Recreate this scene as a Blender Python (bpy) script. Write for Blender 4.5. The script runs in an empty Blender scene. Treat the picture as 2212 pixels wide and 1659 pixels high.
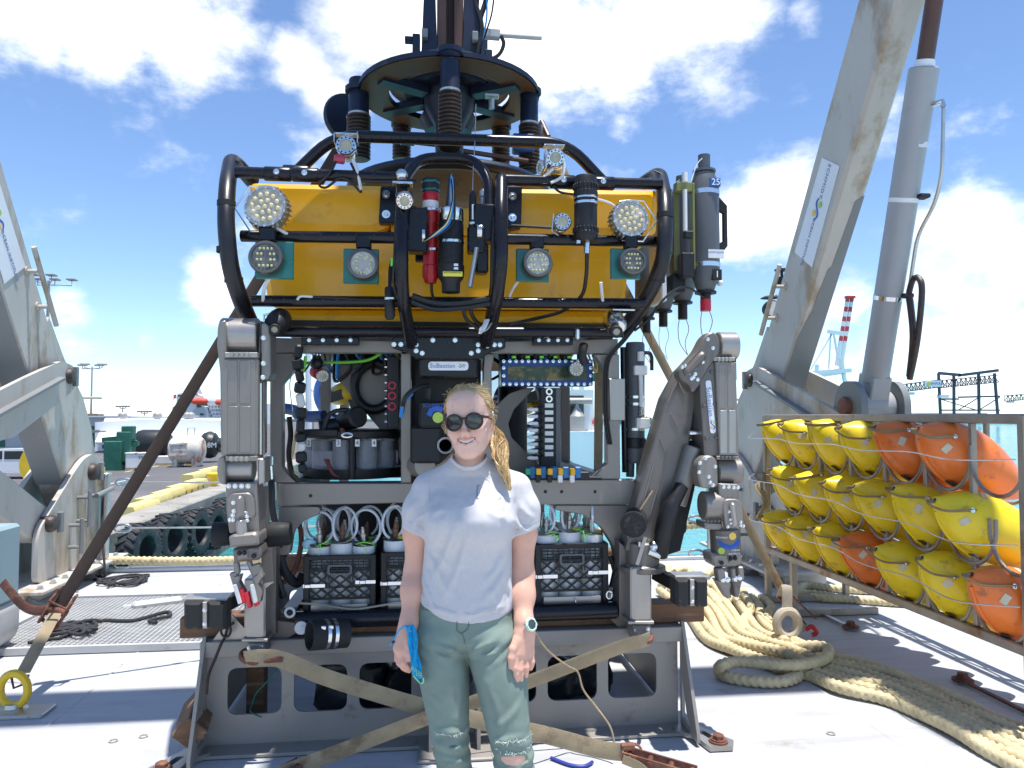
import bpy, math, random
import numpy as np
from mathutils import Vector, Matrix, Quaternion
from mathutils.geometry import tessellate_polygon
from mathutils import noise as mnoise

random.seed(7)
S = bpy.context.scene
COL = S.collection
R = math.radians
PI = math.pi

# ------------------------------------------------------------------ camera
CAM_H, FPX, CX, CY = 1.57, 1613.0, 1106.0, 829.5
PITCH, YAW = math.atan(68.5 / FPX), R(6.5)
cam_d = bpy.data.cameras.new('camera')
cam_d.sensor_width = 36.0
cam_d.lens = 36.0 * FPX / 2212.0
cam_d.clip_start, cam_d.clip_end = 0.05, 5000
cam = bpy.data.objects.new('camera', cam_d)
cam.location = (0, 0, CAM_H)
cam.rotation_euler = (R(90) + PITCH, 0, -YAW)
COL.objects.link(cam)
S.camera = cam

# ------------------------------------------------------------------ light
SUN = Vector((0.10, -0.10, 0.99)).normalized()          # towards the sun
sun_d = bpy.data.lights.new('sun', 'SUN')
sun_d.energy, sun_d.angle, sun_d.color = 5.0, R(0.53), (1.0, 0.965, 0.92)
sun = bpy.data.objects.new('sun', sun_d)
sun.rotation_euler = SUN.to_track_quat('Z', 'Y').to_euler()
sun.location = (0, 0, 30)
COL.objects.link(sun)
S.view_settings.view_transform = 'Standard'
S.view_settings.look = 'None'
S.view_settings.gamma = 1.0
S.view_settings.exposure = 0.5
S.view_settings.use_curve_mapping = False
S.cycles.max_bounces = 7
S.cycles.diffuse_bounces = 4
S.cycles.glossy_bounces = 4
S.cycles.transparent_max_bounces = 12
S.cycles.transmission_bounces = 6
S.cycles.use_denoising = True
S.cycles.use_adaptive_sampling = True
S.cycles.adaptive_threshold = 0.015


def ray(px, py):
 """direction through a point of the 2212 x 1659 picture, in ship axes (y aft, x to starboard)"""
 r, u = (px - CX) / FPX, -(py - CY) / FPX
 fw, up = math.cos(PITCH) - math.sin(PITCH) * u, math.sin(PITCH) + math.cos(PITCH) * u
 return Vector((r * math.cos(YAW) + fw * math.sin(YAW), -r * math.sin(YAW) + fw * math.cos(YAW), up))


EYE = Vector((0, 0, CAM_H))
def F(px, py, Y):
 d = ray(px, py); return EYE + d * (Y / d.y)
def G(px, py, z=0.0):
 d = ray(px, py); return EYE + d * ((z - CAM_H) / d.z)
def FX(px, py, X):
 d = ray(px, py); return EYE + d * (X / d.x)


# ------------------------------------------------------------------ sky
W = bpy.data.worlds.new('World'); S.world = W
W.use_nodes = True
wt = W.node_tree; wn, wl = wt.nodes, wt.links
wn.clear()
def N(t, **k):
 n = wn.new(t)
 for a, b in k.items(): setattr(n, a, b)
 return n
def mth(op, a, b=None, clamp=False):
 n = N('ShaderNodeMath', operation=op, use_clamp=clamp)
 for i, v in enumerate((a, b)):
  if v is None: continue
  if isinstance(v, (int, float)): n.inputs[i].default_value = v
  else: wl.new(v, n.inputs[i])
 return n.outputs[0]
sky = N('ShaderNodeTexSky', sky_type='NISHITA', sun_disc=False, sun_elevation=math.asin(SUN.z),
  sun_rotation=math.atan2(SUN.x, SUN.y), altitude=0, air_density=0.8, dust_density=0.0, ozone_density=2.5)
tc = N('ShaderNodeTexCoord')
# clouds stand where the photograph has them (soft bumps around directions) and carry on as scattered noise elsewhere
CLOUDS = [(60, 20, .075, 1), (220, 40, .085, 1), (380, 60, .08, .95), (500, 40, .06, .7), (250, 120, .05, .5),
   (660, 130, .055, .9), (760, 60, .08, 1), (700, 200, .05, .8), (880, 40, .12, 1.1), (1050, 60, .12, 1.1), (1200, 90, .11, 1.05), (1330, 70, .10, 1), (1480, 30, .10, 1), (1570, 20, .08, .85),
   (1190, 205, .04, .75), (1350, 280, .028, .5), (1290, 120, .07, .8), (720, 290, .04, .45),
   (1660, 450, .085, 1), (1730, 440, .06, .9), (1600, 500, .06, .9), (2120, 520, .085, 1.05), (2040, 580, .07, .95), (2200, 560, .08, 1), (2150, 640, .06, .8),
   (1830, 640, .05, .7), (1740, 30, .03, .55), (460, 615, .042, .95), (440, 590, .03, .8), (150, 670, .038, .75), (130, 720, .035, .6), (320, 740, .018, .35),
   (2100, 740, .09, .85), (1950, 720, .07, .75), (1780, 760, .06, .6), (2230, 730, .08, .8)]
acc = None
for (px, py, w, k) in CLOUDS:
 c = ray(px, py).normalized()
 dp = N('ShaderNodeVectorMath', operation='DISTANCE')
 wl.new(tc.outputs['Generated'], dp.inputs[0]); dp.inputs[1].default_value = c
 mr = N('ShaderNodeMapRange', interpolation_type='SMOOTHERSTEP')
 wl.new(dp.outputs['Value'], mr.inputs[0])
 mr.inputs[1].default_value, mr.inputs[2].default_value = w * 1.45, 0.0
 mr.inputs[3].default_value, mr.inputs[4].default_value = 0.0, k
 acc = mr.outputs[0] if acc is None else mth('MAXIMUM', acc, mr.outputs[0])
def fbm(scale, det, rough, off):
 mp = N('ShaderNodeMapping'); mp.inputs['Location'].default_value = off
 mp.inputs['Scale'].default_value = (1, 1, 1.7)
 wl.new(tc.outputs['Generated'], mp.inputs[0])
 nz = N('ShaderNodeTexNoise'); nz.inputs['Scale'].default_value = scale
 nz.inputs['Detail'].default_value = det; nz.inputs['Roughness'].default_value = rough
 wl.new(mp.outputs[0], nz.inputs['Vector']); return nz.outputs['Fac']
n1, n2 = fbm(9, 10, .62, (1.3, .4, .2)), fbm(2.6, 4, .5, (4.1, 2.2, .7))
base = mth('MULTIPLY', mth('SUBTRACT', n2, .60), 2.2)                       # scattered cover outside the picture
sepw = N('ShaderNodeSeparateXYZ'); wl.new(tc.outputs['Generated'], sepw.inputs[0])
dens = mth('ADD', mth('MAXIMUM', acc, base), mth('MULTIPLY', mth('SUBTRACT', n1, .5), 2.3))
mask = N('ShaderNodeMapRange', interpolation_type='SMOOTHSTEP')
wl.new(dens, mask.inputs[0]); mask.inputs[1].default_value, mask.inputs[2].default_value = .12, 1.12
shade = fbm(5, 6, .55, (7, 1, 3))
cl = N('ShaderNodeMix', data_type='RGBA')
cl.inputs[6].default_value, cl.inputs[7].default_value = (5.3, 5.6, 6.1, 1), (8.8, 8.85, 8.9, 1)
sm = N('ShaderNodeMapRange'); wl.new(shade, sm.inputs[0]); sm.inputs[1].default_value, sm.inputs[2].default_value = .35, .6
wl.new(sm.outputs[0], cl.inputs[0])
mix = N('ShaderNodeMix', data_type='RGBA')
tint = N('ShaderNodeMix', data_type='RGBA', blend_type='MULTIPLY')
tint.inputs[0].default_value = 1.0; tint.inputs[7].default_value = (1.0, 1.06, 1.13, 1); wl.new(sky.outputs[0], tint.inputs[6])
wl.new(mask.outputs[0], mix.inputs[0]); wl.new(tint.outputs[2], mix.inputs[6]); wl.new(cl.outputs[2], mix.inputs[7])
bg = N('ShaderNodeBackground'); bg.inputs[1].default_value = 0.145
wl.new(mix.outputs[2], bg.inputs[0])
wo = N('ShaderNodeOutputWorld'); wl.new(bg.outputs[0], wo.inputs[0])


# ------------------------------------------------------------------ materials
MATS = {}
def mat(name, col, rough=.5, metal=0.0, var=.12, scale=6.0, bump=0.0, bscale=60.0, dirt=None, damt=.0, dscale=3.0, spec=.5,
  coat=0.0, trans=0.0, alpha=1.0, emit=None, stretch=None, rvar=.15, sss=0.0, ior=1.45):
 m = bpy.data.materials.new(name); m.use_nodes = True
 nt = m.node_tree; nd, lk = nt.nodes, nt.links
 b = nd['Principled BSDF']
 b.inputs['Roughness'].default_value = rough
 b.inputs['Metallic'].default_value = metal
 b.inputs['Specular IOR Level'].default_value = spec
 b.inputs['Coat Weight'].default_value = coat
 b.inputs['Coat Roughness'].default_value = .08
 b.inputs['Transmission Weight'].default_value = trans
 b.inputs['IOR'].default_value = ior
 b.inputs['Alpha'].default_value = alpha
 if sss:
  b.inputs['Subsurface Weight'].default_value = sss
  b.inputs['Subsurface Radius'].default_value = (1, .35, .2)
  b.inputs['Subsurface Scale'].default_value = .006
 c4 = (*col, 1)
 b.inputs['Base Color'].default_value = c4
 if emit:
  b.inputs['Emission Color'].default_value = (*emit[0], 1); b.inputs['Emission Strength'].default_value = emit[1]
 t = nd.new('ShaderNodeTexCoord'); oi = nd.new('ShaderNodeObjectInfo')
 vm = nd.new('ShaderNodeVectorMath'); vm.operation = 'MULTIPLY_ADD'
 lk.new(oi.outputs['Random'], vm.inputs[0]); vm.inputs[1].default_value = (31, 17, 23); lk.new(t.outputs['Object'], vm.inputs[2])
 vec = vm.outputs[0]
 if stretch:
  mp = nd.new('ShaderNodeMapping'); mp.inputs['Scale'].default_value = stretch
  lk.new(vec, mp.inputs[0]); vec = mp.outputs[0]
 def noise(sc, det=5, ro=.6):
  n = nd.new('ShaderNodeTexNoise'); n.inputs['Scale'].default_value = sc
  n.inputs['Detail'].default_value = det; n.inputs['Roughness'].default_value = ro
  lk.new(vec, n.inputs['Vector']); return n.outputs['Fac']
 cur = None
 if var > 0:
  n = noise(scale)
  mx = nd.new('ShaderNodeMix'); mx.data_type = 'RGBA'
  mx.inputs[6].default_value = (*[c * (1 - var) for c in col], 1)
  mx.inputs[7].default_value = (*[min(1, c * (1 + var)) for c in col], 1)
  mr = nd.new('ShaderNodeMapRange'); lk.new(n, mr.inputs[0]); mr.inputs[1].default_value, mr.inputs[2].default_value = .3, .7
  lk.new(mr.outputs[0], mx.inputs[0]); cur = mx.outputs[2]
  if rvar:
   rr = nd.new('ShaderNodeMapRange'); lk.new(n, rr.inputs[0])
   rr.inputs[1].default_value, rr.inputs[2].default_value = .3, .7
   rr.inputs[3].default_value, rr.inputs[4].default_value = max(.02, rough - rvar * rough), min(1, rough + rvar * rough)
   lk.new(rr.outputs[0], b.inputs['Roughness'])
 if dirt:
  n = noise(dscale, 9, .68)
  mr = nd.new('ShaderNodeMapRange'); lk.new(n, mr.inputs[0])
  mr.inputs[1].default_value, mr.inputs[2].default_value = .72 - damt * .45, .80 - damt * .35
  mx = nd.new('ShaderNodeMix'); mx.data_type = 'RGBA'
  if cur is None: mx.inputs[6].default_value = c4
  else: lk.new(cur, mx.inputs[6])
  mx.inputs[7].default_value = (*dirt, 1)
  lk.new(mr.outputs[0], mx.inputs[0]); cur = mx.outputs[2]
 if cur is not None: lk.new(cur, b.inputs['Base Color'])
 if bump > 0:
  n = noise(bscale, 4, .6)
  bp = nd.new('ShaderNodeBump'); bp.inputs['Strength'].default_value = bump; bp.inputs['Distance'].default_value = .01
  lk.new(n, bp.inputs['Height']); lk.new(bp.outputs[0], b.inputs['Normal'])
 MATS[name] = m
 return m


# ------------------------------------------------------------------ mesh helpers
def V(*a): return Vector(a)
def frame(axis, up=None):
 z = Vector(axis).normalized()
 u = Vector(up) if up is not None else (Vector((0, 0, 1)) if abs(z.z) < .95 else Vector((0, 1, 0)))
 x = u.cross(z)
 if x.length < 1e-6: x = Vector((1, 0, 0)).cross(z)
 x.normalize()
 return x, z.cross(x), z
def catmull(pts, k=6, closed=False):
 P = [Vector(p) for p in pts]; n = len(P); out = []
 if n < 3: return P
 rng = n if closed else n - 1
 for i in range(rng):
  if closed: a, b, c, d = P[(i - 1) % n], P[i], P[(i + 1) % n], P[(i + 2) % n]
  else: a, b, c, d = P[max(i - 1, 0)], P[i], P[i + 1], P[min(i + 2, n - 1)]
  for j in range(k):
   t = j / k
   out.append(.5 * ((2 * b) + (c - a) * t + (2 * a - 5 * b + 4 * c - d) * t * t + (3 * b - a - 3 * c + d) * t ** 3))
 if not closed: out.append(P[-1])
 return out
def fillet(pts, r, k=5, closed=False):
 P = [Vector(p) for p in pts]; n = len(P); out = []
 for i in range(n):
  if not closed and i in (0, n - 1): out.append(P[i]); continue
  a, b, c = P[(i - 1) % n], P[i], P[(i + 1) % n]
  ri = r[i] if isinstance(r, (list, tuple)) else r
  d1, d2 = a - b, c - b
  q = min(ri, d1.length * .48, d2.length * .48)
  if q < 1e-6: out.append(b); continue
  s, e = b + d1.normalized() * q, b + d2.normalized() * q
  for j in range(k + 1):
   t = j / k; out.append(s * (1 - t) ** 2 + b * 2 * t * (1 - t) + e * t * t)
 return out


class MB:
 def __init__(s): s.v, s.f = [], []
 def add(s, vs, fs):
  o = len(s.v); s.v += [Vector(v) for v in vs]; s.f += [tuple(i + o for i in f) for f in fs]; return s
 def box(s, c, d, ch=0.0, rot=None):
  hx, hy, hz = d[0] / 2, d[1] / 2, d[2] / 2
  if ch <= 0:
   vs = [Vector((x * hx, y * hy, z * hz)) for x in (-1, 1) for y in (-1, 1) for z in (-1, 1)]
   fs = [(0, 1, 3, 2), (4, 6, 7, 5), (0, 4, 5, 1), (2, 3, 7, 6), (0, 2, 6, 4), (1, 5, 7, 3)]
  else:
   ch = min(ch, hx * .95, hy * .95, hz * .95)
   vs, idx = [], {}
   for x in (-1, 1):
    for y in (-1, 1):
     for z in (-1, 1):
      for a in range(3):
       p = [x * (hx - ch), y * (hy - ch), z * (hz - ch)]; p[a] = (x * hx, y * hy, z * hz)[a]
       idx[(x, y, z, a)] = len(vs); vs.append(Vector(p))
   fs = []
   for sg in (-1, 1):
    q = [(-1, -1), (1, -1), (1, 1), (-1, 1)]
    if sg < 0: q = q[::-1]
    fs.append(tuple(idx[(sg, a, b, 0)] for a, b in q))
    fs.append(tuple(idx[(b, sg, a, 1)] for a, b in q))
    fs.append(tuple(idx[(a, b, sg, 2)] for a, b in q))
   for a in (-1, 1):
    for b in (-1, 1):
     fs.append((idx[(-1, a, b, 1)], idx[(1, a, b, 1)], idx[(1, a, b, 2)], idx[(-1, a, b, 2)]))
     fs.append((idx[(a, -1, b, 0)], idx[(a, 1, b, 0)], idx[(a, 1, b, 2)], idx[(a, -1, b, 2)]))
     fs.append((idx[(a, b, -1, 0)], idx[(a, b, 1, 0)], idx[(a, b, 1, 1)], idx[(a, b, -1, 1)]))
     for cc in (-1, 1): fs.append((idx[(a, b, cc, 0)], idx[(a, b, cc, 1)], idx[(a, b, cc, 2)]))
  c = Vector(c)
  if rot is not None: vs = [rot @ v for v in vs]
  return s.add([c + v for v in vs], fs)
 def beam(s, a, b, w, h, up=(0, 0, 1), ch=0.0):
  """box from a to b; w across, h along up"""
  a, b = Vector(a), Vector(b); x, y, z = frame(b - a, up)
  M = Matrix((x, y, z)).transposed()
  return s.box((a + b) / 2, (w, h, (b - a).length), ch, M)
 def ext(s, pts, vec):
  """polygon pts (3d, planar) extruded by vec"""
  P = [Vector(p) for p in pts]; n = len(P); vec = Vector(vec)
  tr = [tuple(t) for t in tessellate_polygon([P])]
  return s.add(P + [p + vec for p in P], tr + [tuple(i + n for i in t[::-1]) for t in tr] + [(i, (i + 1) % n, n + (i + 1) % n, n + i) for i in range(n)])
 def plate(s, outer, holes, vec):
  """planar polygon with holes, thickness vec"""
  loops = [[Vector(p) for p in l] for l in [outer] + list(holes)]; vec = Vector(vec)
  tris = tessellate_polygon(loops)
  flat = [p for l in loops for p in l]; n = len(flat)
  s_v = flat + [p + vec for p in flat]
  fs = [tuple(t) for t in tris] + [tuple(i + n for i in t[::-1]) for t in tris]
  o = 0
  for l in loops:
   k = len(l)
   for i in range(k): fs.append((o + i, o + (i + 1) % k, n + o + (i + 1) % k, n + o + i))
   o += k
  return s.add(s_v, fs)
 def tube(s, pts, r, n=10, closed=False, caps=True, flat=None):
  P = [Vector(p) for p in pts]; m = len(P)
  if m < 2: return s
  tan = []
  for i in range(m):
   if closed: t = P[(i + 1) % m] - P[(i - 1) % m]
   else: t = P[min(i + 1, m - 1)] - P[max(i - 1, 0)]
   tan.append(t.normalized() if t.length > 1e-9 else Vector((0, 0, 1)))
  x, y, _ = frame(tan[0], flat); vs = []
  for i in range(m):
   t = tan[i]
   if i:
    x = x - t * x.dot(t)
    if x.length < 1e-6: x, _, _ = frame(t)
    x.normalize()
   y = t.cross(x)
   rr = r[i] if isinstance(r, list) else r
   rx, ry = rr if isinstance(rr, tuple) else (rr, rr)
   for j in range(n):
    a = 2 * PI * j / n; vs.append(P[i] + x * (rx * math.cos(a)) + y * (ry * math.sin(a)))
  fs = []
  for i in range(m if closed else m - 1):
   k = (i + 1) % m
   for j in range(n): fs.append((i * n + j, i * n + (j + 1) % n, k * n + (j + 1) % n, k * n + j))
  if caps and not closed: fs += [tuple(range(n))[::-1], tuple((m - 1) * n + j for j in range(n))]
  return s.add(vs, fs)
 def lathe(s, prof, o, axis, n=20, up=None, arc=None):
  """prof = [(r, h)] turned about axis through o"""
  x, y, z = frame(axis, up); o = Vector(o); vs, fs = [], []
  m = len(prof)
  for (r, h) in prof:
   for j in range(n):
    a = 2 * PI * j / n; vs.append(o + z * h + x * (r * math.cos(a)) + y * (r * math.sin(a)))
  for i in range(m - 1):
   for j in range(n): fs.append((i * n + j, i * n + (j + 1) % n, (i + 1) * n + (j + 1) % n, (i + 1) * n + j))
  a, b = prof[0], prof[-1]
  if m >= 4 and a[0] == b[0] and (a == b or prof[1][1] == a[1]):          # a ring: close it on itself, no caps
   if a != b: fs += [((m - 1) * n + j, (m - 1) * n + (j + 1) % n, (j + 1) % n, j) for j in range(n)]
   return s.add(vs, fs)
  if a[0] > 1e-6: fs.append(tuple(range(n))[::-1])
  if b[0] > 1e-6: fs.append(tuple((m - 1) * n + j for j in range(n)))
  return s.add(vs, fs)
 def cyl(s, a, b, r, n=16, ch=0.0):
  a, b = Vector(a), Vector(b); L = (b - a).length
  if ch > 0: return s.lathe([(r - ch, 0), (r, ch), (r, L - ch), (r - ch, L)], a, b - a, n)
  return s.lathe([(r, 0), (r, L)], a, b - a, n)
 def ball(s, c, r, n=12, sc=(1, 1, 1)):
  c = Vector(c); o = len(s.v); k = n // 2
  prof = [(max(1e-7, math.sin(PI * i / k)), -math.cos(PI * i / k)) for i in range(k + 1)]
  s.lathe([(p[0] * r, p[1] * r) for p in prof], (0, 0, 0), (0, 0, 1), n)
  for i in range(o, len(s.v)): q = s.v[i]; s.v[i] = c + Vector((q.x * sc[0], q.y * sc[1], q.z * sc[2]))
  return s
 def bolt(s, c, axis, r=.012, h=.01):
  x, y, z = frame(axis); c = Vector(c)
  s.lathe([(r * 1.35, 0), (r * 1.35, h * .25)], c, z, 10)
  s.lathe([(r, h * .2), (r, h * .85), (r * .8, h)], c, z, 6)
  return s
 def xf(s, M):
  s.v = [M @ v for v in s.v]; return s
 def build(s, name, material, parent=None, smooth=True, angle=35):
  root = parent
  while root is not None and root.parent is not None: root = root.parent
  off = root.location if root is not None else Vector((0, 0, 0))
  me = bpy.data.meshes.new(name)
  me.from_pydata([tuple(v - off) for v in s.v], [], s.f)
  me.validate(verbose=False)
  import bmesh as _b
  bm = _b.new(); bm.from_mesh(me); _b.ops.recalc_face_normals(bm, faces=bm.faces); bm.to_mesh(me); bm.free()
  if smooth:
   me.polygons.foreach_set('use_smooth', [True] * len(me.polygons))
   me.set_sharp_from_angle(angle=R(angle))
  me.materials.append(MATS[material] if isinstance(material, str) else material)
  ob = bpy.data.objects.new(name, me); COL.objects.link(ob)
  if parent is not None: ob.parent = parent
  else: set_origin(ob)
  return ob
def set_origin(ob):
 me = ob.data
 if not me.vertices: return
 n = len(me.vertices); a = np.empty(n * 3, np.float32); me.vertices.foreach_get('co', a); a = a.reshape(-1, 3)
 c = np.array([(a[:, 0].min() + a[:, 0].max()) / 2, (a[:, 1].min() + a[:, 1].max()) / 2, a[:, 2].min()])
 a -= c; me.vertices.foreach_set('co', a.ravel().astype(np.float32)); me.update(); ob.location = tuple(c)
def tag(o, label, cat, group=None):
 o['label'] = label; o['category'] = cat
 if group: o['group'] = group
 return o
def thing(name, label, cat, loc=(0, 0, 0), group=None):
 o = bpy.data.objects.new(name, None); o.empty_display_size = .1
 o.location = loc; COL.objects.link(o); return tag(o, label, cat, group)
def struct(o, kind='structure'):
 o['kind'] = kind; return o
def copy_tree(o, parent=None):
 c = o.copy(); COL.objects.link(c)
 if parent is not None: c.parent = parent
 for ch in list(o.children): copy_tree(ch, c)
 return c
FONTS = {}
def text_mesh(txt, size=1.0, depth=.002, align='CENTER', spacing=1.0):
 """MB of flat lettering in the xy plane, centred at the origin"""
 cu = bpy.data.curves.new('t', 'FONT'); cu.body = txt; cu.size = size; cu.extrude = depth / 2
 cu.align_x, cu.align_y = align, 'CENTER'; cu.resolution_u = 3; cu.space_character = spacing
 ob = bpy.data.objects.new('t', cu); COL.objects.link(ob)
 dg = bpy.context.evaluated_depsgraph_get()
 me = bpy.data.meshes.new_from_object(ob.evaluated_get(dg))
 m = MB(); m.add([v.co.copy() for v in me.vertices], [tuple(p.vertices) for p in me.polygons])
 bpy.data.objects.remove(ob); bpy.data.meshes.remove(me); bpy.data.curves.remove(cu)
 return m
def lettering(txt, c, right, up, size, m, parent, name='lettering', depth=.002, spacing=1.0):
 t = text_mesh(txt, size, depth, spacing=spacing); x, y = Vector(right).normalized(), Vector(up).normalized(); z = x.cross(y)
 M = Matrix.Translation(Vector(c)) @ Matrix((x, y, z)).transposed().to_4x4()
 return t.xf(M).build(name, m, parent, smooth=False)
def slab(m, pts, Y, depth):
 """outline through picture points at ship distance Y, extruded aft"""
 return m.ext([F(a, b, Y) for a, b in pts], (0, depth, 0))

# ------------------------------------------------------------------ material list
mat('deck_base', (.5, .5, .5))
def deck_paint():
 m = mat('deck_paint', (.455, .462, .475), .62, var=.07, scale=1.2, dirt=(.33, .30, .26), damt=.22, dscale=2.6, bump=.25, bscale=140, rvar=.2)
 nt = m.node_tree; nd, lk = nt.nodes, nt.links; b = nd['Principled BSDF']
 src = b.inputs['Base Color'].links[0].from_socket
 t = nd.new('ShaderNodeTexCoord')
 mp = nd.new('ShaderNodeMapping'); mp.inputs['Scale'].default_value = (.5, 3.5, 1); mp.inputs['Rotation'].default_value = (0, 0, .5)
 lk.new(t.outputs['Object'], mp.inputs[0])
 n = nd.new('ShaderNodeTexNoise'); n.inputs['Scale'].default_value = 3; n.inputs['Detail'].default_value = 8; n.inputs['Roughness'].default_value = .7
 lk.new(mp.outputs[0], n.inputs['Vector'])
 mr = nd.new('ShaderNodeMapRange'); lk.new(n.outputs['Fac'], mr.inputs[0])
 mr.inputs[1].default_value, mr.inputs[2].default_value, mr.inputs[3].default_value, mr.inputs[4].default_value = .47, .75, 0, .62
 mx = nd.new('ShaderNodeMix'); mx.data_type = 'RGBA'; lk.new(mr.outputs[0], mx.inputs[0]); lk.new(src, mx.inputs[6]); mx.inputs[7].default_value = (.30, .29, .285, 1)
 vo = nd.new('ShaderNodeTexVoronoi'); vo.inputs['Scale'].default_value = 2.3; lk.new(t.outputs['Object'], vo.inputs['Vector'])
 n2 = nd.new('ShaderNodeTexNoise'); n2.inputs['Scale'].default_value = 40; n2.inputs['Detail'].default_value = 6; lk.new(t.outputs['Object'], n2.inputs['Vector'])
 ad = nd.new('ShaderNodeMath'); ad.operation = 'MULTIPLY_ADD'; lk.new(n2.outputs['Fac'], ad.inputs[0]); ad.inputs[1].default_value = .10; lk.new(vo.outputs['Distance'], ad.inputs[2])
 m2 = nd.new('ShaderNodeMapRange'); lk.new(ad.outputs[0], m2.inputs[0]); m2.inputs[1].default_value, m2.inputs[2].default_value, m2.inputs[3].default_value, m2.inputs[4].default_value = .075, .12, .8, 0
 m3 = nd.new('ShaderNodeMix'); m3.data_type = 'RGBA'; lk.new(m2.outputs[0], m3.inputs[0]); lk.new(mx.outputs[2], m3.inputs[6]); m3.inputs[7].default_value = (.30, .21, .14, 1)
 lk.new(m3.outputs[2], b.inputs['Base Color'])
deck_paint()
mat('sea', (.05, .30, .32), .12, var=.25, scale=.05, bump=.9, bscale=1.1, spec=.5)
MATS['sea'].node_tree.nodes['Bump'].inputs['Distance'].default_value = .5
mat('asphalt', (.115, .11, .112), .85, var=.18, scale=.35, dirt=(.17, .165, .16), damt=.35, dscale=.2, bump=.3, bscale=30)
mat('quay_concrete', (.31, .29, .25), .8, var=.2, scale=.8, dirt=(.22, .2, .18), damt=.5, dscale=.9, bump=.3, bscale=20)
mat('quay_face', (.2, .19, .17), .85, var=.3, scale=.7, dirt=(.08, .08, .07), damt=.6, dscale=.6, bump=.4, bscale=12)
mat('line_paint', (.6, .6, .58), .7, var=.2, scale=2)
mat('rubber_tyre', (.022, .022, .024), .6, var=.3, scale=4, dirt=(.07, .065, .06), damt=.4, dscale=3, bump=.3, bscale=30)
mat('barrier_yellow', (.72, .60, .22), .7, var=.12, scale=1.5, dirt=(.5, .46, .33), damt=.35, dscale=1.5)
mat('yellow_paint', (.78, .52, .03), .45, var=.1, scale=3, dirt=(.4, .3, .1), damt=.15)
mat('buoy_black', (.025, .028, .03), .45, var=.2, scale=1)
mat('rusty_white', (.66, .60, .52), .65, var=.1, scale=1.5, dirt=(.33, .13, .05), damt=.42, dscale=.9, stretch=(1, 1, .35))
mat('green_machine', (.02, .12, .08), .5, var=.2, scale=2)
mat('white_plastic', (.74, .73, .70), .5, var=.06, scale=2, dirt=(.5, .46, .4), damt=.15)
mat('tent_white', (.80, .81, .83), .7, var=.04, scale=.4)
mat('hull_white', (.76, .79, .79), .4, var=.05, scale=.3)
mat('hull_teal', (.05, .22, .20), .4, var=.1, scale=.3)
mat('ship_bluegrey', (.42, .52, .55), .5, var=.05, scale=.2)
mat('window_dark', (.03, .035, .04), .15, var=0)
mat('boat_red', (.72, .10, .05), .45, var=.08, scale=1)
mat('crane_white', (.72, .73, .74), .5, var=.05, scale=.5)
mat('crane_red', (.62, .05, .05), .5, var=.05, scale=.5)
mat('crane_dark', (.055, .075, .10), .5, var=.1, scale=.5)
mat('far_land', (.22, .23, .21), .9, var=.3, scale=.03)
mat('shed_white', (.70, .71, .72), .6, var=.06, scale=.1)
mat('far_green', (.06, .09, .04), .9, var=.4, scale=.1)
mat('pole_metal', (.35, .33, .31), .5, metal=.3, var=.1)
mat('wood_box', (.52, .36, .16), .7, var=.15, scale=3)
mat('cardboard_white', (.72, .70, .66), .7, var=.06)
mat('car_white', (.8, .8, .8), .25, coat=.5, var=0)
mat('ink_blue', (.03, .05, .30), .5, var=0)
mat('ink_black', (.02, .02, .02), .5, var=0)
mat('ink_white', (.85, .85, .85), .5, var=0)

# ------------------------------------------------------------------ sea, quay, deck
m = MB(); m.add([(-900, -400, -4.4), (1500, -400, -4.4), (1500, 2600, -4.4), (-900, 2600, -4.4)], [(0, 1, 2, 3)])
struct(m.build('sea', 'sea', smooth=False))
QX, QZ = -8.75, -2.0
m = MB(); m.box((QX - 1.2 - 130, 200, QZ - 3), (260, 480, 6)); struct(m.build('quay_ground', 'asphalt', smooth=False))
qc = MB()
y = -30.0
k = 0
while y < 420:
 L = 6.0 if y < 90 else 110
 qc.box((QX - .6, y + L / 2, QZ - .55), (1.2, L - .02, 1.7), .05)
 y += L
qc = struct(qc.build('quay_kerb', 'quay_concrete'))
m = MB(); m.box((QX - .45, 195, QZ - 3.2), (.75, 450, 3.6)); m.build('quay_wall_face', 'quay_face', qc, smooth=False)
for i, (x, y0, y1) in enumerate([(-16.5, 36, 47), (-19, 50, 56), (-14.5, 26, 32), (-22, 60, 70)]):
 m = MB(); m.add([(x - .07, y0, QZ + .004), (x + .07, y0, QZ + .004), (x + .07, y1, QZ + .004), (x - .07, y1, QZ + .004)], [(0, 1, 2, 3)])
 struct(m.build('road_marking', 'line_paint', smooth=False))

STERN = 8.02
deck = MB()
deck.box((0, (STERN - 16) / 2, -.06), (17.0, STERN + 16, .12))
deck = struct(deck.build('deck', 'deck_paint', smooth=False))
m = MB(); m.box((0, STERN - .12, -2.1), (16.96, .2, 3.95)); m.build('stern_plate', mat('hull_grey', (.10, .22, .42), .4, var=.1, scale=.4), deck, smooth=False)
m = MB(); m.box((0, STERN - .045, .022), (17, .09, .044), .01); m.build('deck_edge_strip', mat('edge_paint', (.55, .60, .66), .5, var=.1, scale=2), deck)
for x0, y0, x1, y1 in ((-8, 5.02, 8, 5.02), (-8, 2.6, 8, 2.6), (-1.9, -4, -1.9, 8), (2.25, -4, 2.25, 8)):
 m = MB(); a, b2 = V(x0, y0, .0), V(x1, y1, .0); n = 60; m.tube([a.lerp(b2, k / n) + V(.002 * math.sin(k * 2.1), .002 * math.cos(k * 1.7), 0) for k in range(n + 1)], (.010, .004), 6, flat=(0, 0, 1)); m.build('weld_seam', 'deck_paint', deck)
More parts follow.
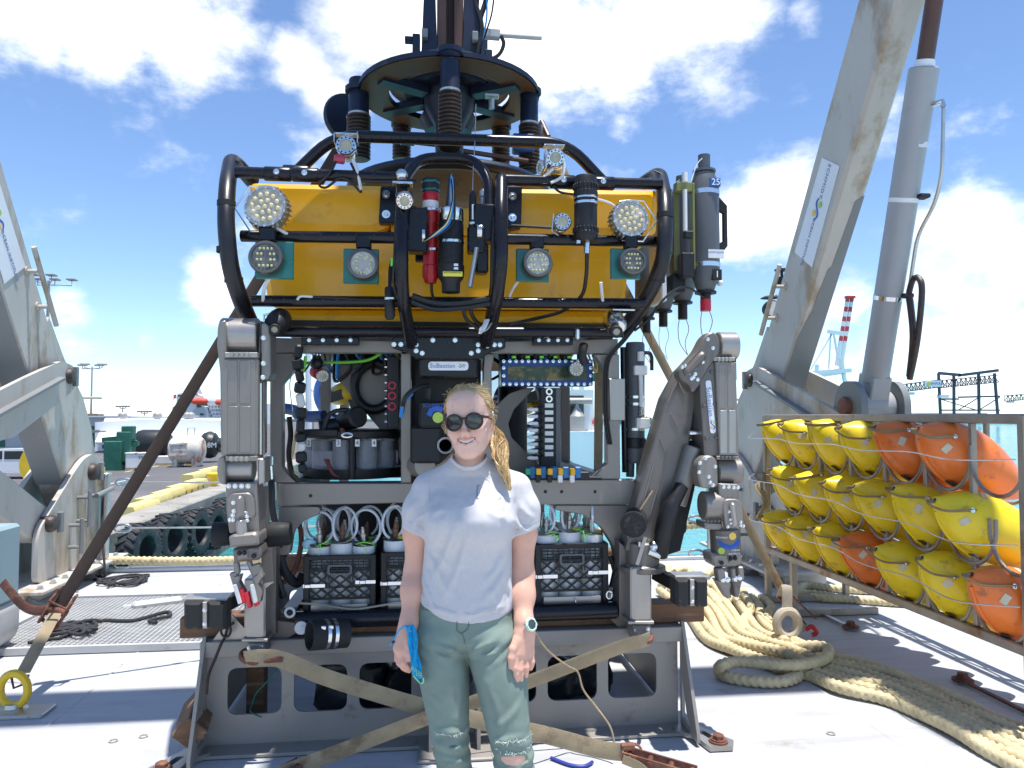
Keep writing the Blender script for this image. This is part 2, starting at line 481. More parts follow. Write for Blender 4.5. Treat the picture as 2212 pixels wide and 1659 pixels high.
# recessed tie-down sockets and small scars on the plating
for (px, py) in [(270, 1268), (245, 1600), (500, 1700), (640, 1268), (1795, 1584), (1565, 1695), (420, 1697), (310, 1590)]:
 c = G(px, py, 0.004)
 if abs(c.x) < 8 and c.y > 1:
  m = MB(); m.lathe([(.015, 0), (.022, 0), (.022, .002), (.015, .002)], c, (0, 0, 1), 14); m.build('tie_down_socket', mat('socket_metal', (.40, .34, .27), .6) if 'socket_metal' not in MATS else 'socket_metal', deck)

# ------------------------------------------------------------------ quay furniture
def tyre(c, rad, wid, axis, label):
 t = thing('quay_fender', label, 'tyre', c, 'tyres hanging as fenders along the quay')
 x, y, z = frame(axis); c = Vector(c)
 r0 = rad * .52
 prof = [(r0, -wid * .36), (r0 * 1.08, -wid * .46), (rad * .82, -wid * .5), (rad * .93, -wid * .44), (rad * .96, -wid * .2), (rad * .965, wid * .2), (rad * .93, wid * .44), (rad * .82, wid * .5), (r0 * 1.08, wid * .46), (r0, wid * .36), (r0 * .98, 0), (r0, -wid * .36)]
 m = MB(); m.lathe(prof, c, z, 36); m.build('carcass', 'rubber_tyre', t)
 m = MB()
 for k in range(22):
  for sd in (-1, 1):
   a = 2 * PI * (k + (.5 if sd > 0 else 0)) / 22
   d = x * math.cos(a) + y * math.sin(a); tg = z.cross(d)
   p0 = c + d * (rad * .965) + z * (sd * wid * .03) + tg * (-.03 * rad)
   p1 = c + d * (rad * .955) + z * (sd * wid * .46) + tg * (.15 * rad)
   m.beam(p0, p1, rad * .10, rad * .075, d, rad * .012)
 m.build('tread', 'rubber_tyre', t)
 return t
TY = [(300, 1192, 'nearest tyre fender on the quay, lowest and leftmost in the row'),
  (362, 1165, 'second tyre fender from the steel stanchion'),
  (420, 1150, 'third tyre fender from the steel stanchion'),
  (458, 1140, 'fourth tyre fender, partly behind the grey arm'),
  (484, 1118, 'farthest tyre fender, showing just beside the grey arm')]
chain_pts = []
for i, (px, py, lab) in enumerate(TY):
 c = FX(px, py, QX + .62)
 tyre(c, .82, .58, (1.0, -.16 - .05 * (i % 2), .04), lab)
 chain_pts.append(c + V(0, -.1, .7))
mat('chain', (.42, .37, .30), .5, metal=.6, var=.3, scale=30, dirt=(.3, .14, .06), damt=.4, dscale=20)
def chain(p0, p1, sag, n, label):
 t = MB(); p0, p1 = Vector(p0), Vector(p1)
 for i in range(n):
  a, b = i / n, (i + 1) / n
  f = lambda u: p0.lerp(p1, u) - V(0, 0, sag * 4 * u * (1 - u))
  A, B = f(a), f(b); x, y, z = frame(B - A)
  if i % 2: x, y = y, x
  L = (B - A).length * .62; w = L * .42; cc = (A + B) / 2
  t.tube([cc + z * L * math.cos(q) + x * w * math.sin(q) for q in [2 * PI * k / 10 for k in range(10)]], w * .32, 5, closed=True)
 return tag(t.build('fender_chain', 'chain'), label, 'chain', 'chains holding the tyre fenders')
for i, c in enumerate(chain_pts[:4]):
 chain(V(QX - .5, c.y + .9, QZ + .33), c, .12, 12, ['chain of the nearest tyre fender', 'chain of the second tyre fender from the stanchion', 'chain of the third tyre fender from the stanchion', 'chain of the fourth tyre fender beside the grey arm'][i])

def barrier(c, L, rz, label):
 m = MB()
 prof = [(-.34, .0), (-.34, .22), (-.27, .40), (.27, .40), (.34, .22), (.34, 0)]
 n = 3
 for k in range(n):   # feet between drain notches
  a = -L / 2 + L * k / n + (.12 if k else 0); b = -L / 2 + L * (k + 1) / n - (.12 if k < n - 1 else 0)
  m.box((0, (a + b) / 2, .07), (.68, b - a, .14))
 m.ext([(x, -L / 2, z) for x, z in [(-.34, .14), (-.34, .24), (-.26, .42), (.26, .42), (.34, .24), (.34, .14)]], (0, L, 0))
 m.xf(Matrix.Translation(c) @ Matrix.Rotation(rz, 4, 'Z'))
 return tag(m.build('barrier_block', 'barrier_yellow'), label, 'barrier', 'yellow barrier blocks on the quay')
for px, py, L, lab in [(300, 1112, 2.4, 'nearest yellow barrier block, behind the rusty post'), (330, 1094, 2.4, 'second yellow barrier block along the quay edge'), (362, 1080, 2.4, 'third yellow barrier block along the quay edge'), (392, 1066, 2.4, 'fourth yellow barrier block along the quay edge'),
      (418, 1056, 2.4, 'fifth yellow barrier block, just before the yellow bollard')]:
 barrier(G(px, py, QZ), L, -.02, lab)
for px, py, L, lab in [(425, 1037, 3.2, 'long pale yellow barrier block in the upper row'), (455, 1026, 3.2, 'pale yellow barrier block at the far end of the upper row')]:
 barrier(G(px, py, QZ), L, -.02, lab)
c = G(461, 1064, QZ)
t = thing('mooring_bollard', 'yellow cast bollard bolted to the quay edge', 'bollard', c)
m = MB(); m.lathe([(.26, .05), (.2, .12), (.17, .5), (.2, .68), (.34, .8), (.34, .88), (.2, .94)], c, (0, 0, 1), 18); m.build('post', 'yellow_paint', t)
m = MB(); m.box(c + V(0, 0, .035), (1.5, 1.2, .07), .02); m.build('base_plate', 'yellow_paint', t)

# buoys, tank, green machine, tubs and boxes on the quay
def buoy(px0, px1, pyt, pyb, Y, label, mt, endcap=True):
 c0, c1 = F(px0, (pyt + pyb) / 2, Y), F(px1, (pyt + pyb) / 2, Y)
 rad = (F(px0, pyt, Y).z - F(px0, pyb, Y).z) / 2
 t = thing('mooring_buoy', label, 'buoy', V((c0.x + c1.x) / 2, Y, QZ))
 L = (c1 - c0).length
 m = MB(); m.lathe([(.01, 0), (rad * .55, rad * .06), (rad * .9, rad * .3), (rad, rad * .6), (rad, L - rad * .6), (rad * .9, L - rad * .3), (rad * .55, L - rad * .06), (.01, L)], c0, c1 - c0, 28); m.build('drum', mt, t)
 if endcap:
  m = MB(); m.lathe([(rad * .5, 0), (rad * .5, rad * .1), (rad * .2, rad * .16), (rad * .2, rad * .4), (rad * .1, rad * .42)], c1 - (c1 - c0).normalized() * rad * .08, c1 - c0, 16); m.build('end_fitting', 'buoy_black', t)
 return t
b = buoy(432, 474, 932, 990, 60, 'black cylindrical buoy with white lettering at its end, beside the rusty tank', 'buoy_black')
lettering('1.8M', F(452, 962, 58.9), (1, 0, 0), (0, 0, 1), .55, 'ink_white', b)
buoy(290, 372, 928, 985, 62, 'long black buoy behind the pale boxes on the quay', 'buoy_black')
c = F(405, 975, 55)
t = thing('rusty_tank', 'rusty white cylindrical tank lying on the quay', 'tank', V(c.x, 55, QZ))
a0, a1 = F(366, 972, 55), F(443, 970, 55); rad = 1.0
m = MB(); L = (a1 - a0).length; m.lathe([(.01, 0), (rad * .7, .1), (rad * .95, .35), (rad, .6), (rad, L - .6), (rad * .95, L - .35), (rad * .7, L - .1), (.01, L)], a0, a1 - a0, 26); m.build('tank_shell', 'rusty_white', t)
for q in (.25, .78):
 p = a0.lerp(a1, q); m = MB(); m.box((p.x, p.y, (QZ + p.z) / 2 - .3), (.3, 1.7, p.z - QZ - .6), .03); m.build('cradle', 'rusty_white', t)
m = MB(); m.plate([a0.lerp(a1, .12) + V(0, -1.02, .45), a0.lerp(a1, .62) + V(0, -1.02, .5), a0.lerp(a1, .62) + V(0, -1.02, -.35), a0.lerp(a1, .12) + V(0, -1.02, -.4)],
     [[a0.lerp(a1, .16) + V(0, -1.02, .35), a0.lerp(a1, .58) + V(0, -1.02, .4), a0.lerp(a1, .58) + V(0, -1.02, -.25), a0.lerp(a1, .16) + V(0, -1.02, -.3)]], (0, .4, 0)); m.build('hatch_frame', 'rusty_white', t)
m = MB(); m.tube([a0.lerp(a1, .5) + V(0, 0, .9), a0.lerp(a1, .5) + V(0, 0, 1.5), a0.lerp(a1, .7) + V(0, 0, 1.5), a0.lerp(a1, .7) + V(0, 0, .9)], .04, 6); m.build('handrail', 'pole_metal', t)
# green machine
c = F(262, 1005, 52)
t = thing('green_winch_machine', 'dark green hydraulic machine with pipes standing on the quay', 'machine', V(c.x, 52, QZ))
m = MB()
g = lambda px, py: F(px, py, 52)
m.box(g(252, 985) , (1.1, 1.4, 2.0), .05); m.box(g(272, 965), (.9, 1.0, 2.0), .05); m.box(g(278, 935), (.7, .7, .9), .05); m.build('housing', 'green_machine', t)
m = MB(); m.beam(g(222, 950), g(285, 944), .35, .3); m.beam(g(222, 965), g(300, 958), .25, .25); m.beam(g(250, 1000), g(300, 1000), .3, .2); m.beam(g(276, 930), g(276, 1005), .4, .5); m.build('boom', 'green_machine', t)
m = MB()
for k in range(6): m.tube([g(224, 955 + 6 * k), g(245, 952 + 7 * k), g(262, 958 + 6 * k)], .06, 6)
m.build('hose_bundle', 'green_machine', t)
m = MB(); m.tube([g(292 + 6 * math.cos(a), 958 + 6 * math.sin(a)) for a in [2 * PI * k / 12 for k in range(12)]], .06, 6, closed=True); m.build('guide_ring', 'green_machine', t)
for px, lab in [(288, 'white plastic tub standing next to the green machine'), (309, 'white plastic tub with a dark number next to the flat boxes')]:
 c = F(px, 992, 51.5)
 t = thing('plastic_tub', lab, 'tub', V(c.x, 51.5, QZ))
 m = MB(); m.box(V(c.x, 51.5, QZ + .62), (.72, .8, .95), .06); m.build('tub_body', 'white_plastic', t)
 m = MB(); m.box(V(c.x, 51.5, QZ + 1.13), (.78, .86, .08), .02); m.build('lid', 'white_plastic', t)
 m = MB(); m.box(V(c.x, 51.5, QZ + .07), (.72, .8, .12), .0); m.build('pallet', 'wood_box', t)
 if px > 300: lettering('50', V(c.x, 51.09, QZ + .85), (1, 0, 0), (0, 0, 1), .3, 'ink_black', t)
for x0, x1, yt, yb, mt, lab in [(326, 350, 968, 985, 'cardboard_white', 'pale flat box left of the long black buoy end'), (377, 398, 970, 986, 'cardboard_white', 'white box on a pallet in front of the rusty tank'), (404, 432, 985, 998, 'wood_box', 'tan wooden box at the foot of the rusty tank'), (340, 376, 985, 998, 'cardboard_white', 'long white box behind the rusty strap')]:
 Y = 3.57 * FPX / (yb - 898.0) * .99
 a, b2 = F(x0, yt, Y), F(x1, yb, Y)
 t = thing('packing_box', lab, 'box', V((a.x + b2.x) / 2, Y, QZ))
 m = MB(); m.box(((a.x + b2.x) / 2, Y, (a.z + QZ + .12) / 2), (b2.x - a.x, .8, a.z - QZ - .12), .02); m.build('box_body', mt, t)
 m = MB(); m.box(((a.x + b2.x) / 2, Y, QZ + .06), (b2.x - a.x, .8, .12)); m.build('pallet', 'wood_box', t)
# tent-roofed shed
t = thing('fabric_shed', 'long white shed with sloping fabric roof panels behind the buoys', 'shed', F(350, 960, 75))
bx = lambda px, py, Y: F(px, py, Y)
m = MB(); m.ext([bx(205, 912, 80), bx(300, 906, 80), bx(380, 905, 80), bx(486, 908, 80), bx(486, 985, 80), bx(205, 985, 80)], (0, 14, 0)); m.build('shed_wall', 'tent_white', t)
for x0, x1 in ((205, 258), (260, 315), (317, 372), (374, 430), (432, 486)):
 m = MB(); a, b2 = bx(x0, 955, 76), bx(x1, 955, 76); q = V(0, 10, 0); zt = bx(x0, 903, 86).z; m.add([a, b2, V(b2.x + (b2.x * .1), 86, zt), V(a.x * 1.1, 86, zt), V(a.x * 1.1, 86.2, zt - .3), V(b2.x * 1.1, 86.2, zt - .3), b2 + V(0, .3, -.2), a + V(0, .3, -.2)], [(0, 1, 2, 3), (3, 2, 5, 4), (4, 5, 6, 7), (7, 6, 1, 0), (1, 6, 5, 2), (0, 3, 4, 7)]); m.build('roof_panel', 'tent_white', t, smooth=False)
for x0 in (265, 340, 405, 412):
 m = MB(); m.lathe([(.3, 0), (.45, .2), (.45, .5), (.2, .7)], bx(x0, 905, 82), (0, 0, 1), 12); m.build('roof_vent', 'pole_metal', t)
m = MB(); m.box(bx(470, 968, 75.8), (1.4, .3, 2.0)); m.build('door', 'window_dark', t)
# vehicle behind the port leg
c = F(40, 990, 46); c.z = QZ
t = thing('parked_suv', 'white sport utility car parked behind the port A-frame leg', 'car', c)
m = MB()
side = [(-2.3, .35), (-2.35, .9), (-2.0, 1.05), (-1.75, 1.1), (-1.2, 1.65), (1.4, 1.72), (2.1, 1.1), (2.3, 1.0), (2.35, .35)]
m.ext([c + V(x, -.9, z) for x, z in side], (0, 1.8, 0)); m.build('car_body', 'car_white', t)
for a, b2 in [((-1.5, 1.12), (-.4, 1.58)), ((-.3, 1.12), (.7, 1.58)), ((.8, 1.12), (1.6, 1.55))]:
 m = MB(); m.box(c + V((a[0] + b2[0]) / 2, -.905, (a[1] + b2[1]) / 2), (b2[0] - a[0], .02, b2[1] - a[1]), .005); m.build('window', 'window_dark', t)
for x in (-1.45, 1.45):
 for yy in (-.9, .7):
  m = MB(); m.lathe([(.2, 0), (.36, .02), (.37, .2), (.2, .22)], c + V(x, yy - .02, .37), (0, 1, 0), 18); m.build('wheel', 'rubber_tyre', t)
c = F(105, 1010, 40); c.z = QZ
t = thing('cable_drum', 'yellow cable drum behind the port A-frame leg', 'drum', c)
for q in (-.5, .5):
 m = MB(); m.lathe([(.05, 0), (1.15, 0), (1.15, .08), (.05, .08)], c + V(0, q, 1.15), (0, 1, 0), 26); m.build('flange', 'yellow_paint', t)
m = MB(); m.cyl(c + V(0, -.45, 1.15), c + V(0, .5, 1.15), .6, 18); m.build('core', 'yellow_paint', t)
c = F(60, 945, 90); c.z = QZ
t = thing('low_warehouse', 'low grey warehouse far behind the port A-frame leg', 'warehouse', c)
m = MB(); m.box(c + V(-8, 5, 1.7), (46, 10, 3.4)); m.build('wall', mat('shed_grey', (.45, .47, .48), .7, var=.1, scale=.2), t)
m = MB(); m.box(c + V(-8, 5, 3.5), (47, 11, .2)); m.build('roof', 'shed_white', t)
for x in (-24, -14, -4, 6):
 m = MB(); m.box(c + V(x, -.05, 1.2), (3.2, .1, 2.4)); m.build('door', 'green_machine', t)
# light masts
def mast(px, py_top, py_base, Y, heads, label, r=.12):
 a = F(px, py_base, Y); a.z = QZ; b2 = F(px, py_top, Y)
 t = thing('light_mast', label, 'light mast', a, 'light masts on the quay')
 m = MB(); m.tube([a, V(a.x, a.y, b2.z)], [r * 1.3, r * .7], 8); m.build('pole', 'pole_metal', t)
 h = b2.z
 for k in range(heads):
  sx = (k - (heads - 1) / 2)
  yy = .9 * (-1) ** k
  e = V(a.x + sx * .62 * Y / 60, a.y + yy, h + .25)
  m = MB(); m.tube([V(a.x, a.y, h - .3), V(e.x, e.y, h - .2), e], .03 * Y / 50, 5); m.build('arm', 'pole_metal', t)
  m = MB(); m.box(e, (.62 * Y / 60, .6, .13 * Y / 60), .02); m.build('lamp_head', 'pole_metal', t)
mast(95, 606, 1000, 58, 5, 'tall orange light mast with five lamps beside the port leg', .14)
mast(195, 792, 960, 105, 4, 'tall slim light mast with four lamps over the white shed', .14)
mast(264, 880, 940, 190, 2, 'short distant light mast over the white shed', .2)
mast(311, 891, 940, 210, 2, 'farthest short light mast left of the dark strap', .2)
mast(378, 905, 935, 230, 2, 'tiny light mast close to the cruise ship', .2)
# cruise ship beyond the shed
Y0 = 260
q = lambda px, py: F(px, py, Y0)
t = thing('cruise_ship', 'white and pale blue passenger ship with orange lifeboats beyond the shed', 'ship', q(440, 930))
m = MB(); m.ext([q(372, 880), q(392, 868), q(420, 868), q(446, 880), q(462, 912), q(580, 916), q(580, 960), q(372, 960)], (0, 22, 0)); m.build('hull', 'ship_bluegrey', t)
m = MB(); m.ext([q(381, 858), q(384, 850), q(412, 846), q(416, 852), q(440, 858), q(440, 870), q(381, 870)], (0, 18, 0)); m.build('bridge', 'hull_white', t)
m = MB(); m.ext([q(445, 866), q(580, 872), q(580, 916), q(464, 912)], (0, 20, 0)); m.build('superstructure', 'hull_white', t)
m = MB(); m.ext([q(412, 848), q(418, 828), q(426, 826), q(438, 852)], (0, 6, 0)); m.build('funnel', 'hull_white', t)
for py in (876, 884, 892, 900, 908):
 for k in range(9):
  px = 450 + 7 * k + (py - 876) * .2
  m = MB(); a, b2 = q(px, py), q(px + 4.6, py + 4.5); m.ext([a + V(0, -.2, 0), V(b2.x, a.y - .2, a.z), b2 + V(0, -.2, 0), V(a.x, a.y - .2, b2.z)], (0, .15, 0)); m.build('balcony', mat('balcony_shade', (.30, .34, .38), .5, var=0) if 'balcony_shade' not in MATS else 'balcony_shade', t)
for px, py, w in [(384, 853, 8), (396, 852, 6), (404, 851, 6)]:
 m = MB(); a, b2 = q(px, py), q(px + w, py + 3.5); m.ext([a + V(0, -.2, 0), V(b2.x, a.y - .2, a.z), b2 + V(0, -.2, 0), V(a.x, a.y - .2, b2.z)], (0, .15, 0)); m.build('bridge_window', 'window_dark', t)
for px, py, w, h in [(388, 906, 22, 5), (390, 896, 18, 4), (392, 884, 10, 4), (425, 872, 9, 8), (432, 893, 8, 4)]:
 m = MB(); a, b2 = q(px, py), q(px + w, py + h); m.ext([a + V(0, -.2, 0), V(b2.x, a.y - .2, a.z), b2 + V(0, -.2, 0), V(a.x, a.y - .2, b2.z)], (0, .15, 0)); m.build('hull_window', 'window_dark', t)
for px, py in [(433, 867), (483, 869)]:
 m = MB(); a = q(px, py); m.lathe([(.1, 0), (.9, .5), (1.1, 2.5), (.9, 4.8), (.1, 5.4)], a + V(-2.5, -1.2, 0), (1, 0, 0), 12); m.build('lifeboat', 'boat_red', t)
for px, py0 in [(375, 866), (423, 818)]:
 m = MB(); m.tube([q(px, py0), q(px, py0 - 14)], .15, 5); m.build('mast_pole', 'hull_white', t)
 m = MB(); a = q(px, py0 - 13); m.ext([a, a + V(.9, 0, .2), a + V(.8, 0, -1.2), a + V(0, 0, -1.4)], (0, .05, 0)); m.build('flag', 'boat_red', t)

# ------------------------------------------------------------------ far shore to starboard
m = MB(); m.box((330, 560, -2.6), (900, 60, 3.4)); m.box((900, 620, -2), (900, 300, 5)); struct(m.build('far_shore', 'far_land', smooth=False))
for i, (x0, x1, yt, lab) in enumerate([(1965, 2120, 893, 'long low white shed on the far shore under the dark gantry crane'), (1920, 1965, 897, 'small white shed on the far shore beside the cylinder foot'), (1440, 1500, 890, 'pale storage hall on the far shore seen past the grey tubes'), (2130, 2240, 901, 'low pale shed on the far shore at the right edge')]):
 Y0 = 540
 a, b2 = F(x0, yt, Y0), F(x1, 905, Y0)
 t = thing('harbour_shed', lab, 'shed', V((a.x + b2.x) / 2, Y0, -.9), 'sheds on the far shore')
 m = MB(); m.box(((a.x + b2.x) / 2, Y0, (a.z - .9) / 2), (b2.x - a.x, 12, a.z + .9)); m.build('wall', 'shed_white', t)
 m = MB(); m.box(((a.x + b2.x) / 2, Y0, a.z + .15), (b2.x - a.x + 1, 13, .3)); m.build('roof', 'ship_bluegrey', t)
m = MB()
rnd = random.Random(3)
for k in range(120):
 px = rnd.uniform(1350, 2250); a = F(px, 905, 545); m.ball((a.x, 545 + rnd.uniform(-6, 10), -.5), rnd.uniform(1.2, 3.0), 6, (1.3, 1, rnd.uniform(.7, 1.3)))
struct(m.build('shore_trees', 'far_green'), 'stuff')
t = thing('yellow_tug', 'yellow and black work boat moored at the far shore', 'boat', F(1470, 912, 500))
m = MB(); a = F(1455, 918, 500); m.ext([a + V(0, 0, 0), a + V(14, 0, 0), a + V(16, 0, 2.4), a + V(-1, 0, 2.0)], (0, 5, 0)); m.build('hull', 'crane_dark', t)
m = MB(); m.box(a + V(6, 2.5, 3.6), (7, 4, 2.6), .1); m.build('deckhouse', 'yellow_paint', t)
def truss(p0, p1, w, h, n, mt, name, parent, r=.25):
 m = MB(); p0, p1 = Vector(p0), Vector(p1); x, y, z = frame(p1 - p0)
 cs = [x * sx * w / 2 + y * sy * h / 2 for sx, sy in ((-1, -1), (1, -1), (1, 1), (-1, 1))]
 for c in cs: m.beam(p0 + c, p1 + c, r * 1.4, r * 1.4)
 for k in range(n):
  a, b2 = p0.lerp(p1, k / n), p0.lerp(p1, (k + 1) / n)
  for q in range(4):
   m.beam(a + cs[q], a + cs[(q + 1) % 4], r, r)
   m.beam(a + cs[q], b2 + cs[(q + 1) % 4], r, r)
 return m.build(name, mt, parent, smooth=False)
Y0 = 420
q = lambda px, py, dy=0: F(px, py, Y0 + dy)
t = thing('quay_crane', 'white container crane with raised red and white striped boom', 'crane', V(q(1790, 900).x, Y0, -.9))
for dy in (0, 12):
 m = MB(); m.beam(q(1752, 905, dy), q(1765, 788, dy), 1.8, 1.8); m.beam(q(1838, 900, dy), q(1816, 772, dy), 1.8, 1.8); m.beam(q(1748, 806, dy), q(1838, 800, dy), 2.0, 2.4); m.beam(q(1752, 900, dy), q(1836, 830, dy), .5, .5); m.build('leg_frame', 'crane_white', t)
m = MB(); m.beam(q(1750, 800, 6), q(1800, 716, 6), .7, .7); m.beam(q(1800, 716, 6), q(1815, 800, 6), .9, .9); m.beam(q(1795, 716, 6), q(1790, 800, 6), .7, .7); m.beam(q(1788, 716, 6), q(1826, 722, 6), 1, 2); m.build('apex_frame', 'crane_white', t)
m = MB(); m.beam(q(1700, 820, 6), q(1815, 802, 6), 3, 3.6); m.build('bridge_girder', 'crane_white', t)
p0, p1 = q(1812, 790, 6), q(1836, 642, 6)
for sx in (-1.4, 1.4):
 for k in range(14):
  a, b2 = p0.lerp(p1, k / 14), p0.lerp(p1, (k + 1) / 14)
  m = MB(); m.beam(a + V(sx, 0, 0), b2 + V(sx, 0, 0), 1.3, 1.9); m.build('boom_section', 'crane_red' if (k > 4 and k % 2) else 'crane_white', t)
m = MB(); m.box(p1, (5.5, 3, 1.4)); m.build('boom_tip', 'crane_red', t)
def gantry(px, Y0, sc, label, sign):
 q = lambda dx, py: F(px + dx * .66, 898 - (898 - py) * sc, Y0)
 t = thing('gantry_crane', label, 'crane', V(q(60, 900).x, Y0, -.9), 'dark gantry cranes on the far shore')
 for x0, x1 in ((-55, -48), (-5, -4), (76, 78), (128, 140)):
  m = MB(); m.beam(q(x0 + 60, 806), q(x1 + 60, 905), 1.3, 1.3); m.build('leg', 'crane_dark', t)
 m = MB(); m.beam(q(5, 806), q(75, 810), 1.4, 1.8); m.beam(q(70, 811), q(200, 800), 1.4, 1.8); m.beam(q(70, 858), q(205, 856), 1, 1); m.beam(q(8, 862), q(70, 862), 1, 1); m.beam(q(10, 886), q(205, 886), .9, .9)
 m.beam(q(10, 862), q(130, 886), .5, .5); m.beam(q(70, 886), q(138, 858), .5, .5); m.beam(q(138, 886), q(205, 858), .5, .5); m.build('frame', 'crane_dark', t)
 truss(q(-105, 838), q(10, 828), 3, 4.5, 8, 'crane_dark', 'boom', t, .35); truss(q(10, 830), q(195, 818), 3, 4.5, 12, 'crane_dark', 'girder', t, .35)
 m = MB(); m.box(q(-90, 850), (5, 3, 1.6)); m.box(q(20, 856), (6, 3, 2)); m.build('trolley', 'crane_white', t)
 if sign:
  m = MB(); a, b2 = q(-48, 822), q(8, 836); m.box(((a.x + b2.x) / 2, Y0 - 2, (a.z + b2.z) / 2), (b2.x - a.x, .3, a.z - b2.z)); m.build('sign_board', 'crane_white', t)
  lettering('HAWAII', q(-12, 829) + V(0, -2.3, 0), (1, 0, 0), (0, 0, 1), 2.6, 'ink_blue', t)
  m = MB(); m.lathe([(1.2, 0), (1.2, .2)], q(-36, 829) + V(0, -2.2, 0), (0, -1, 0), 16); m.build('sign_emblem', 'yellow_paint', t)
gantry(2024, 430, 1.0, 'dark gantry crane with a sign on its boom on the far shore', True)
gantry(2242, 560, .62, 'second dark gantry crane cut by the right edge of the picture', False)

# ------------------------------------------------------------------ white research ship seen through the vehicle
Y0 = 78
q = lambda px, py, dy=0: F(px, py, Y0 + dy)
t = thing('moored_research_ship', 'white ship with teal bottom and open hangar, seen through the vehicle frame', 'ship', q(1240, 1015))
m = MB(); m.ext([q(1000, 935), q(1312, 932), q(1330, 936), q(1322, 965), q(1296, 1000), q(1290, 1014), q(1100, 1040), q(1000, 1040)], (0, 16, 0)); m.build('hull', 'hull_white', t)
m = MB(); m.ext([q(1000, 985, -.3), q(1180, 972, -.3), q(1215, 985, -.3), q(1255, 1010, -.3), q(1262, 1030, -.3), q(1000, 1050, -.3)], (0, 16, 0)); m.build('bottom', 'hull_teal', t)
m = MB(); m.ext([q(1040, 800, 4), q(1180, 795, 4), q(1215, 810, 4), q(1220, 840, 4), q(1282, 842, 4), q(1284, 935, 4), q(1040, 935, 4)], (0, 12, 0)); m.build('superstructure', 'hull_white', t)
m = MB(); m.box((q(1238, 885).x, Y0 + 3.9, q(1238, 892).z), (3.9, .3, 3.9)); m.build('hangar_opening', 'window_dark', t)
m = MB(); m.cyl(q(1196, 866, 3.6), q(1278, 866, 3.6), .35, 12); m.build('roller_shutter', 'pole_metal', t)
m = MB(); m.lathe([(.9, 0), (.9, 1.6), (.6, 2.0), (.15, 2.7), (.1, 3.0)], q(1247, 931, 2.5), (0, 0, 1), 14)
m.build('sampling_rosette', 'pole_metal', t)
for xa, xb in ((1170, 1222), (1264, 1330)):
 m = MB()
 for k in range(6): m.beam(q(xa + (xb - xa) * k / 5, 934), q(xa + (xb - xa) * k / 5, 906), .05, .05)
 for py in (907, 917, 926): m.beam(q(xa, py), q(xb, py), .05, .05)
 m.build('railing', 'hull_white', t, smooth=False)
m = MB(); m.beam(q(1180, 800, 2), q(1270, 775, 2), .4, .5); m.beam(q(1190, 812, 2), q(1238, 790, 2), .3, .3); m.beam(q(1256, 842, 2), q(1262, 790, 2), .5, .5); m.tube([q(1232, 845, 2), q(1240, 822, 2), q(1262, 826, 2)], .18, 6); m.build('deck_crane', 'hull_white', t)
m = MB(); m.box(q(1278, 815, 2), (1.1, .5, .9)); m.build('green_box', 'green_machine', t)
m = MB(); m.lathe([(.35, 0), (.6, 0), (.6, .15), (.35, .15)], q(1290, 912, 3.5), (0, -1, 0), 16); m.build('lifebuoy', 'boat_red', t)
m = MB(); m.lathe([(.2, 0), (.32, 0), (.32, .08), (.2, .08)], q(1086, 907, 3.6), (0, -1, 0), 14); m.build('porthole', 'window_dark', t)
# port side neighbour: white sign with blue letters, seen through the left opening
Y0 = 95
t = thing('harbour_sign', 'white roadside sign board with blue letters, seen through the vehicle frame', 'sign', F(690, 960, Y0))
a, b2 = F(668, 886, Y0), F(742, 910, Y0)
m = MB(); m.box(((a.x + b2.x) / 2, Y0, (a.z + b2.z) / 2), (b2.x - a.x, .3, a.z - b2.z), .03); m.build('board', 'hull_white', t)
lettering('Mats', F(695, 895, Y0) + V(0, -.2, 0), (1, 0, 0), (0, 0, 1), .75, 'ink_blue', t)
for px in (676, 735):
 m = MB(); e = F(px, 910, Y0); m.tube([V(e.x, Y0 + .1, e.z), V(e.x, Y0 + .1, -4.6)], .1, 6); m.build('post', 'pole_metal', t)
Y0 = 120
for px, lab in [(668, 'pale slim tower crane mast left of the wrist camera'), (722, 'pale slim tower mast behind the yellow thruster')]:
 t = thing('harbour_mast', lab, 'mast', F(px, 960, Y0), 'pale masts behind the vehicle')
 a = F(px, 960, Y0); m = MB(); m.tube([V(a.x, Y0, -4.6), F(px - 3, 700, Y0)], [.55, .4], 10); m.build('pole', 'crane_white', t)
 m = MB(); m.tube([V(a.x, Y0, 6), F(px + 40, 880, Y0)], .14, 6); m.build('stay', 'crane_white', t)
t = thing('container_stack', 'stack of teal and red containers low behind the vehicle frame', 'containers', F(630, 1000, 90))
for k, (px, py, w, h, mt) in enumerate([(608, 985, 20, 30, 'boat_red'), (632, 985, 40, 30, 'green_machine'), (690, 985, 60, 24, 'hull_white'), (650, 1010, 90, 18, 'hull_white')]):
 a, b2 = F(px, py - h / 2, 90), F(px + w, py + h / 2, 90); m = MB(); m.box(((a.x + b2.x) / 2, 91, (a.z + b2.z) / 2), (b2.x - a.x, 2.2, a.z - b2.z), .03); m.build('container', mt, t)

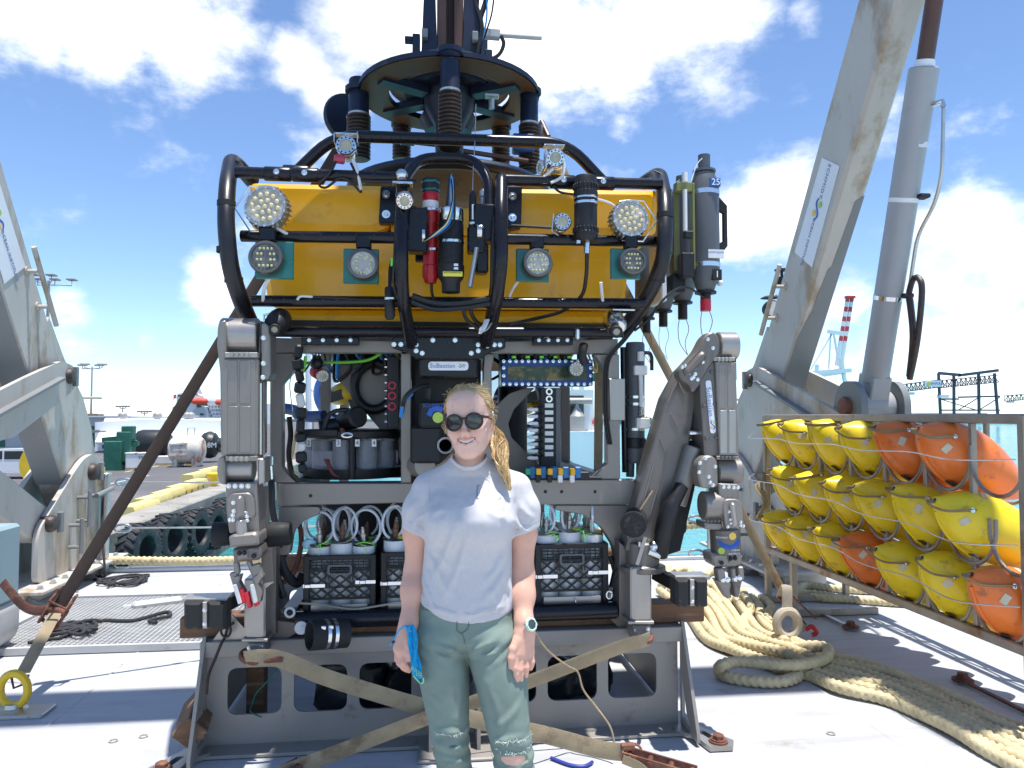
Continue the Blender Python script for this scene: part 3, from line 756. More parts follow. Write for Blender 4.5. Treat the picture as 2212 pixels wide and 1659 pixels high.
# ------------------------------------------------------------------ materials of the deck gear
mat('frame_paint', (.52, .485, .43), .55, var=.10, scale=1.6, dirt=(.36, .28, .19), damt=.46, dscale=2.2, stretch=(1.3, 1.3, .5), bump=.08, bscale=40)
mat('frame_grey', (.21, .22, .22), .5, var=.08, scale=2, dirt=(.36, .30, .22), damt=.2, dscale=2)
mat('cyl_grey', (.37, .375, .38), .35, var=.06, scale=2, dirt=(.30, .30, .30), damt=.25, dscale=2)
mat('rod_brown', (.10, .045, .035), .35, var=.2, scale=6)
mat('pin_grease', (.055, .04, .035), .4, var=.4, scale=12, bump=.5, bscale=60)
mat('pin_rust', (.20, .075, .045), .6, var=.3, scale=12, bump=.3, bscale=60)
mat('steel', (.55, .53, .50), .38, metal=.85, var=.12, scale=10, dirt=(.30, .2, .13), damt=.25, dscale=6)
mat('bright_steel', (.72, .72, .72), .22, metal=1.0, var=.08, scale=10)
mat('rack_steel', (.34, .29, .24), .45, metal=.55, var=.2, scale=8, dirt=(.24, .12, .06), damt=.35, dscale=5)
mat('float_yellow', (.82, .60, .02), .30, var=.06, scale=4, dirt=(.46, .33, .07), damt=.36, dscale=9, spec=.5)
mat('float_orange', (.80, .19, .035), .30, var=.06, scale=4, dirt=(.46, .13, .05), damt=.34, dscale=9, spec=.5)
mat('webbing_dark', (.055, .037, .028), .8, var=.25, scale=20, bump=.4, bscale=300)
mat('webbing_tan', (.36, .28, .17), .8, var=.2, scale=7, dirt=(.22, .15, .09), damt=.35, dscale=5, bump=.4, bscale=260)
mat('webbing_float', (.23, .18, .10), .8, var=.2, scale=20)
mat('tape_grey', (.58, .53, .38), .35, var=.1, scale=30)
mat('rope_yellow', (.62, .52, .31), .85, var=.16, scale=14, dirt=(.24, .19, .11), damt=.22, dscale=11, bump=.5, bscale=160)
mat('rope_dark', (.035, .035, .04), .8, var=.3, scale=30)
mat('rust', (.16, .062, .04), .75, var=.35, scale=14, dirt=(.30, .14, .07), damt=.4, dscale=10, bump=.5, bscale=80)
mat('blue_grey_paint', (.26, .37, .41), .5, var=.06, scale=3, dirt=(.33, .33, .32), damt=.2, dscale=4)
mat('pale_cover', (.46, .46, .45), .6, var=.08, scale=4, dirt=(.28, .24, .2), damt=.3, dscale=5)
mat('sign_white', (.82, .83, .84), .4, var=.02)
mat('logo_blue', (.03, .11, .42), .5, var=0)
mat('logo_green', (.45, .60, .10), .5, var=0)
mat('logo_gold', (.85, .58, .10), .5, var=0)
mat('logo_text', (.20, .26, .44), .5, var=0)
mat('label_orange', (.80, .55, .20), .6, var=.05)

def logo(c, right, up, s, parent, name='emblem'):
 """blue wave with a green and a gold disc, s = half length along right"""
 x, y = Vector(right).normalized(), Vector(up).normalized(); z = x.cross(y); c = Vector(c)
 m = MB(); pts = []
 top, bot = [], []
 for k in range(17):
  t = -1 + 2 * k / 16; yy = .34 * math.sin(PI * t); w = .13 * (1 - abs(t) ** 3 * .7)
  top.append(c + x * (t * s) + y * ((yy + w) * s)); bot.append(c + x * (t * s) + y * ((yy - w) * s))
 m.add([p for q in zip(top, bot) for p in q], [(2 * k, 2 * k + 1, 2 * k + 3, 2 * k + 2) for k in range(16)])
 e = m.build(name, 'logo_blue', parent, smooth=False)
 for sx, mt in ((-1, 'logo_green'), (1, 'logo_gold')):
  d = MB(); cc = c + x * (sx * .5 * s) - y * (sx * -.36 * s) * -1 if False else c + x * (sx * .48 * s) + y * (-sx * .32 * s)
  d.lathe([(.001, 0), (.27 * s, 0), (.27 * s, .0006)], cc + z * .0004, z, 20); d.build(name + '_disc', mt, parent, smooth=False)
 return e

# ------------------------------------------------------------------ the stern A-frame
AF = thing('a_frame', 'beige steel A-frame gantry straddling the stern with hydraulic cylinders', 'gantry', (0, 7.9, 0))
U, NB = V(0, -.563, .826), V(0, .826, .563)              # along the leg, towards its aft-top face
def yz(X, pts): return [V(X, a, b) for a, b in pts]
leg_c0 = V(0, 7.97, 1.0) - NB * .275
XI = 3.33
for sg in (-1, 1):
 X0 = sg * (XI + .12)
 m = MB(); m.beam(V(X0, 0, 0) + leg_c0, V(X0, 0, 0) + leg_c0 + U * 8.9, .24, .55, NB, .03); leg = m.build('leg', 'frame_paint', AF)
 # grey over-paint low to starboard; to port, shade painted along the forward face
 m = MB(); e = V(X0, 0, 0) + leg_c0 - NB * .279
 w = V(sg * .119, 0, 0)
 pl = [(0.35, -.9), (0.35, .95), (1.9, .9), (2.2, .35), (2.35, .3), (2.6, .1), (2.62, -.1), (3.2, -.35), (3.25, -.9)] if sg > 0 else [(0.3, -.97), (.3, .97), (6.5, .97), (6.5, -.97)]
 m.ext([e + U * a - w * b for a, b in pl], NB * .003); m.build('grey_paint_and_shade', 'frame_grey', leg)
 # widened heel behind the leg with rungs
 hp = [(7.05, 2.45), (7.35, 2.1), (7.75, 1.75), (7.95, 1.45), (8.1, 1.0), (7.55, .95), (7.2, 1.6), (6.85, 2.1)]
 m = MB(); m.ext(yz(sg * (XI + .02), hp), (sg * .20, 0, 0)); m.build('leg_heel', 'frame_paint', AF)
 for k in range(3):
  m = MB(); m.box((sg * (XI + .13), 7.98 + .06 * k, 1.75 - .17 * k), (.34, .12, .025), .006); m.build('rung', 'frame_paint', AF)
 # cheek plates on deck
 ck = [(6.80, 0.14), (6.80, .52), (6.84, .62), (7.45, 1.06), (7.62, 1.16), (7.82, 1.20), (7.98, 1.14), (8.05, .98), (8.05, .14)]
 for off in (0.0, .36):
  m = MB(); m.ext(fillet(yz(sg * (XI - .06 + off), ck), .08, 4, True), (sg * .05, 0, 0)); m.build('cheek_plate', 'frame_paint', AF)
 m = MB(); m.box((sg * (XI + .12), 7.4, .125), (.72, 1.75, .03), .006); m.box((sg * (XI + .12), 7.4, .06), (.4, 1.7, .11)); m.build('foot_flange', 'frame_paint', AF)
 for k in range(8):
  m = MB(); m.bolt((sg * (XI - .17), 6.62 + k * .215, .14), (0, 0, 1), .022, .03); m.build('anchor_bolt', 'steel', AF)
 for k in range(4):
  m = MB(); yb = 6.6 + k * .5; m.ext([V(sg * (XI - .02), yb, .11), V(sg * (XI - .26), yb, .004), V(sg * (XI - .02), yb, .004)], (0, .02, 0)); m.build('foot_gusset', 'frame_grey', AF)
 # luffing arm (two plates) and strut
 arm = [(7.30, 2.02), (7.05, 2.06), (6.45, 1.88), (6.08, 1.76), (5.30, 1.50), (5.22, 1.40), (5.35, 1.30), (6.30, 1.40), (7.1, 1.72), (7.3, 1.82)]
 for off in (-.10, .34):
  m = MB(); m.ext(fillet(yz(sg * (XI + off), arm), .06, 3, True), (sg * .04, 0, 0)); a = m.build('luffing_arm', 'frame_paint', AF)
 m = MB(); m.beam(V(sg * (XI - .11), 7.0, 1.90), V(sg * (XI - .11), 5.4, 1.38), .10, .03, (0, .3, 1), .004); m.build('arm_rib', 'frame_grey', AF)
 m = MB(); m.beam(V(sg * (XI + .13), 6.98, .62), V(sg * (XI + .13), 5.45, 1.42), .26, .34, (0, .5, 1), .02); m.build('strut', 'frame_paint', AF)
 for (yy, zz, rr) in ((7.19, 1.93, .075), (7.78, 1.02, .085), (6.97, .63, .075)):
  m = MB(); m.lathe([(.01, 0), (rr * .7, .006), (rr * .9, .02), (rr, .05), (rr * .95, .12)], (sg * (XI - (.13 if yy == 7.78 or yy == 6.97 else .15)), yy, zz), (sg, 0, 0), 14); m.build('pivot_pin', 'pin_grease', AF)
  m = MB(); m.box((sg * (XI - .115), yy + .09, zz), (.04, .05, .18), .005); m.build('pin_keeper', 'frame_grey', AF)
 # cylinder
 p0, p1, p2 = V(sg * 3.47, 5.52, 1.64), V(sg * 3.47, 4.80, 4.02), V(sg * 3.47, 4.26, 5.9)
 d = (p1 - p0).normalized()
 m = MB(); m.cyl(p0 + d * .2, p1, .100, 32, .010); cy = m.build('cylinder_barrel', 'cyl_grey', AF)
 m = MB(); m.cyl(p1 - d * .05, p2, .058, 24); m.build('cylinder_rod', 'rod_brown', AF)
 m = MB(); m.lathe([(.064, 0), (.066, .02), (.060, .05)], p1, d, 20); m.build('rod_wiper', 'sign_white', cy)
 m = MB(); m.lathe([(.10, 0), (.13, .04), (.13, .3), (.1, .34)], p0 - V(sg * .17, 0, 0), (sg, 0, 0), 24); m.beam(p0, p0 + d * .26, .16, .2, (0, 1, 0), .01); m.build('cylinder_eye', 'cyl_grey', AF)
 for off in (-.20, .15):
  m = MB(); m.ext(fillet(yz(sg * (3.47 + off), [(5.32, 1.42), (5.32, 1.72), (5.42, 1.84), (5.60, 1.84), (5.70, 1.72), (5.74, 1.44)]), .09, 4, True), (sg * .055, 0, 0)); m.build('clevis_plate', 'frame_grey', AF)
 m = MB(); m.lathe([(.01, 0), (.07, .01), (.08, .03), (.08, .5)], p0 - V(sg * .25, 0, 0), (sg, 0, 0), 16); m.build('clevis_pin', 'pin_rust', AF)
 if sg > 0:
  q0 = p1 - d * .28; side = V(.12, -.07, 0)
  m = MB(); m.tube([q0 + V(.04, -.08, 0), q0 + V(.08, -.15, 0), q0 + V(.08, -.16, -.05)], .020, 10); m.build('port_elbow', 'bright_steel', cy)
  m = MB(); pp = [q0 + V(.08, -.16, -.05), q0 + V(.08, -.13, -.5), q0 + V(.09, -.04, -.68), p0 + d * 1.3 + V(.09, -.10, 0), p0 + d * .82 + V(.09, -.11, 0)]
  m.tube(fillet(pp, .1), .013, 8); m.build('hydraulic_pipe', 'steel', cy)
  for q in (1.58, .86):
   m = MB(); c = p0 + d * q; m.lathe([(.101, -.016), (.104, -.016), (.104, .016), (.101, .016)], c, d, 28); m.build('pipe_clamp', 'bright_steel' if q < 1 else 'sign_white', cy)
   m = MB(); m.box(c + V(.08, -.10, 0), (.08, .08, .03), .006); m.build('clamp_block', 'rope_dark', cy)
  m = MB(); c = p0 + d * .86; hp2 = [c + V(.09, -.11, 0), c + V(.10, -.15, .11), c + V(.10, -.22, .11), c + V(.10, -.25, .0), c + V(.11, -.17, -.35), c + V(.12, -.06, -.62)]
  m.tube(catmull(hp2, 6), .022, 8); m.tube(catmull([c + V(.09, -.12, .0), c + V(.10, -.14, -.3), c + V(.12, -.06, -.6)], 6), .025, 8); m.build('hose_sleeve', 'pin_grease', cy)
  m = MB(); m.box(p1 - d * .55 + V(.02, -.100, 0), (.07, .008, .04)); m.build('rating_label', 'sign_white', cy)
 # grab handles on the inboard faces
 for (s0, n0) in ((1.75, .02), (1.75, .16)):
  pass
 fb = V(sg * (XI - .0), 0, 0) + leg_c0
 h0, h1 = fb + U * 1.72 + NB * .16, fb + U * 2.45 + NB * .16
 m = MB(); m.tube([h0 - V(sg * .11, 0, 0), h1 - V(sg * .11, 0, 0)], .022, 8); hb = m.build('grab_bar', 'frame_paint', AF)
 for q in (.25, .7):
  m = MB(); c = h0.lerp(h1, q); m.tube([c - V(sg * .11, 0, 0), c], .018, 8); m.lathe([(.04, 0), (.04, .012)], c, (-sg, 0, 0), 12); m.build('grab_bar_stand', 'frame_paint', hb)
 for (yy, z0, z1) in ((7.35, .30, .62), (7.5, .52, .86)):
  m = MB(); m.tube([V(sg * (XI - .17), yy, z0), V(sg * (XI - .17), yy, z1)], .02, 8)
  m.tube([V(sg * (XI - .17), yy, z0 + .06), V(sg * (XI - .05), yy, z0 + .06)], .016, 8); m.tube([V(sg * (XI - .17), yy, z1 - .06), V(sg * (XI - .05), yy, z1 - .06)], .016, 8); m.build('hand_hold', 'frame_grey', AF)
 m = MB(); m.tube([V(sg * (XI - .18), 7.62, .80), V(sg * (XI - .18), 7.98, .84)], .024, 8); m.tube([V(sg * (XI - .18), 7.66, .80), V(sg * (XI - .05), 7.66, .80)], .018, 8); m.build('hand_hold', 'frame_grey', AF)
 # banner on the inboard face
 xb = sg * (XI - .006)
 dl = 0 if sg > 0 else -.30
 cs = [(a + U.y * dl, b + U.z * dl) for a, b in ((5.917, 3.762), (5.655, 3.60), (6.115, 2.86), (6.414, 3.058))]
 m = MB(); m.ext(yz(xb, cs), (sg * .004, 0, 0)); bn = m.build('banner', 'sign_white', AF)
 cen = V(xb - sg * .002, sum(a for a, b in cs) / 4, sum(b for a, b in cs) / 4)
 rt = -U if sg > 0 else -U
 upv = V(0, -.826, -.563) if sg > 0 else NB
 if sg > 0:
  lettering('SCHMIDT', cen + U * .27, -U, -NB, .062, 'logo_text', AF, 'banner_lettering', spacing=1.15)
  lettering('OCEAN INSTITUTE', cen - U * .27, -U, -NB, .05, 'logo_text', AF, 'banner_lettering', spacing=1.05)
  logo(cen - V(.003, 0, 0) + U * .03, -U, -NB, .10, AF, 'banner_emblem')
 else:
  lettering('SCHMIDT', cen + U * .27, -U, NB, .062, 'logo_text', AF, 'banner_lettering', spacing=1.15)
  lettering('OCEAN INSTITUTE', cen - U * .27, -U, NB, .05, 'logo_text', AF, 'banner_lettering', spacing=1.05)
  logo(cen + V(.003, 0, 0) + U * .03, -U, NB, .10, AF, 'banner_emblem')
m = MB(); m.box((-(XI - .08), 8.0, .95), (.008, .08, .2)); m.build('warning_label', 'label_orange', AF)
m = MB(); m.box((0, 3.50, 8.25), (7.6, .44, .6), .04); m.build('crossbeam', 'frame_paint', AF)
m = MB(); m.box((.47, 2.27, 8.2), (.70, 2.0, .4), .03); m.build('added_shade_box', 'frame_paint', AF)  # unseen box added overhead to cast shade on the woman
# lamp on the starboard leg
lp = F(1665, 668, 7.0)
m = MB(); m.tube([lp + V(.3, 0, .1), lp + V(.1, 0, .12), lp + V(.02, 0, .14)], .02, 8); m.box(lp + V(.2, 0, .13), (.3, .1, .02), .004); m.build('lamp_bracket', 'sign_white', AF)
m = MB(); m.lathe([(.04, .08), (.075, .04), (.085, 0), (.085, -.05)], lp, (0, 1, 0), 18); m.lathe([(.10, 0), (.06, .02)], lp + V(.0, 0, .11), (0, 0, 1), 14); fl = m.build('flood_lamp', 'rope_dark', AF)
m = MB(); m.lathe([(.001, -.055), (.075, -.053)], lp, (0, 1, 0), 18); m.build('lamp_glass', 'sign_white', fl)
lp2 = lp + V(.12, 0, .22)
m = MB(); m.lathe([(.05, 0), (.06, .05), (.04, .1), (.015, .11), (.015, .16), (.07, .165), (.07, .18), (.01, .19)], lp2, (0, 0, 1), 16); m.build('beacon_lamp', 'rope_dark', AF)

# ------------------------------------------------------------------ rack with floats
RK = thing('float_rack', 'rusty stainless rack with U-shaped cradles holding rows of floats', 'rack', (3.2, 4.7, 0))
RX0, RX1, RY0, RY1 = 2.86, 3.55, 3.30, 6.06
ROWY = [[5.755, 5.40, 4.99, 4.61, 4.225, 3.845, 3.48], [5.60, 5.215, 4.82, 4.45, 4.065, 3.68, 3.36], [5.76, 5.36, 4.955, 4.62, 4.23, 3.855, 3.475]]
ROWZ = [1.17, .80, .445]
for X in (RX0, RX1):
 for z, nm in ((1.555, 'top_rail'), (.445, 'bottom_rail')):
  m = MB(); m.beam((X, RY0, z), (X, RY1, z), .05, .05, ch=.006); m.build(nm, 'rack_steel', RK)
 for y in (RY0, RY1):
  m = MB(); m.beam((X, y, .01), (X, y, 1.575), .048, .048, (0, 1, 0), ch=.006); m.build('post', 'rack_steel', RK)
for y in (RY0, RY1, 5.62):
 m = MB(); m.beam((RX0, y, .03), (RX1, y, .03), .05, .05, ch=.004); m.build('foot', 'rack_steel', RK)
m = MB(); m.beam((RX0, 5.62, .03), (RX0, 5.62, .43), .045, .045, (0, 1, 0), .004); m.build('post', 'rack_steel', RK)
for y in (RY0, RY1):
 for z in (.445, 1.555):
  m = MB(); m.beam((RX0 + .03, y, z), (RX1 - .03, y, z), .045, .045, ch=.004); m.build('cross_rail', 'rack_steel', RK)
for r in range(3):
 for i, y in enumerate(ROWY[r]):
  for X in (RX0, RX1):
   dz = 0 if X == RX0 else -.13
   ring = [V(X, y + .180 * math.cos(a), ROWZ[r] + .185 + dz + .192 * math.sin(a)) for a in [PI + PI * k / 14 for k in range(15)]]
   if ROWZ[r] + dz < .3 and X != RX0: continue
   ring = [ring[0] + V(0, 0, .06)] + ring + [ring[-1] + V(0, 0, .06)]
   m = MB(); m.tube(ring, .0105, 8); m.build('cradle_hoop', 'rack_steel', RK)
for X in (RX0, RX1):
 ys = sorted(set([(a + b) / 2 for a, b in zip(ROWY[0], ROWY[0][1:])]))
 for y in ys:
  m = MB(); m.beam((X + .012, y, .47), (X + .012, y, 1.53), .03, .03, (0, 1, 0), .004); m.build('upright', 'rack_steel', RK)
for z0, zs in ((1.395, 1.36), (1.06, .95), (.735, .66)):
 m = MB(); m.tube(catmull([V(RX0 - .10, RY1 + .02, z0 + .02)] + [V(RX0 - .24 + .04 * (k % 2), RY1 - (k + .5) * (RY1 - RY0) / 7, z0 + (zs - z0) * (k / 6) * 1.0 + (.004 if k % 2 else -.01)) for k in range(7)] + [V(RX0 - .05, RY0, zs)], 6), .0035, 6); m.build('retaining_line', 'steel', RK)

def make_float(mt, axis, c, ring_roll, label, rnd):
 """streamlined shell float; c = centre of the hoop it rests in, nose along axis"""
 x, y, z = frame(axis)
 t = thing('instrument_float', label, 'float', c, 'floats lying in the rack')
 L, rm = .74, .168
 prof = []
 for k in range(25):
  u = k / 24
  r = rm * ((1 - (1 - u / .42) ** 2) ** .74 if u < .42 else math.cos(PI * (u - .42) / .58 * .47) ** .62)
  prof.append((max(r, .0), u * L))
 prof = [(0.016, -.001)] + [(p[0] if i else .022, p[1]) for i, p in enumerate(prof)]
 o = c + z * .265
 m = MB(); m.lathe([(r, -h) for r, h in prof], o, z, 40, up=(0, 0, 1))
 m.build('shell', mt, t)
 # moulded keel line along the lower side
 m = MB(); pts = []
 for k in range(1, 13):
  u = k / 24; r = prof[k + 1][0] + .001
  pts.append(o - z * (u * L) - y * r * 1.0)
 m.tube(pts, [.010] * len(pts), 6, flat=x); m.build('moulded_keel', mt, t)
 m = MB(); m.lathe([(.001, .004), (.013, .004), (.013, -.02)], o - z * .002 + y * .0, z, 12); m.build('nose_hole', 'rope_dark', t)
 # carrying strap from nose to a bolt on the upper flank
 a0 = o + z * .012; bu = .30; rb = prof[8][0]
 an = rnd.uniform(-.1, 1.0); dirv = y * math.sin(an) - V(0, 1, 0) * math.cos(an); dirv = (dirv - z * dirv.dot(z)).normalized()
 b0 = o - z * prof[5][1] + dirv * prof[5][0]
 sag = V(-.02, rnd.uniform(-.02, .02), -.05)
 path = catmull([a0 - z * .02, a0 + z * .03 + sag * .6, (a0 + b0) / 2 + z * .045 + dirv * .02 + sag, b0 + dirv * .012, b0 - z * .015 + dirv * .004], 6)
 m = MB(); m.tube(path, (.0105, .0022), 8, flat=dirv); m.build('carry_strap', 'webbing_float', t)
 m = MB(); m.bolt(b0 + dirv * .012, dirv, .010, .008); m.build('strap_bolt', 'bright_steel', t)
 # reflective tape patches
 for (aa, uu, rr) in ((rnd.uniform(.9, 1.2), .26, 0), (rnd.uniform(-.5, -.2), .19, 1)):
  dv = (y * math.sin(aa) - x * 0 + (-V(0, 1, 0) if True else x) * math.cos(aa))
  dv = (dv - z * dv.dot(z)).normalized()
  k = int(uu * 24) + 1; r = prof[k][0]
  slope = (prof[k + 1][0] - prof[k - 1][0]) / (prof[k + 1][1] - prof[k - 1][1])
  nrm = (dv + z * slope).normalized(); tg = z.cross(dv).normalized()
  cc = o - z * prof[k][1] + dv * (r + .0012)
  zz = nrm.cross(tg)
  q = Matrix((tg, zz, nrm)).transposed() @ Matrix.Rotation(rnd.uniform(-.5, .5), 3, 'Z')
  m = MB(); m.box(cc, (.050, .034, .0016), 0, q); m.build('tape_patch', 'tape_grey', t)
 m = MB(); k = 13; cc = o - z * prof[k][1] * .86 - y * (prof[k][0] + .002); m.box(cc + V(-.01, -.03, 0), (.05, .06, .004), 0, Matrix((x, z, y)).transposed()); m.build('rubber_pad', 'webbing_dark', t)
 return t
rnd = random.Random(11)
nth = ['far end', 'second from the far end', 'third from the far end', 'fourth from the far end', 'fifth from the far end', 'sixth from the far end', 'seventh from the far end']
rown = ['top', 'middle', 'bottom']
ORANGE = {(0, 4), (0, 5), (2, 3), (2, 6)}
for r in range(3):
 n = 7 if r == 2 else 6
 for i in range(n):
  org = (r, i) in ORANGE
  c = V(RX0 + .06, ROWY[r][i] + .015, ROWZ[r] + .197)
  tilt = R(31 + rnd.uniform(-4, 4)); yw = R(rnd.uniform(-7, 5))
  ax = V(-math.cos(tilt) * math.cos(yw), math.cos(tilt) * math.sin(yw), math.sin(tilt))
  lab = ('orange' if org else 'yellow') + ' float in the ' + rown[r] + ' row of the rack, ' + ('at the far end' if i == 0 else nth[i])
  make_float('float_orange' if org else 'float_yellow', ax, c, 0, lab, rnd)
# bundle of thin line tied to the rack's end post
m = MB()
for k in range(9):
 a = rnd.uniform(-.03, .03); m.tube(catmull([V(RX0 - .03, RY1 - .02, 1.03), V(RX0 - .10 + a, RY1 - .05, .98), V(RX0 - .05 + a, RY1 - .07 - abs(a), .85), V(RX0 - .10 + a, RY1 - .06, .74 + a), V(RX0 - .03, RY1 - .04, .80), V(RX0 - .02, RY1 - .03, 1.0)], 5), .006, 5)
for k in range(5):
 m.tube([V(RX0 + .04 * math.cos(q), RY1 + .04 * math.sin(q), 1.02 + .015 * k + .01 * math.sin(q)) for q in [2 * PI * j / 12 for j in range(12)]], .006, 5, closed=True)
tag(m.build('line_bundle', 'webbing_tan'), 'bundle of thin tan line tied round the rack end post', 'line')

# ------------------------------------------------------------------ braided rope on deck
def braided(pts, rad, n=16, step=.0075, phase=0.0):
 P = [Vector(p) for p in pts]
 out, d = [P[0]], 0.0                                   # resample evenly
 rest = step
 for a, b in zip(P, P[1:]):
  L = (b - a).length; pos = 0
  while pos + rest <= L:
   pos += rest; out.append(a.lerp(b, pos / L)); rest = step
  rest -= (L - pos)
 m = MB(); k = len(out)
 if k < 3: return m
 x, y, _ = frame(out[1] - out[0]); vs = []
 w = 2 * PI / (rad * 1.25)
 for i in range(k):
  t = (out[min(i + 1, k - 1)] - out[max(i - 1, 0)]).normalized()
  x = (x - t * x.dot(t)).normalized(); yv = t.cross(x); s = i * step
  for j in range(n):
   a = 2 * PI * j / n
   u = a / (PI / 2); tri = abs((u % 2) - 1)
   h = abs(math.sin(.5 * (s * w) + 2.4 * tri + (PI / 2 if int(u) % 4 > 1 else 0) + phase))
   g = min(1, abs(math.sin(a * 2)) * 3)
   r = rad * (.80 + .27 * h ** 1.1 * (.55 + .45 * g))
   vs.append(out[i] + x * (r * math.cos(a)) + yv * (r * math.sin(a)))
 fs = [(i * n + j, i * n + (j + 1) % n, (i + 1) * n + (j + 1) % n, (i + 1) * n + j) for i in range(k - 1) for j in range(n)]
 fs += [tuple(range(n))[::-1], tuple((k - 1) * n + j for j in range(n))]
 return m.add(vs, fs)
def Z5(zx, zy, z=.033):
 return G(1382.7 + zx * .375, 1161.5 + zy * .375, z)
RR = .034
Lp = [(110, 310), (260, 430), (370, 580), (530, 660), (740, 735), (950, 790), (1150, 865), (1400, 925), (1560, 995), (1800, 1115), (2000, 1235), (2200, 1335), (2420, 1470)]
Rp = [(470, 250), (590, 420), (680, 540), (800, 600), (950, 640), (1100, 690), (1300, 735), (1480, 790), (1640, 860), (1850, 960), (2040, 1040), (2230, 1110), (2450, 1210)]
rope = MB()
rr = random.Random(5)
NS = 7
for s in range(NS):
 t_ = s / (NS - 1)
 pts = []
 for k, (a, b) in enumerate(zip(Lp, Rp)):
  w = .14 if 0 < k < 11 else 0
  tt = t_ + rr.uniform(-w, w) * .32
  p = Z5(a[0], a[1], RR).lerp(Z5(b[0], b[1], RR), tt)
  p.z = RR + (.012 if (k + s) % 3 == 0 else 0) + (.03 if s in (2, 4) and k in (3, 4) else 0)
  pts.append(p)
 rope.add(*(lambda q: (q.v, q.f))(braided(catmull(pts, 10), RR, phase=s)))
loops = [[(640, 655), (800, 640), (960, 625), (1060, 630), (1085, 670), (1020, 715), (860, 735), (700, 725), (560, 715), (470, 735), (455, 775), (520, 805), (680, 828), (820, 828), (905, 800), (915, 770), (860, 752), (760, 748)],
   [(590, 310), (620, 360), (640, 420), (600, 470), (610, 520), (660, 560), (740, 600)], [(640, 340), (690, 400), (690, 450), (720, 500), (790, 560), (850, 610)], [(700, 345), (755, 400), (730, 450), (770, 520), (860, 580), (960, 630)],
   [(110, 160), (150, 175), (165, 200), (150, 240), (120, 280)], [(200, 200), (240, 185), (290, 195), (280, 225), (330, 250), (420, 280), (440, 300)], [(380, 220), (400, 200), (450, 190)], [(440, 260), (480, 290), (500, 340), (520, 350), (480, 380), (440, 350), (400, 310)],
   [(1420, 310), (1200, 300), (1060, 285), (960, 275), (920, 290), (930, 315), (1010, 325), (1120, 340)], [(1700, 390), (1400, 370), (1200, 355), (1060, 350), (980, 340)], [(1430, 330), (1600, 350), (1900, 400)]]
for q, lp_ in enumerate(loops):
 pts = [Z5(a, b, RR + (.062 if q == 0 and 1 < k < 10 else (.03 if q in (1, 2, 3) and k > 4 else 0))) for k, (a, b) in enumerate(lp_)]
 rope.add(*(lambda z: (z.v, z.f))(braided(catmull(pts, 10), RR, phase=q)))
tag(rope.build('mooring_rope', 'rope_yellow', angle=80), 'thick yellowish braided rope flaked out across the deck beside the vehicle', 'rope')
for a, b, lab in [((-3.15, 7.93, .13), (-.7, 7.97, .15), 'yellow braided rope stretched along the stern rail, port side'), ((.9, 7.96, .33), (3.3, 7.98, .40), 'yellow braided rope stretched along the stern rail, starboard side')]:
 a, b = Vector(a), Vector(b)
 tag(braided([a.lerp(b, k / 20) - V(0, 0, .10 * math.sin(PI * k / 20) * .4) for k in range(21)], .042, step=.012).build('rail_rope', 'rope_yellow', angle=80), lab, 'rope')

# ------------------------------------------------------------------ stern rail
for x, h, lab in [(-3.2, .98, 'round steel stanchion at the stern beside the port A-frame foot'), (3.1, .98, 'round steel stanchion at the stern hidden beside the starboard foot')]:
 t = thing('rail_stanchion', lab, 'stanchion', (x, 7.95, 0), 'stanchions of the stern rail')
 m = MB(); m.cyl((x, 7.95, 0), (x, 7.95, h), .042, 16, .004); m.build('post', 'steel', t)
 m = MB(); m.cyl((x, 7.95, h - .01), (x, 7.95, h + .015), .055, 16, .004); m.build('cap', 'steel', t)
 for z in (.90, .44, .07):
  m = MB(); sx = 1 if x < 0 else -1
  m.tube([V(x + sx * (.04 + .13 + .08 * math.cos(a)), 7.95, z + .035 * math.sin(a)) for a in [2 * PI * k / 14 for k in range(14)]], .014, 6, closed=True); m.build('shackle', 'bright_steel', t)
for z, zz, lab in [(.90, .88, 'top guard wire of the stern rail'), (.44, .46, 'middle guard wire of the stern rail'), (.07, .09, 'lowest guard wire of the stern rail')]:
 m = MB(); m.tube([V(-2.95, 7.95, z), V(0, 7.96, (z + zz) / 2 - .03), V(2.9, 7.95, zz)], .009, 8); tag(m.build('guard_wire', 'steel'), lab, 'wire', 'guard wires of the stern rail')
# black lashing line at the stanchion foot
m = MB(); rr = random.Random(9)
pts = [G(215, 1243, .012)]
for k in range(26):
 pts.append(G(205 + 110 * abs(math.sin(k * .83)) + rr.uniform(-10, 10), 1252 + 9 * math.sin(k * 1.7) + rr.uniform(-3, 3), .012 + .012 * (k % 3)))
m.tube(catmull(pts, 6), .011, 7)
m.tube(catmull([V(-3.2, 7.88, .82), V(-3.12, 7.7, .4), V(-3.05, 7.6, .05), G(215, 1243, .012)], 6), .012, 7)
tag(m.build('black_line', 'rope_dark'), 'black line coiled on deck at the foot of the stern stanchion', 'line')
# grating hatch with black rope on it
g0, g1, g2, g3 = V(-2.86, 5.28, 0), V(-1.22, 5.28, 0), V(-1.55, 6.75, 0), V(-3.05, 6.75, 0)
t = thing('deck_grating', 'flat steel mesh grating panel lying on the deck to port', 'grating', (-2.2, 6, 0))
m = MB()
for k in range(47):
 u = (k + .5) / 47; a, b = V(-2.95 + 1.7 * u, 5.33, .03), V(-2.95 + 1.7 * u, 6.70, .03)
 m.beam(a, b, .006, .022)
o = m.build('bearing_bars', mat('grating_steel', (.62, .61, .59), .5, metal=.2, var=.15, scale=6), t, smooth=False); o['kind'] = 'stuff'
m = MB()
for k in range(38):
 u = (k + .5) / 38; m.beam(V(-2.95, 5.33 + 1.37 * u, .032), V(-1.25, 5.33 + 1.37 * u, .032), .006, .02)
o = m.build('cross_bars', 'grating_steel', t, smooth=False); o['kind'] = 'stuff'
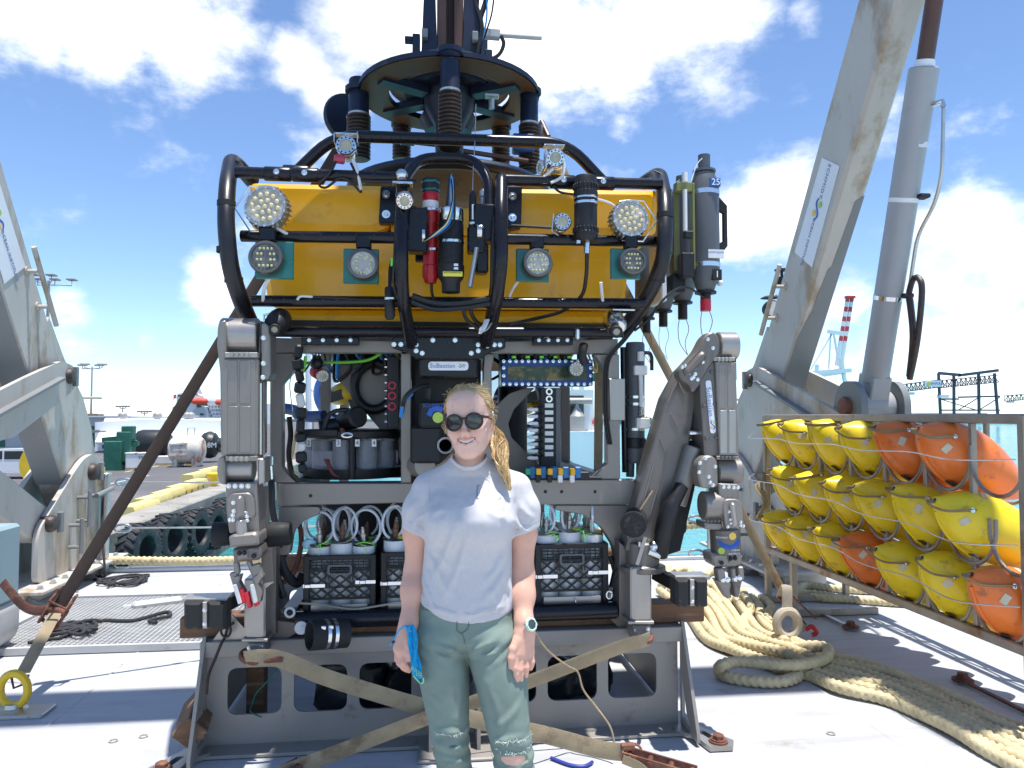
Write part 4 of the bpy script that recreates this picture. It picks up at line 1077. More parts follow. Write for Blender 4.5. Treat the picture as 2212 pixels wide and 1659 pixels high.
fr = fillet([V(-2.98, 5.29, .03), V(-1.22, 5.29, .03), V(-1.22, 6.74, .03), V(-2.98, 6.74, .03)], .12, 5, True)
m = MB()
for a, b in zip(fr, fr[1:] + fr[:1]):
 if (b - a).length > 1e-4: m.beam(a, b, .03, .045)
m.build('edge_band', 'pale_cover', t, smooth=False)
m = MB(); m.box((-2.1, 6.0, .006), (1.74, 1.43, .006)); m.build('well_plate', mat('well_grey', (.50, .51, .53), .7), t, smooth=False)
m = MB(); m.beam(G(285, 1311, .05), G(395, 1297, .05), .10, .07, ch=.02); m.tube([G(265, 1313, .04), G(430, 1293, .04)], .02, 8); tag(m.build('hatch_bar', 'pale_cover'), 'pale steel bar lying along the edge of the deck grating', 'bar')
m = MB(); rr = random.Random(4)
pts = [G(60, 1388, .055), G(110, 1380, .055)]
for k in range(22):
 pts.append(G(130 + 45 * math.sin(k * 1.9) + 2.4 * k, 1368 - k * 1.1 + 11 * math.cos(k * 2.3) + rr.uniform(-3, 3), .055 + .010 * (k % 3)))
pts += [G(230, 1340, .055), G(280, 1341, .055), G(310, 1335, .055), G(345, 1325, .055), G(365, 1322, .055), G(366, 1330, .06), G(340, 1336, .06), G(322, 1341, .06), G(338, 1345, .06)]
m.tube(catmull(pts, 6), .013, 7)
tag(m.build('coiled_rope', 'rope_dark'), 'black rope in a loose heap on the deck grating', 'rope')
# grey control box at the port edge of view
c = V(-3.02, 5.18, 0)
t = thing('control_box', 'blue grey steel box with rounded white bottom at the left edge', 'box', c)
m = MB(); m.box(c + V(0, 0, .60), (.62, .46, .50), .02); m.build('casing', 'blue_grey_paint', t)
m = MB(); m.ext(fillet([c + V(-.31, -.23, .35), c + V(.31, -.23, .35), c + V(.31, -.23, .12), c + V(.22, -.23, .03), c + V(-.31, -.23, .03)], .06, 4, True), (0, .46, 0)); m.build('lower_cover', 'pale_cover', t)
for z in (.78, .46, .2):
 m = MB(); m.bolt(c + V(.26, -.235, z), (0, -1, 0), .012, .012); m.build('screw', 'steel', t)
m = MB(); m.tube(catmull([c + V(.22, -.2, .05), c + V(.30, -.38, .02), c + V(.26, -.6, .012), c + V(.1, -.75, .012), c + V(-.2, -.9, .012)], 6), .014, 8); m.build('cable', 'rope_dark', t)

# ------------------------------------------------------------------ lashing straps
def strap(path, w, mt, name, parent, flat, th=.004, k=6):
 m = MB(); m.tube(catmull(path, k) if len(path) > 2 else path, (w / 2, th), 10, flat=flat); return m.build(name, mt, parent)
# port lashing
e0 = G(30, 1490, .12)
top = F(742, 305, 4.95)
t = thing('lashing_strap', 'dark brown lashing strap running from the vehicle down to the yellow deck ring', 'strap', V(e0.x, e0.y, 0))
rat = F(123, 1318, 4.70)
d = (top - rat).normalized(); fl = V(0, 1, .2)
strap([rat, top], .072, 'webbing_dark', 'webbing', t, fl)
strap([e0 + (rat - e0) * .2, rat - (rat - e0) * .03], .07, 'webbing_tan', 'lower_webbing', t, fl)
m = MB(); x, y, z = frame(d, fl)
for s_ in (-1, 1): m.beam(rat - z * .10 + x * .05 * s_, rat + z * .12 + x * .05 * s_, .012, .05, y, .002)
m.cyl(rat - x * .06, rat + x * .06, .022, 12); m.cyl(rat - z * .08 - x * .06, rat - z * .08 + x * .06, .012, 8); m.tube([rat + z * .1 - x * .05, rat + z * .05 - y * .07 - x * .05, rat + z * .05 - y * .07 + x * .05, rat + z * .1 + x * .05], .008, 6)
m.build('ratchet', 'rust', t)
strap([rat + z * .02, rat - z * .02 + V(-.08, -.01, .02), rat + V(-.20, .02, .03), rat + V(-.33, .05, .16)], .06, 'rust', 'loose_tail', t, V(0, 1, 0))
m = MB(); hk = e0 + (rat - e0) * .2
m.tube([hk + x * .03, hk - z * .05 + x * .035, hk - z * .09, hk - z * .05 - x * .035, hk - x * .03], .007, 8); m.build('hook', 'rust', t)
def ring(c, axis, rad, r, mt, name, label, cat):
 x, y, z = frame(axis); m = MB(); m.tube([c + x * rad * math.cos(a) + y * rad * math.sin(a) for a in [2 * PI * k / 24 for k in range(24)]], r, 10, closed=True)
 return tag(m.build(name, mt), label, cat)
t = thing('deck_ring', 'yellow swivel lifting ring bolted to the deck at the left edge', 'ring', V(e0.x, e0.y, 0))
m = MB(); c = V(e0.x, e0.y, .12); x, y, z = frame((.15, 1, 0))
m.tube([c + x * .075 * math.cos(a) + y * .085 * math.sin(a) for a in [2 * PI * k / 24 for k in range(24)]], .021, 10, closed=True); m.build('bail', 'yellow_paint', t)
m = MB(); m.lathe([(.07, 0), (.07, .02), (.045, .03), (.04, .05)], (c.x, c.y, 0), (0, 0, 1), 16); m.box((c.x + .02, c.y - .02, .01), (.34, .16, .02), .004); m.build('base', 'steel', t)
# starboard lashing
top = F(1165, 272, 4.95); rat = F(1693, 1283, 5.05); eS = G(1748, 1372, .03)
t = thing('lashing_strap', 'rusty tan lashing strap running down to a red hook beside the rope', 'strap', V(eS.x, eS.y, 0))
strap([rat, top], .06, 'webbing_tan', 'webbing', t, V(0, 1, .2))
strap([rat, eS + (rat - eS) * .12], .05, 'webbing_tan', 'lower_webbing', t, V(0, 1, 0))
m = MB(); d = (top - rat).normalized(); x, y, z = frame(d, V(0, 1, .2))
for s_ in (-1, 1): m.beam(rat - z * .02 + x * .04 * s_, rat - z * .22 + x * .04 * s_ + V(.09, 0, 0), .010, .05, y, .002)
m.cyl(rat - x * .05, rat + x * .05, .02, 10); m.build('ratchet', 'rust', t)
m = MB(); m.tube(catmull([eS + (rat - eS) * .13, eS + V(.02, 0, .06), eS + V(.05, -.01, .02), eS + V(.02, 0, 0)], 5), .016, 8); m.build('hook', mat('red_paint', (.55, .03, .03), .45), t)
ce = V(eS.x - .22, eS.y - .12, .15)
t = thing('sling_shackle', 'grey soft eye of the tan sling hanging beside the red hook', 'shackle', V(ce.x, ce.y, .03))
m = MB(); m.tube([ce + V(.075 * math.cos(a), .0, .085 * math.sin(a)) for a in [2 * PI * k / 20 for k in range(20)]], .032, 10, closed=True); m.build('thimble_eye', mat('sling_grey', (.42, .37, .29), .7, var=.15, scale=10), t)
strap([ce + V(0, 0, .10), ce + V(.01, .02, .25), rat + V(-.02, 0, -.02)], .075, 'sling_grey', 'sling_webbing', t, V(0, 1, 0), .01)
for a, b, lab in [((1770, 1322), (1838, 1355), 'steel tie-down bar lying on deck below the rack'), ((2080, 1470), (2230, 1545), 'rusty tie-down bar with a bolt head at the right edge')]:
 t = thing('tie_down_bar', lab, 'bar', G(*a), 'flat bars bolted to the deck')
 p, q2 = G(*a, .018), G(*b, .018)
 m = MB(); m.beam(p, q2, .03, .014, ch=.003); m.build('flat_bar', 'rust' if a[0] > 2000 else 'steel', t)
 e = p if a[0] > 2000 else q2
 m = MB(); m.lathe([(.06, 0), (.06, .012)], V(e.x, e.y, .016), (0, 0, 1), 14); m.bolt(V(e.x, e.y, .028), (0, 0, 1), .032, .035); m.build('bolt', 'rust', t)

# ------------------------------------------------------------------ materials of the vehicle
mat('rov_black', (.009, .008, .011), .26, var=.2, scale=10, dirt=(.045, .04, .045), damt=.12, dscale=14, spec=.4)
mat('pad_black', (.012, .012, .015), .36, var=.2, scale=6, dirt=(.055, .055, .06), damt=.2, dscale=8)
mat('matte_black', (.013, .013, .014), .5, var=.25, scale=12)
mat('rubber_black', (.018, .018, .018), .7, var=.25, scale=20, dirt=(.08, .075, .07), damt=.2, dscale=18)
mat('foam_yellow', (.90, .43, .010), .30, var=.05, scale=2.5, dirt=(.62, .28, .015), damt=.24, dscale=5, coat=.25, bump=.03, bscale=25)
mat('ti_grey', (.255, .228, .20), .42, metal=.45, var=.07, scale=4, dirt=(.22, .195, .175), damt=.25, dscale=3.5)
mat('ti_dark', (.18, .158, .14), .45, metal=.5, var=.1, scale=4, dirt=(.12, .11, .10), damt=.25, dscale=4)
mat('ti_light', (.36, .335, .305), .34, metal=.65, var=.08, scale=5, dirt=(.30, .28, .26), damt=.25, dscale=4)
mat('chrome', (.66, .65, .63), .2, metal=1.0, var=.05, scale=20)
mat('alu_mid', (.45, .44, .42), .35, metal=.8, var=.1, scale=12)
mat('anodized', (.13, .125, .12), .35, metal=.6, var=.1, scale=10)
mat('led_panel', (.70, .69, .62), .35, var=.03)
mat('led_panel_dark', (.26, .265, .27), .35, var=.03)
mat('led_panel_white', (.74, .74, .70), .35, var=.03)
mat('led_chip', (.72, .60, .34), .3, var=0)
mat('led_small', (.62, .60, .30), .3, var=0)
mat('teal_plate', (.012, .13, .11), .3, var=.15, scale=8, coat=.4)
mat('housing_red', (.42, .010, .018), .30, var=.1, scale=6)
mat('blue_anodized', (.016, .050, .19), .30, metal=.4, var=.15, scale=9)
mat('blue_paint', (.02, .05, .16), .35, var=.15, scale=6, dirt=(.05, .06, .09), damt=.3, dscale=6)
mat('navy_paint', (.009, .015, .036), .42, var=.2, scale=6, dirt=(.05, .045, .04), damt=.25, dscale=7)
mat('bellows', (.040, .026, .020), .4, var=.2, scale=12)
mat('beam_brown', (.10, .048, .033), .4, var=.25, scale=5, stretch=(4, 4, .5))
mat('underside_tan', (.10, .06, .03), .55, var=.3, scale=4, dirt=(.05, .05, .06), damt=.4, dscale=4)
mat('pvc_grey', (.105, .11, .115), .38, var=.08, scale=8, dirt=(.15, .15, .155), damt=.15, dscale=8)
mat('pvc_white', (.66, .67, .67), .45, var=.05, scale=8)
mat('nylon_white', (.76, .75, .70), .5, var=.04)
mat('olive', (.19, .20, .07), .5, var=.1)
mat('thruster_blue', (.03, .13, .42), .35, var=.1, scale=5)
mat('hose_clear', (.60, .63, .66), .22, var=.1, scale=12, spec=.6)
mat('acrylic', (.72, .74, .78), .06, var=.03, scale=5, trans=.75, ior=1.2, spec=.5)
mat('brass_brown', (.17, .07, .035), .5, var=.2, scale=15)
mat('zip_green', (.22, .85, .10), .45, var=.05)
mat('cable_black', (.012, .012, .013), .42, var=.1)
mat('cable_white', (.66, .65, .62), .5, var=.06)
mat('cable_green', (.15, .55, .05), .5, var=.06)
mat('cable_red', (.50, .03, .05), .5, var=.05)
mat('cable_blue', (.02, .22, .55), .5, var=.05)
mat('cable_yellow', (.72, .58, .20), .5, var=.05)
mat('timber', (.16, .085, .045), .75, var=.35, scale=5, dirt=(.30, .19, .11), damt=.4, dscale=6, stretch=(.4, 4, 4), bump=.4, bscale=30)
mat('bag_black', (.020, .020, .022), .30, var=.2, scale=4, bump=.6, bscale=14)
mat('valve_green', (.03, .30, .14), .45, var=.05)
mat('valve_yellow', (.80, .42, .02), .45, var=.05)
mat('valve_blue', (.02, .15, .36), .45, var=.05)
mat('circuit', (.020, .045, .022), .18, var=.5, scale=30, dirt=(.20, .15, .03), damt=.5, dscale=16)
mat('tape_red', (.62, .02, .04), .4, var=.05)
mat('label_yellow', (.75, .68, .08), .5, var=.03)
mat('label_white', (.74, .74, .72), .5, var=.06, scale=60)
mat('label_blue', (.03, .12, .36), .5, var=.03)
mat('glass_dark', (.01, .012, .015), .05, var=0, spec=.8)

def inset(P, d):
 """offset a planar picture-facing polygon (in x/z) inward by d"""
 n = len(P); area = sum(P[i].x * P[(i + 1) % n].z - P[(i + 1) % n].x * P[i].z for i in range(n)); s = 1 if area > 0 else -1
 out = []
 for i in range(n):
  a, b, c = P[i - 1], P[i], P[(i + 1) % n]
  e1, e2 = V(b.x - a.x, 0, b.z - a.z), V(c.x - b.x, 0, c.z - b.z)
  if e1.length < 1e-7 or e2.length < 1e-7: out.append(b.copy()); continue
  e1.normalize(); e2.normalize()
  n1, n2 = V(-e1.z * s, 0, e1.x * s), V(-e2.z * s, 0, e2.x * s)
  bi = n1 + n2
  if bi.length < 1e-6: bi = n1
  bi.normalize(); k = d / max(.35, bi.dot(n1))
  out.append(b + bi * k)
 return out
def bslab(m, pts, Y, depth, ch=.006, fil=0.0, world=False):
 P = [Vector(p) if world else F(p[0], p[1], Y) for p in pts]
 I = inset(P, ch)
 if fil: P, I = fillet(P, fil, 4, True), fillet(I, fil, 4, True)
 n = len(P)
 vs = [v.copy() for v in I] + [p + V(0, ch, 0) for p in P] + [p + V(0, depth, 0) for p in P]
 tr = [tuple(t) for t in tessellate_polygon([I])]; fs = list(tr)
 for i in range(n):
  j = (i + 1) % n
  fs += [(i, j, n + j, n + i), (n + i, n + j, 2 * n + j, 2 * n + i)]
 fs += [tuple(i + 2 * n for i in t[::-1]) for t in tessellate_polygon([P])]
 return m.add(vs, fs)
def rect(x0, y0, x1, y1): return [(x0, y0), (x1, y0), (x1, y1), (x0, y1)]
def part(mt, name, parent, fn):
 m = MB(); fn(m); return m.build(name, mt, parent)
def parts(mt, name, parent, *fns):
 for f in fns: part(mt, name, parent, f)
def PX(px, Y): return px / FPX * Y                       # picture length to metres at distance Y
def wire(pts, r, mt, name, parent, k=6, n=7):
 m = MB(); P = [F(*p) if not isinstance(p, Vector) else p for p in pts]
 m.tube(catmull(P, k) if len(P) > 2 else P, r, n); return m.build(name, mt, parent)

ROV = thing('remotely_operated_vehicle', 'large yellow and grey underwater robot with black tube bumpers and two manipulator arms', 'underwater robot', (.13, 4.9, .5))
YF = 3.70
# ---- flotation foam
def foam(pts, Y, depth, ch=.03, fil=.03):
 m = MB(); bslab(m, pts, Y, depth, ch, fil); return m.build('flotation_block', 'foam_yellow', ROV)
foam([(537, 392), (842, 399), (842, 486), (800, 500), (540, 492)], YF - .03, 2.3)
foam([(1104, 405), (1424, 408), (1420, 505), (1104, 505)], YF - .03, 2.3)
foam([(844, 448), (1102, 448), (1102, 506), (844, 506)], YF + .02, 2.2, .02)
foam([(545, 495), (1415, 506), (1360, 560), (1352, 668), (580, 664), (562, 560)], YF + .05, 2.25, .03, .05)
foam([(581, 667), (1351, 671), (1346, 700), (1330, 712), (600, 708), (584, 696)], YF + .065, 2.2, .035, .02)
# dark underside so the frame meets the foam
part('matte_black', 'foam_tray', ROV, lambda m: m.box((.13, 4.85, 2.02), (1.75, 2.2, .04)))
# ---- bumper tubes
def tubes(pts, r, mt, name, n=12, fil=.06, parent=ROV):
 m = MB(); m.tube(fillet([F(*p) for p in pts], fil, 6), r, n); return m.build(name, mt, parent)
TB = 'rov_black'
tubes([(640, 372, 3.62), (722, 293, 3.62), (1225, 309, 3.62), (1302, 392, 3.62)], .029, TB, 'top_hoop', 14, .12)
tubes([(866, 430, 3.34), (870, 392, 3.40), (905, 340, 3.55), (1020, 342, 3.55), (1056, 385, 3.45), (1058, 450, 3.40)], .026, TB, 'centre_hoop', 14, .10)
tubes([(872, 405, 3.45), (869, 440, 3.33), (867, 560, 3.28), (869, 640, 3.33), (888, 740, 3.58)], .030, TB, 'centre_bumper', 14, .10)
tubes([(1084, 420, 3.62), (1083, 378, 3.45), (1082, 460, 3.32), (1083, 560, 3.28), (1074, 640, 3.33), (1052, 740, 3.58)], .031, TB, 'centre_bumper', 14, .06)
tubes([(545, 392, 4.0), (500, 340, 3.80), (491, 400, 3.50), (487, 480, 3.40), (497, 580, 3.40), (520, 650, 3.50), (545, 705, 3.68)], .038, 'pad_black', 'side_bumper', 16, .10)
tubes([(1390, 395, 4.0), (1425, 372, 3.80), (1436, 430, 3.50), (1437, 500, 3.42), (1434, 560, 3.42), (1405, 632, 3.52), (1345, 715, 3.72)], .038, 'pad_black', 'side_bumper', 16, .10)
for q in ((489, 440, 3.44), (488, 540, 3.41), (505, 605, 3.44), (1437, 465, 3.45), (1435, 545, 3.43), (1418, 605, 3.48)):
 c = F(*q); part('rubber_black', 'pad_band', ROV, lambda m: m.lathe([(.0375, -.012), (.0405, -.012), (.0405, .012), (.0375, .012)], c, (0, 0, 1), 18))
BARS = [((510, 372, 3.52), (868, 384, 3.45)), ((1086, 388, 3.45), (1428, 398, 3.55)), ((522, 510, 3.50), (866, 514, 3.40)), ((1092, 516, 3.40), (1420, 522, 3.50)),
  ((545, 650, 3.52), (1390, 656, 3.52)), ((590, 716, 3.60), (1345, 718, 3.60))]
for a, b in BARS:
 tubes([a, b], .0265, TB, 'cross_bar', 14)
m = MB()
for (a, b), n in zip(BARS[:5] + [((735, 301, 3.62), (1215, 315, 3.62))], (9, 9, 9, 8, 30, 24)):
 for k in range(n):
  t_ = (k + .5) / n; p = F(a[0] + (b[0] - a[0]) * t_, a[1] + (b[1] - a[1]) * t_, a[2] + (b[2] - a[2]) * t_) + V(0, -.0255, .004)
  m.cyl(p, p + V(0, -.0022, 0), .0052, 8)
o = m.build('bolt_holes', 'cable_black', ROV); o['kind'] = 'stuff'
# sleeves and welded knees on the rails
for q in ((600, 376, 3.50), (660, 378, 3.49), (1300, 396, 3.51), (1215, 393, 3.49), (640, 372, 3.6)):
 c = F(*q); part(TB, 'rail_sleeve', ROV, lambda m: m.lathe([(.030, -.06), (.033, -.055), (.033, .055), (.030, .06)], c, (1, 0, 0), 16))
 part('bright_steel', 'sleeve_bolt', ROV, lambda m: m.bolt(c + V(0, -.033, .0), (0, -1, 0), .010, .010))
# black corner plates with bolts
for pts, bolts in (([(822, 402), (868, 402), (868, 482), (818, 482)], [(834, 420), (834, 463)]), ([(1088, 402), (1128, 402), (1126, 492), (1090, 496)], [(1107, 424), (1107, 470)])):
 m = MB(); bslab(m, pts, 3.60, .05, .004, .01); p = m.build('corner_plate', TB, ROV)
 for b in bolts:
  part('bright_steel', 'plate_bolt', p, lambda m: (m.lathe([(.020, 0), (.020, .003)], F(b[0], b[1], 3.598), (0, -1, 0), 14), m.bolt(F(b[0], b[1], 3.596), (0, -1, 0), .010, .010)))
# black joint plate under the foam
m = MB(); bslab(m, [(848, 728), (905, 712), (1035, 712), (1092, 728), (1092, 752), (1060, 760), (1040, 775), (900, 775), (880, 760), (846, 750)], 3.62, .06, .004, .01); jp = m.build('joint_plate', TB, ROV)
for b in [(851, 744), (866, 744), (899, 745), (899, 758), (912, 763), (935, 735), (983, 735), (1018, 763), (1033, 745), (1033, 758), (1068, 745), (1080, 745), (1053, 748), (922, 722), (948, 722), (975, 722), (1005, 722)]:
 part('bright_steel', 'plate_bolt', jp, lambda m: m.bolt(F(b[0], b[1], 3.62), (0, -1, 0), .0085 if b[1] > 725 else .005, .009))
for x0, x1 in ((650, 775), (1152, 1238)):
 m = MB(); bslab(m, rect(x0, 728, x1, 745), 3.63, .06, .003, .006); cp = m.build('clamp_bar', TB, ROV)
 for k in range(4): part('bright_steel', 'clamp_bolt', cp, lambda m: m.bolt(F(x0 + (x1 - x0) * (k + .6) / 4.2, 735, 3.63), (0, -1, 0), .007, .008))

# ---- lights and cameras
def disc_pts(n_rings, r):
 out = [(0, 0)]
 for k in range(1, n_rings + 1):
  for j in range(6 * k): a = 2 * PI * j / (6 * k) + .2 * k; out.append((r * k / n_rings * math.cos(a), r * k / n_rings * math.sin(a)))
 return out
def big_light(px, py, rp, Y, tilt=0.0):
 c = F(px, py, Y); r = PX(rp, Y); ax = V(tilt, -1, .05).normalized(); x, y, z = frame(ax)
 m = MB(); m.lathe([(r * .9, -.075), (r, -.06), (r, .0), (r * .985, .006), (r * .90, .006), (r * .89, .001)], c, ax, 40); L = m.build('flood_light', 'alu_mid', ROV)
 part('led_panel', 'lamp_face', L, lambda m: m.lathe([(.001, .002), (r * .89, .002)], c, ax, 36))
 m = MB()
 for (u, v) in disc_pts(2, r * .62) : m.lathe([(r * .105, .002), (r * .10, .006), (r * .06, .010), (.0005, .011)], c + x * u + y * v, ax, 10)
 o = m.build('led_array', 'led_chip', L); o['kind'] = 'stuff'
 m = MB()
 for k in range(26):
  a = 2 * PI * k / 26; d = x * math.cos(a) + y * math.sin(a); m.beam(c - z * .07 + d * r, c - z * .012 + d * r, .006, .016, d)
 o = m.build('cooling_fins', 'alu_mid', L); o['kind'] = 'stuff'
 m = MB()
 for k in range(14):
  a = 2 * PI * (k + .5) / 14; m.bolt(c + (x * math.cos(a) + y * math.sin(a)) * r * .95 + z * .006, ax, .0045, .004)
 o = m.build('rim_screws', 'bright_steel', L); o['kind'] = 'stuff'
 part('bright_steel', 'bracket', L, lambda m: m.tube([c - z * .03 + y * (r + .004) + x * r * .5, c - z * .03 + y * (r + .012), c - z * .03 + y * (r + .012) - x * r * .9, c - z * .02 - x * (r + .05), c - z * .03 - y * (r + .012) - x * r * .8, c - z * .03 - y * (r + .012) + x * r * .4] if px < 1000 else [c - z * .03 + y * (r + .004) - x * r * .5, c - z * .03 + y * (r + .012), c - z * .03 + y * (r + .012) + x * r * .9, c - z * .02 + x * (r + .05), c - z * .03 - y * (r + .012) + x * r * .8, c - z * .03 - y * (r + .012) - x * r * .4], .004, 6))
 return L
big_light(573, 446, 44, 3.40, -.12)
big_light(1362, 472, 41, 3.40, .05)
def mid_light(px, py, rp, Y, face, pat, sqx):
 c = F(px, py, Y); r = PX(rp, Y); ax = V(0, -1, .03).normalized(); x, y, z = frame(ax)
 sq = r * 1.12
 m = MB(); cc = c - z * .055 + V(sqx, 0, 0); m.box(cc, (sq * 2, .022, sq * 2), .004); L0 = m.build('lamp_plate', 'teal_plate', ROV)
 m = MB(); m.lathe([(r * .8, -.05), (r * .98, -.04), (r, -.02), (r, .002), (r * .95, .010), (r * .80, .012), (r * .76, .004)], c, ax, 36); m.build('lamp_body', 'anodized', L0)
 m = MB(); m.lathe([(.001, .005), (r * .77, .005)], c, ax, 32); m.build('lamp_face', face, L0)
 m = MB()
 for k in range(14 if pat else 16):
  if pat: a = 2 * PI * k / 14; u, v = (.56 if k % 2 else .44) * math.cos(a), (.56 if k % 3 else .40) * math.sin(a)
  else:
   g = [(-.32, .52), (-.1, .52), (.12, .52), (.34, .52), (-.46, .2), (-.24, .2), (.26, .2), (.48, .2), (-.48, -.14), (-.26, -.14), (.28, -.14), (.50, -.14), (-.34, -.5), (-.12, -.5), (.14, -.5), (.36, -.5)]; u, v = g[k]
  m.box(c + x * u * r + y * v * r + z * .0075, (r * .10, .004, r * .10))
  m.lathe([(r * .085, .0), (r * .05, .006), (.0005, .007)], c + x * u * r + y * v * r + z * .005, ax, 8)
 o = m.build('led_array', 'led_small', L0); o['kind'] = 'stuff'
 m = MB(); m.box(c - z * .04 + V(0, 0, r + .035), (r * .95, .05, .06), .005); m.build('lamp_clamp', TB, L0)
 return L0
mid_light(574, 556, 36, 3.38, 'led_panel_dark', 0, .028)
mid_light(784, 570, 34, 3.38, 'led_panel_white', 1, -.012)
mid_light(1162, 568, 33, 3.38, 'led_panel_white', 0, -.018)
mid_light(1367, 565, 31, 3.38, 'led_panel_dark', 0, -.022)
def chrome_light(px, py, rp, Y, ax, mt='chrome', body=.07, name='spot_light'):
 c = F(px, py, Y); r = PX(rp, Y); ax = Vector(ax).normalized(); x, y, z = frame(ax)
 m = MB(); m.lathe([(r * .7, -body - .05), (r * .92, -body - .03), (r * .92, -body * .6), (r * .8, -body * .5), (r * .95, -body * .3), (r, -.012), (r, 0), (r * .9, .006), (r * .58, .006), (r * .55, -.004)], c, ax, 32); L = m.build(name, mt, ROV)
 m = MB(); m.lathe([(.001, .001), (r * .56, .001)], c, ax, 24); m.build('lamp_face', 'led_panel', L)
 m = MB()
 for (u, v) in disc_pts(3, r * .46): m.lathe([(r * .05, .001), (.0003, .004)], c + x * u + y * v, ax, 6)
 o = m.build('led_array', 'led_small', L); o['kind'] = 'stuff'
 m = MB()
 for k in range(12):
  a = 2 * PI * k / 12; m.lathe([(.001, .0066), (r * .085, .0066)], c + (x * math.cos(a) + y * math.sin(a)) * r * .76, ax, 8)
 o = m.build('rim_holes', 'cable_black', L); o['kind'] = 'stuff'
 return L
L = chrome_light(747, 314, 22, 3.48, (0, -1, .03))
part('bright_steel', 'bracket', L, lambda m: (m.box(F(750, 292, 3.52), (.105, .05, .006), .001), m.box(F(723, 300, 3.52), (.004, .05, .04)), m.box(F(773, 300, 3.52), (.004, .05, .05))))
part(mat('plug_red', (.42, .05, .09), .45), 'plug', L, lambda m: m.lathe([(.016, 0), (.022, .005), (.022, .035), (.014, .05)], F(745, 345, 3.48), (-1, -.2, .02), 14))
L = chrome_light(1200, 341, 21, 3.44, (-.25, -1, -.10))
part('bright_steel', 'bracket', L, lambda m: (m.box(F(1196, 317, 3.5), (.10, .06, .005), .001), m.box(F(1178, 345, 3.48), (.006, .06, .09))))
chrome_light(1168, 362, 17, 3.56, (-1, -.35, -.1))
L = chrome_light(874, 434, 19, 3.26, (.0, -1, -.55), body=.06)
part('chrome', 'swivel_mount', L, lambda m: (m.ball(F(868, 378, 3.36), .028, 14), m.box(F(870, 398, 3.34), (.09, .06, .012), .003)))
L = chrome_light(1215, 479, 20, 3.36, (.0, -1, .02))
part('bright_steel', 'bracket', L, lambda m: m.tube([F(1196, 462, 3.38), F(1192, 500, 3.38), F(1206, 509, 3.38)], .003, 6))
L = chrome_light(593, 712, 12, 3.38, (.1, -1, -.25), 'matte_black', .10); 
part('matte_black', 'housing', L, lambda m: m.lathe([(.030, 0), (.052, .03), (.055, .09), (.05, .13), (.02, .14)], F(592, 708, 3.43), V(.05, .9, .45), 22))
part('bright_steel', 'bracket', L, lambda m: m.tube([F(572, 705, 3.5), F(570, 680, 3.5), F(600, 676, 3.5), F(612, 685, 3.5)], .006, 6))
L = chrome_light(1332, 717, 14, 3.38, (-.1, -1, -.25), 'matte_black', .10)
part('chrome', 'housing', L, lambda m: m.lathe([(.034, 0), (.050, .03), (.052, .09), (.05, .13), (.02, .14)], F(1334, 708, 3.43), V(.05, .9, .45), 22))
part('chrome', 'bracket', L, lambda m: m.box(F(1342, 672, 3.5), (.11, .10, .008), .002))

def canister(x0, yt, yb, rp, Y, mt, name, prof=None, lean=0.0):
 a, b = F(x0 + lean, yb, Y), F(x0, yt, Y); r = PX(rp, Y); L = (b - a).length
 m = MB(); m.lathe([(r * q, L * h) for q, h in (prof or [(.9, 0), (1, .02), (1, .98), (.9, 1)])], a, b - a, 28); return m.build(name, mt, ROV)
def band(obj, px, py, rp, Y, mt='bright_steel', h=.012, nm='hose_clamp'):
 c = F(px, py, Y); r = PX(rp, Y) + .0015
 part(mt, nm, obj, lambda m: (m.lathe([(r - .002, -h / 2), (r, -h / 2), (r, h / 2), (r - .002, h / 2)], c, (0, 0, 1), 28), m.box(c + V(r * .35, -r * .95, 0), (.022, .012, h * 1.05), .002)))
# red camera
c1 = canister(930, 388, 612, 19, 3.44, 'housing_red', 'camera_housing', [(.62, 0), (.75, .03), (.95, .06), (.95, .16), (.86, .17), (.86, .55), (.9, .56), (.9, .78), (.98, .79), (.98, .86), (.92, .87), (.92, .9)])
part('rubber_black', 'end_cap', c1, lambda m: m.lathe([(PX(19, 3.44) * q, h) for q, h in ((.93, 0), (1.0, .005), (1.0, .06), (.9, .066))], F(930, 418, 3.44), (0, 0, 1), 28))
for py in (396, 413): band(c1, 930, py, 19, 3.44, 'teal_plate', .010, 'seal_ring')
part('label_white', 'data_label', c1, lambda m: m.lathe([(PX(17.6, 3.44), 0), (PX(17.6, 3.44), .045)], F(930, 451, 3.44), (0, 0, 1), 28))
band(c1, 930, 455, 17, 3.44); band(c1, 930, 541, 17, 3.44)
wire([(932, 612, 3.44), (933, 632, 3.45), (938, 650, 3.5)], .007, 'cable_black', 'cable', ROV)
# black television camera
c2 = canister(974, 458, 632, 29, 3.40, 'matte_black', 'camera_housing', [(.68, 0), (.70, .12), (.95, .18), (1.0, .24), (1.0, .33), (.93, .34), (.95, .84), (.92, .85), (.92, 1)])
part('chrome', 'camera_rear_cap', c2, lambda m: m.lathe([(PX(27, 3.4), 0), (PX(28, 3.4), .004), (PX(28, 3.4), .055), (PX(26, 3.4), .06)], F(974, 480, 3.40), (0, 0, 1), 28))
for py in (525, 577, 585): band(c2, 974, py, 28, 3.40)
part('label_yellow', 'maker_label', c2, lambda m: m.box(F(977, 597, 3.40) + V(0, -PX(29, 3.4) - .001, 0), (.088, .004, .023), .003))
lettering('INSITE PACIFIC INC', F(977, 596, 3.40) + V(0, -PX(29, 3.4) - .0045, .003), (1, 0, 0), (0, 0, 1), .0092, 'ink_black', c2, 'maker_lettering', .0006)
m = MB(); rr = random.Random(2)
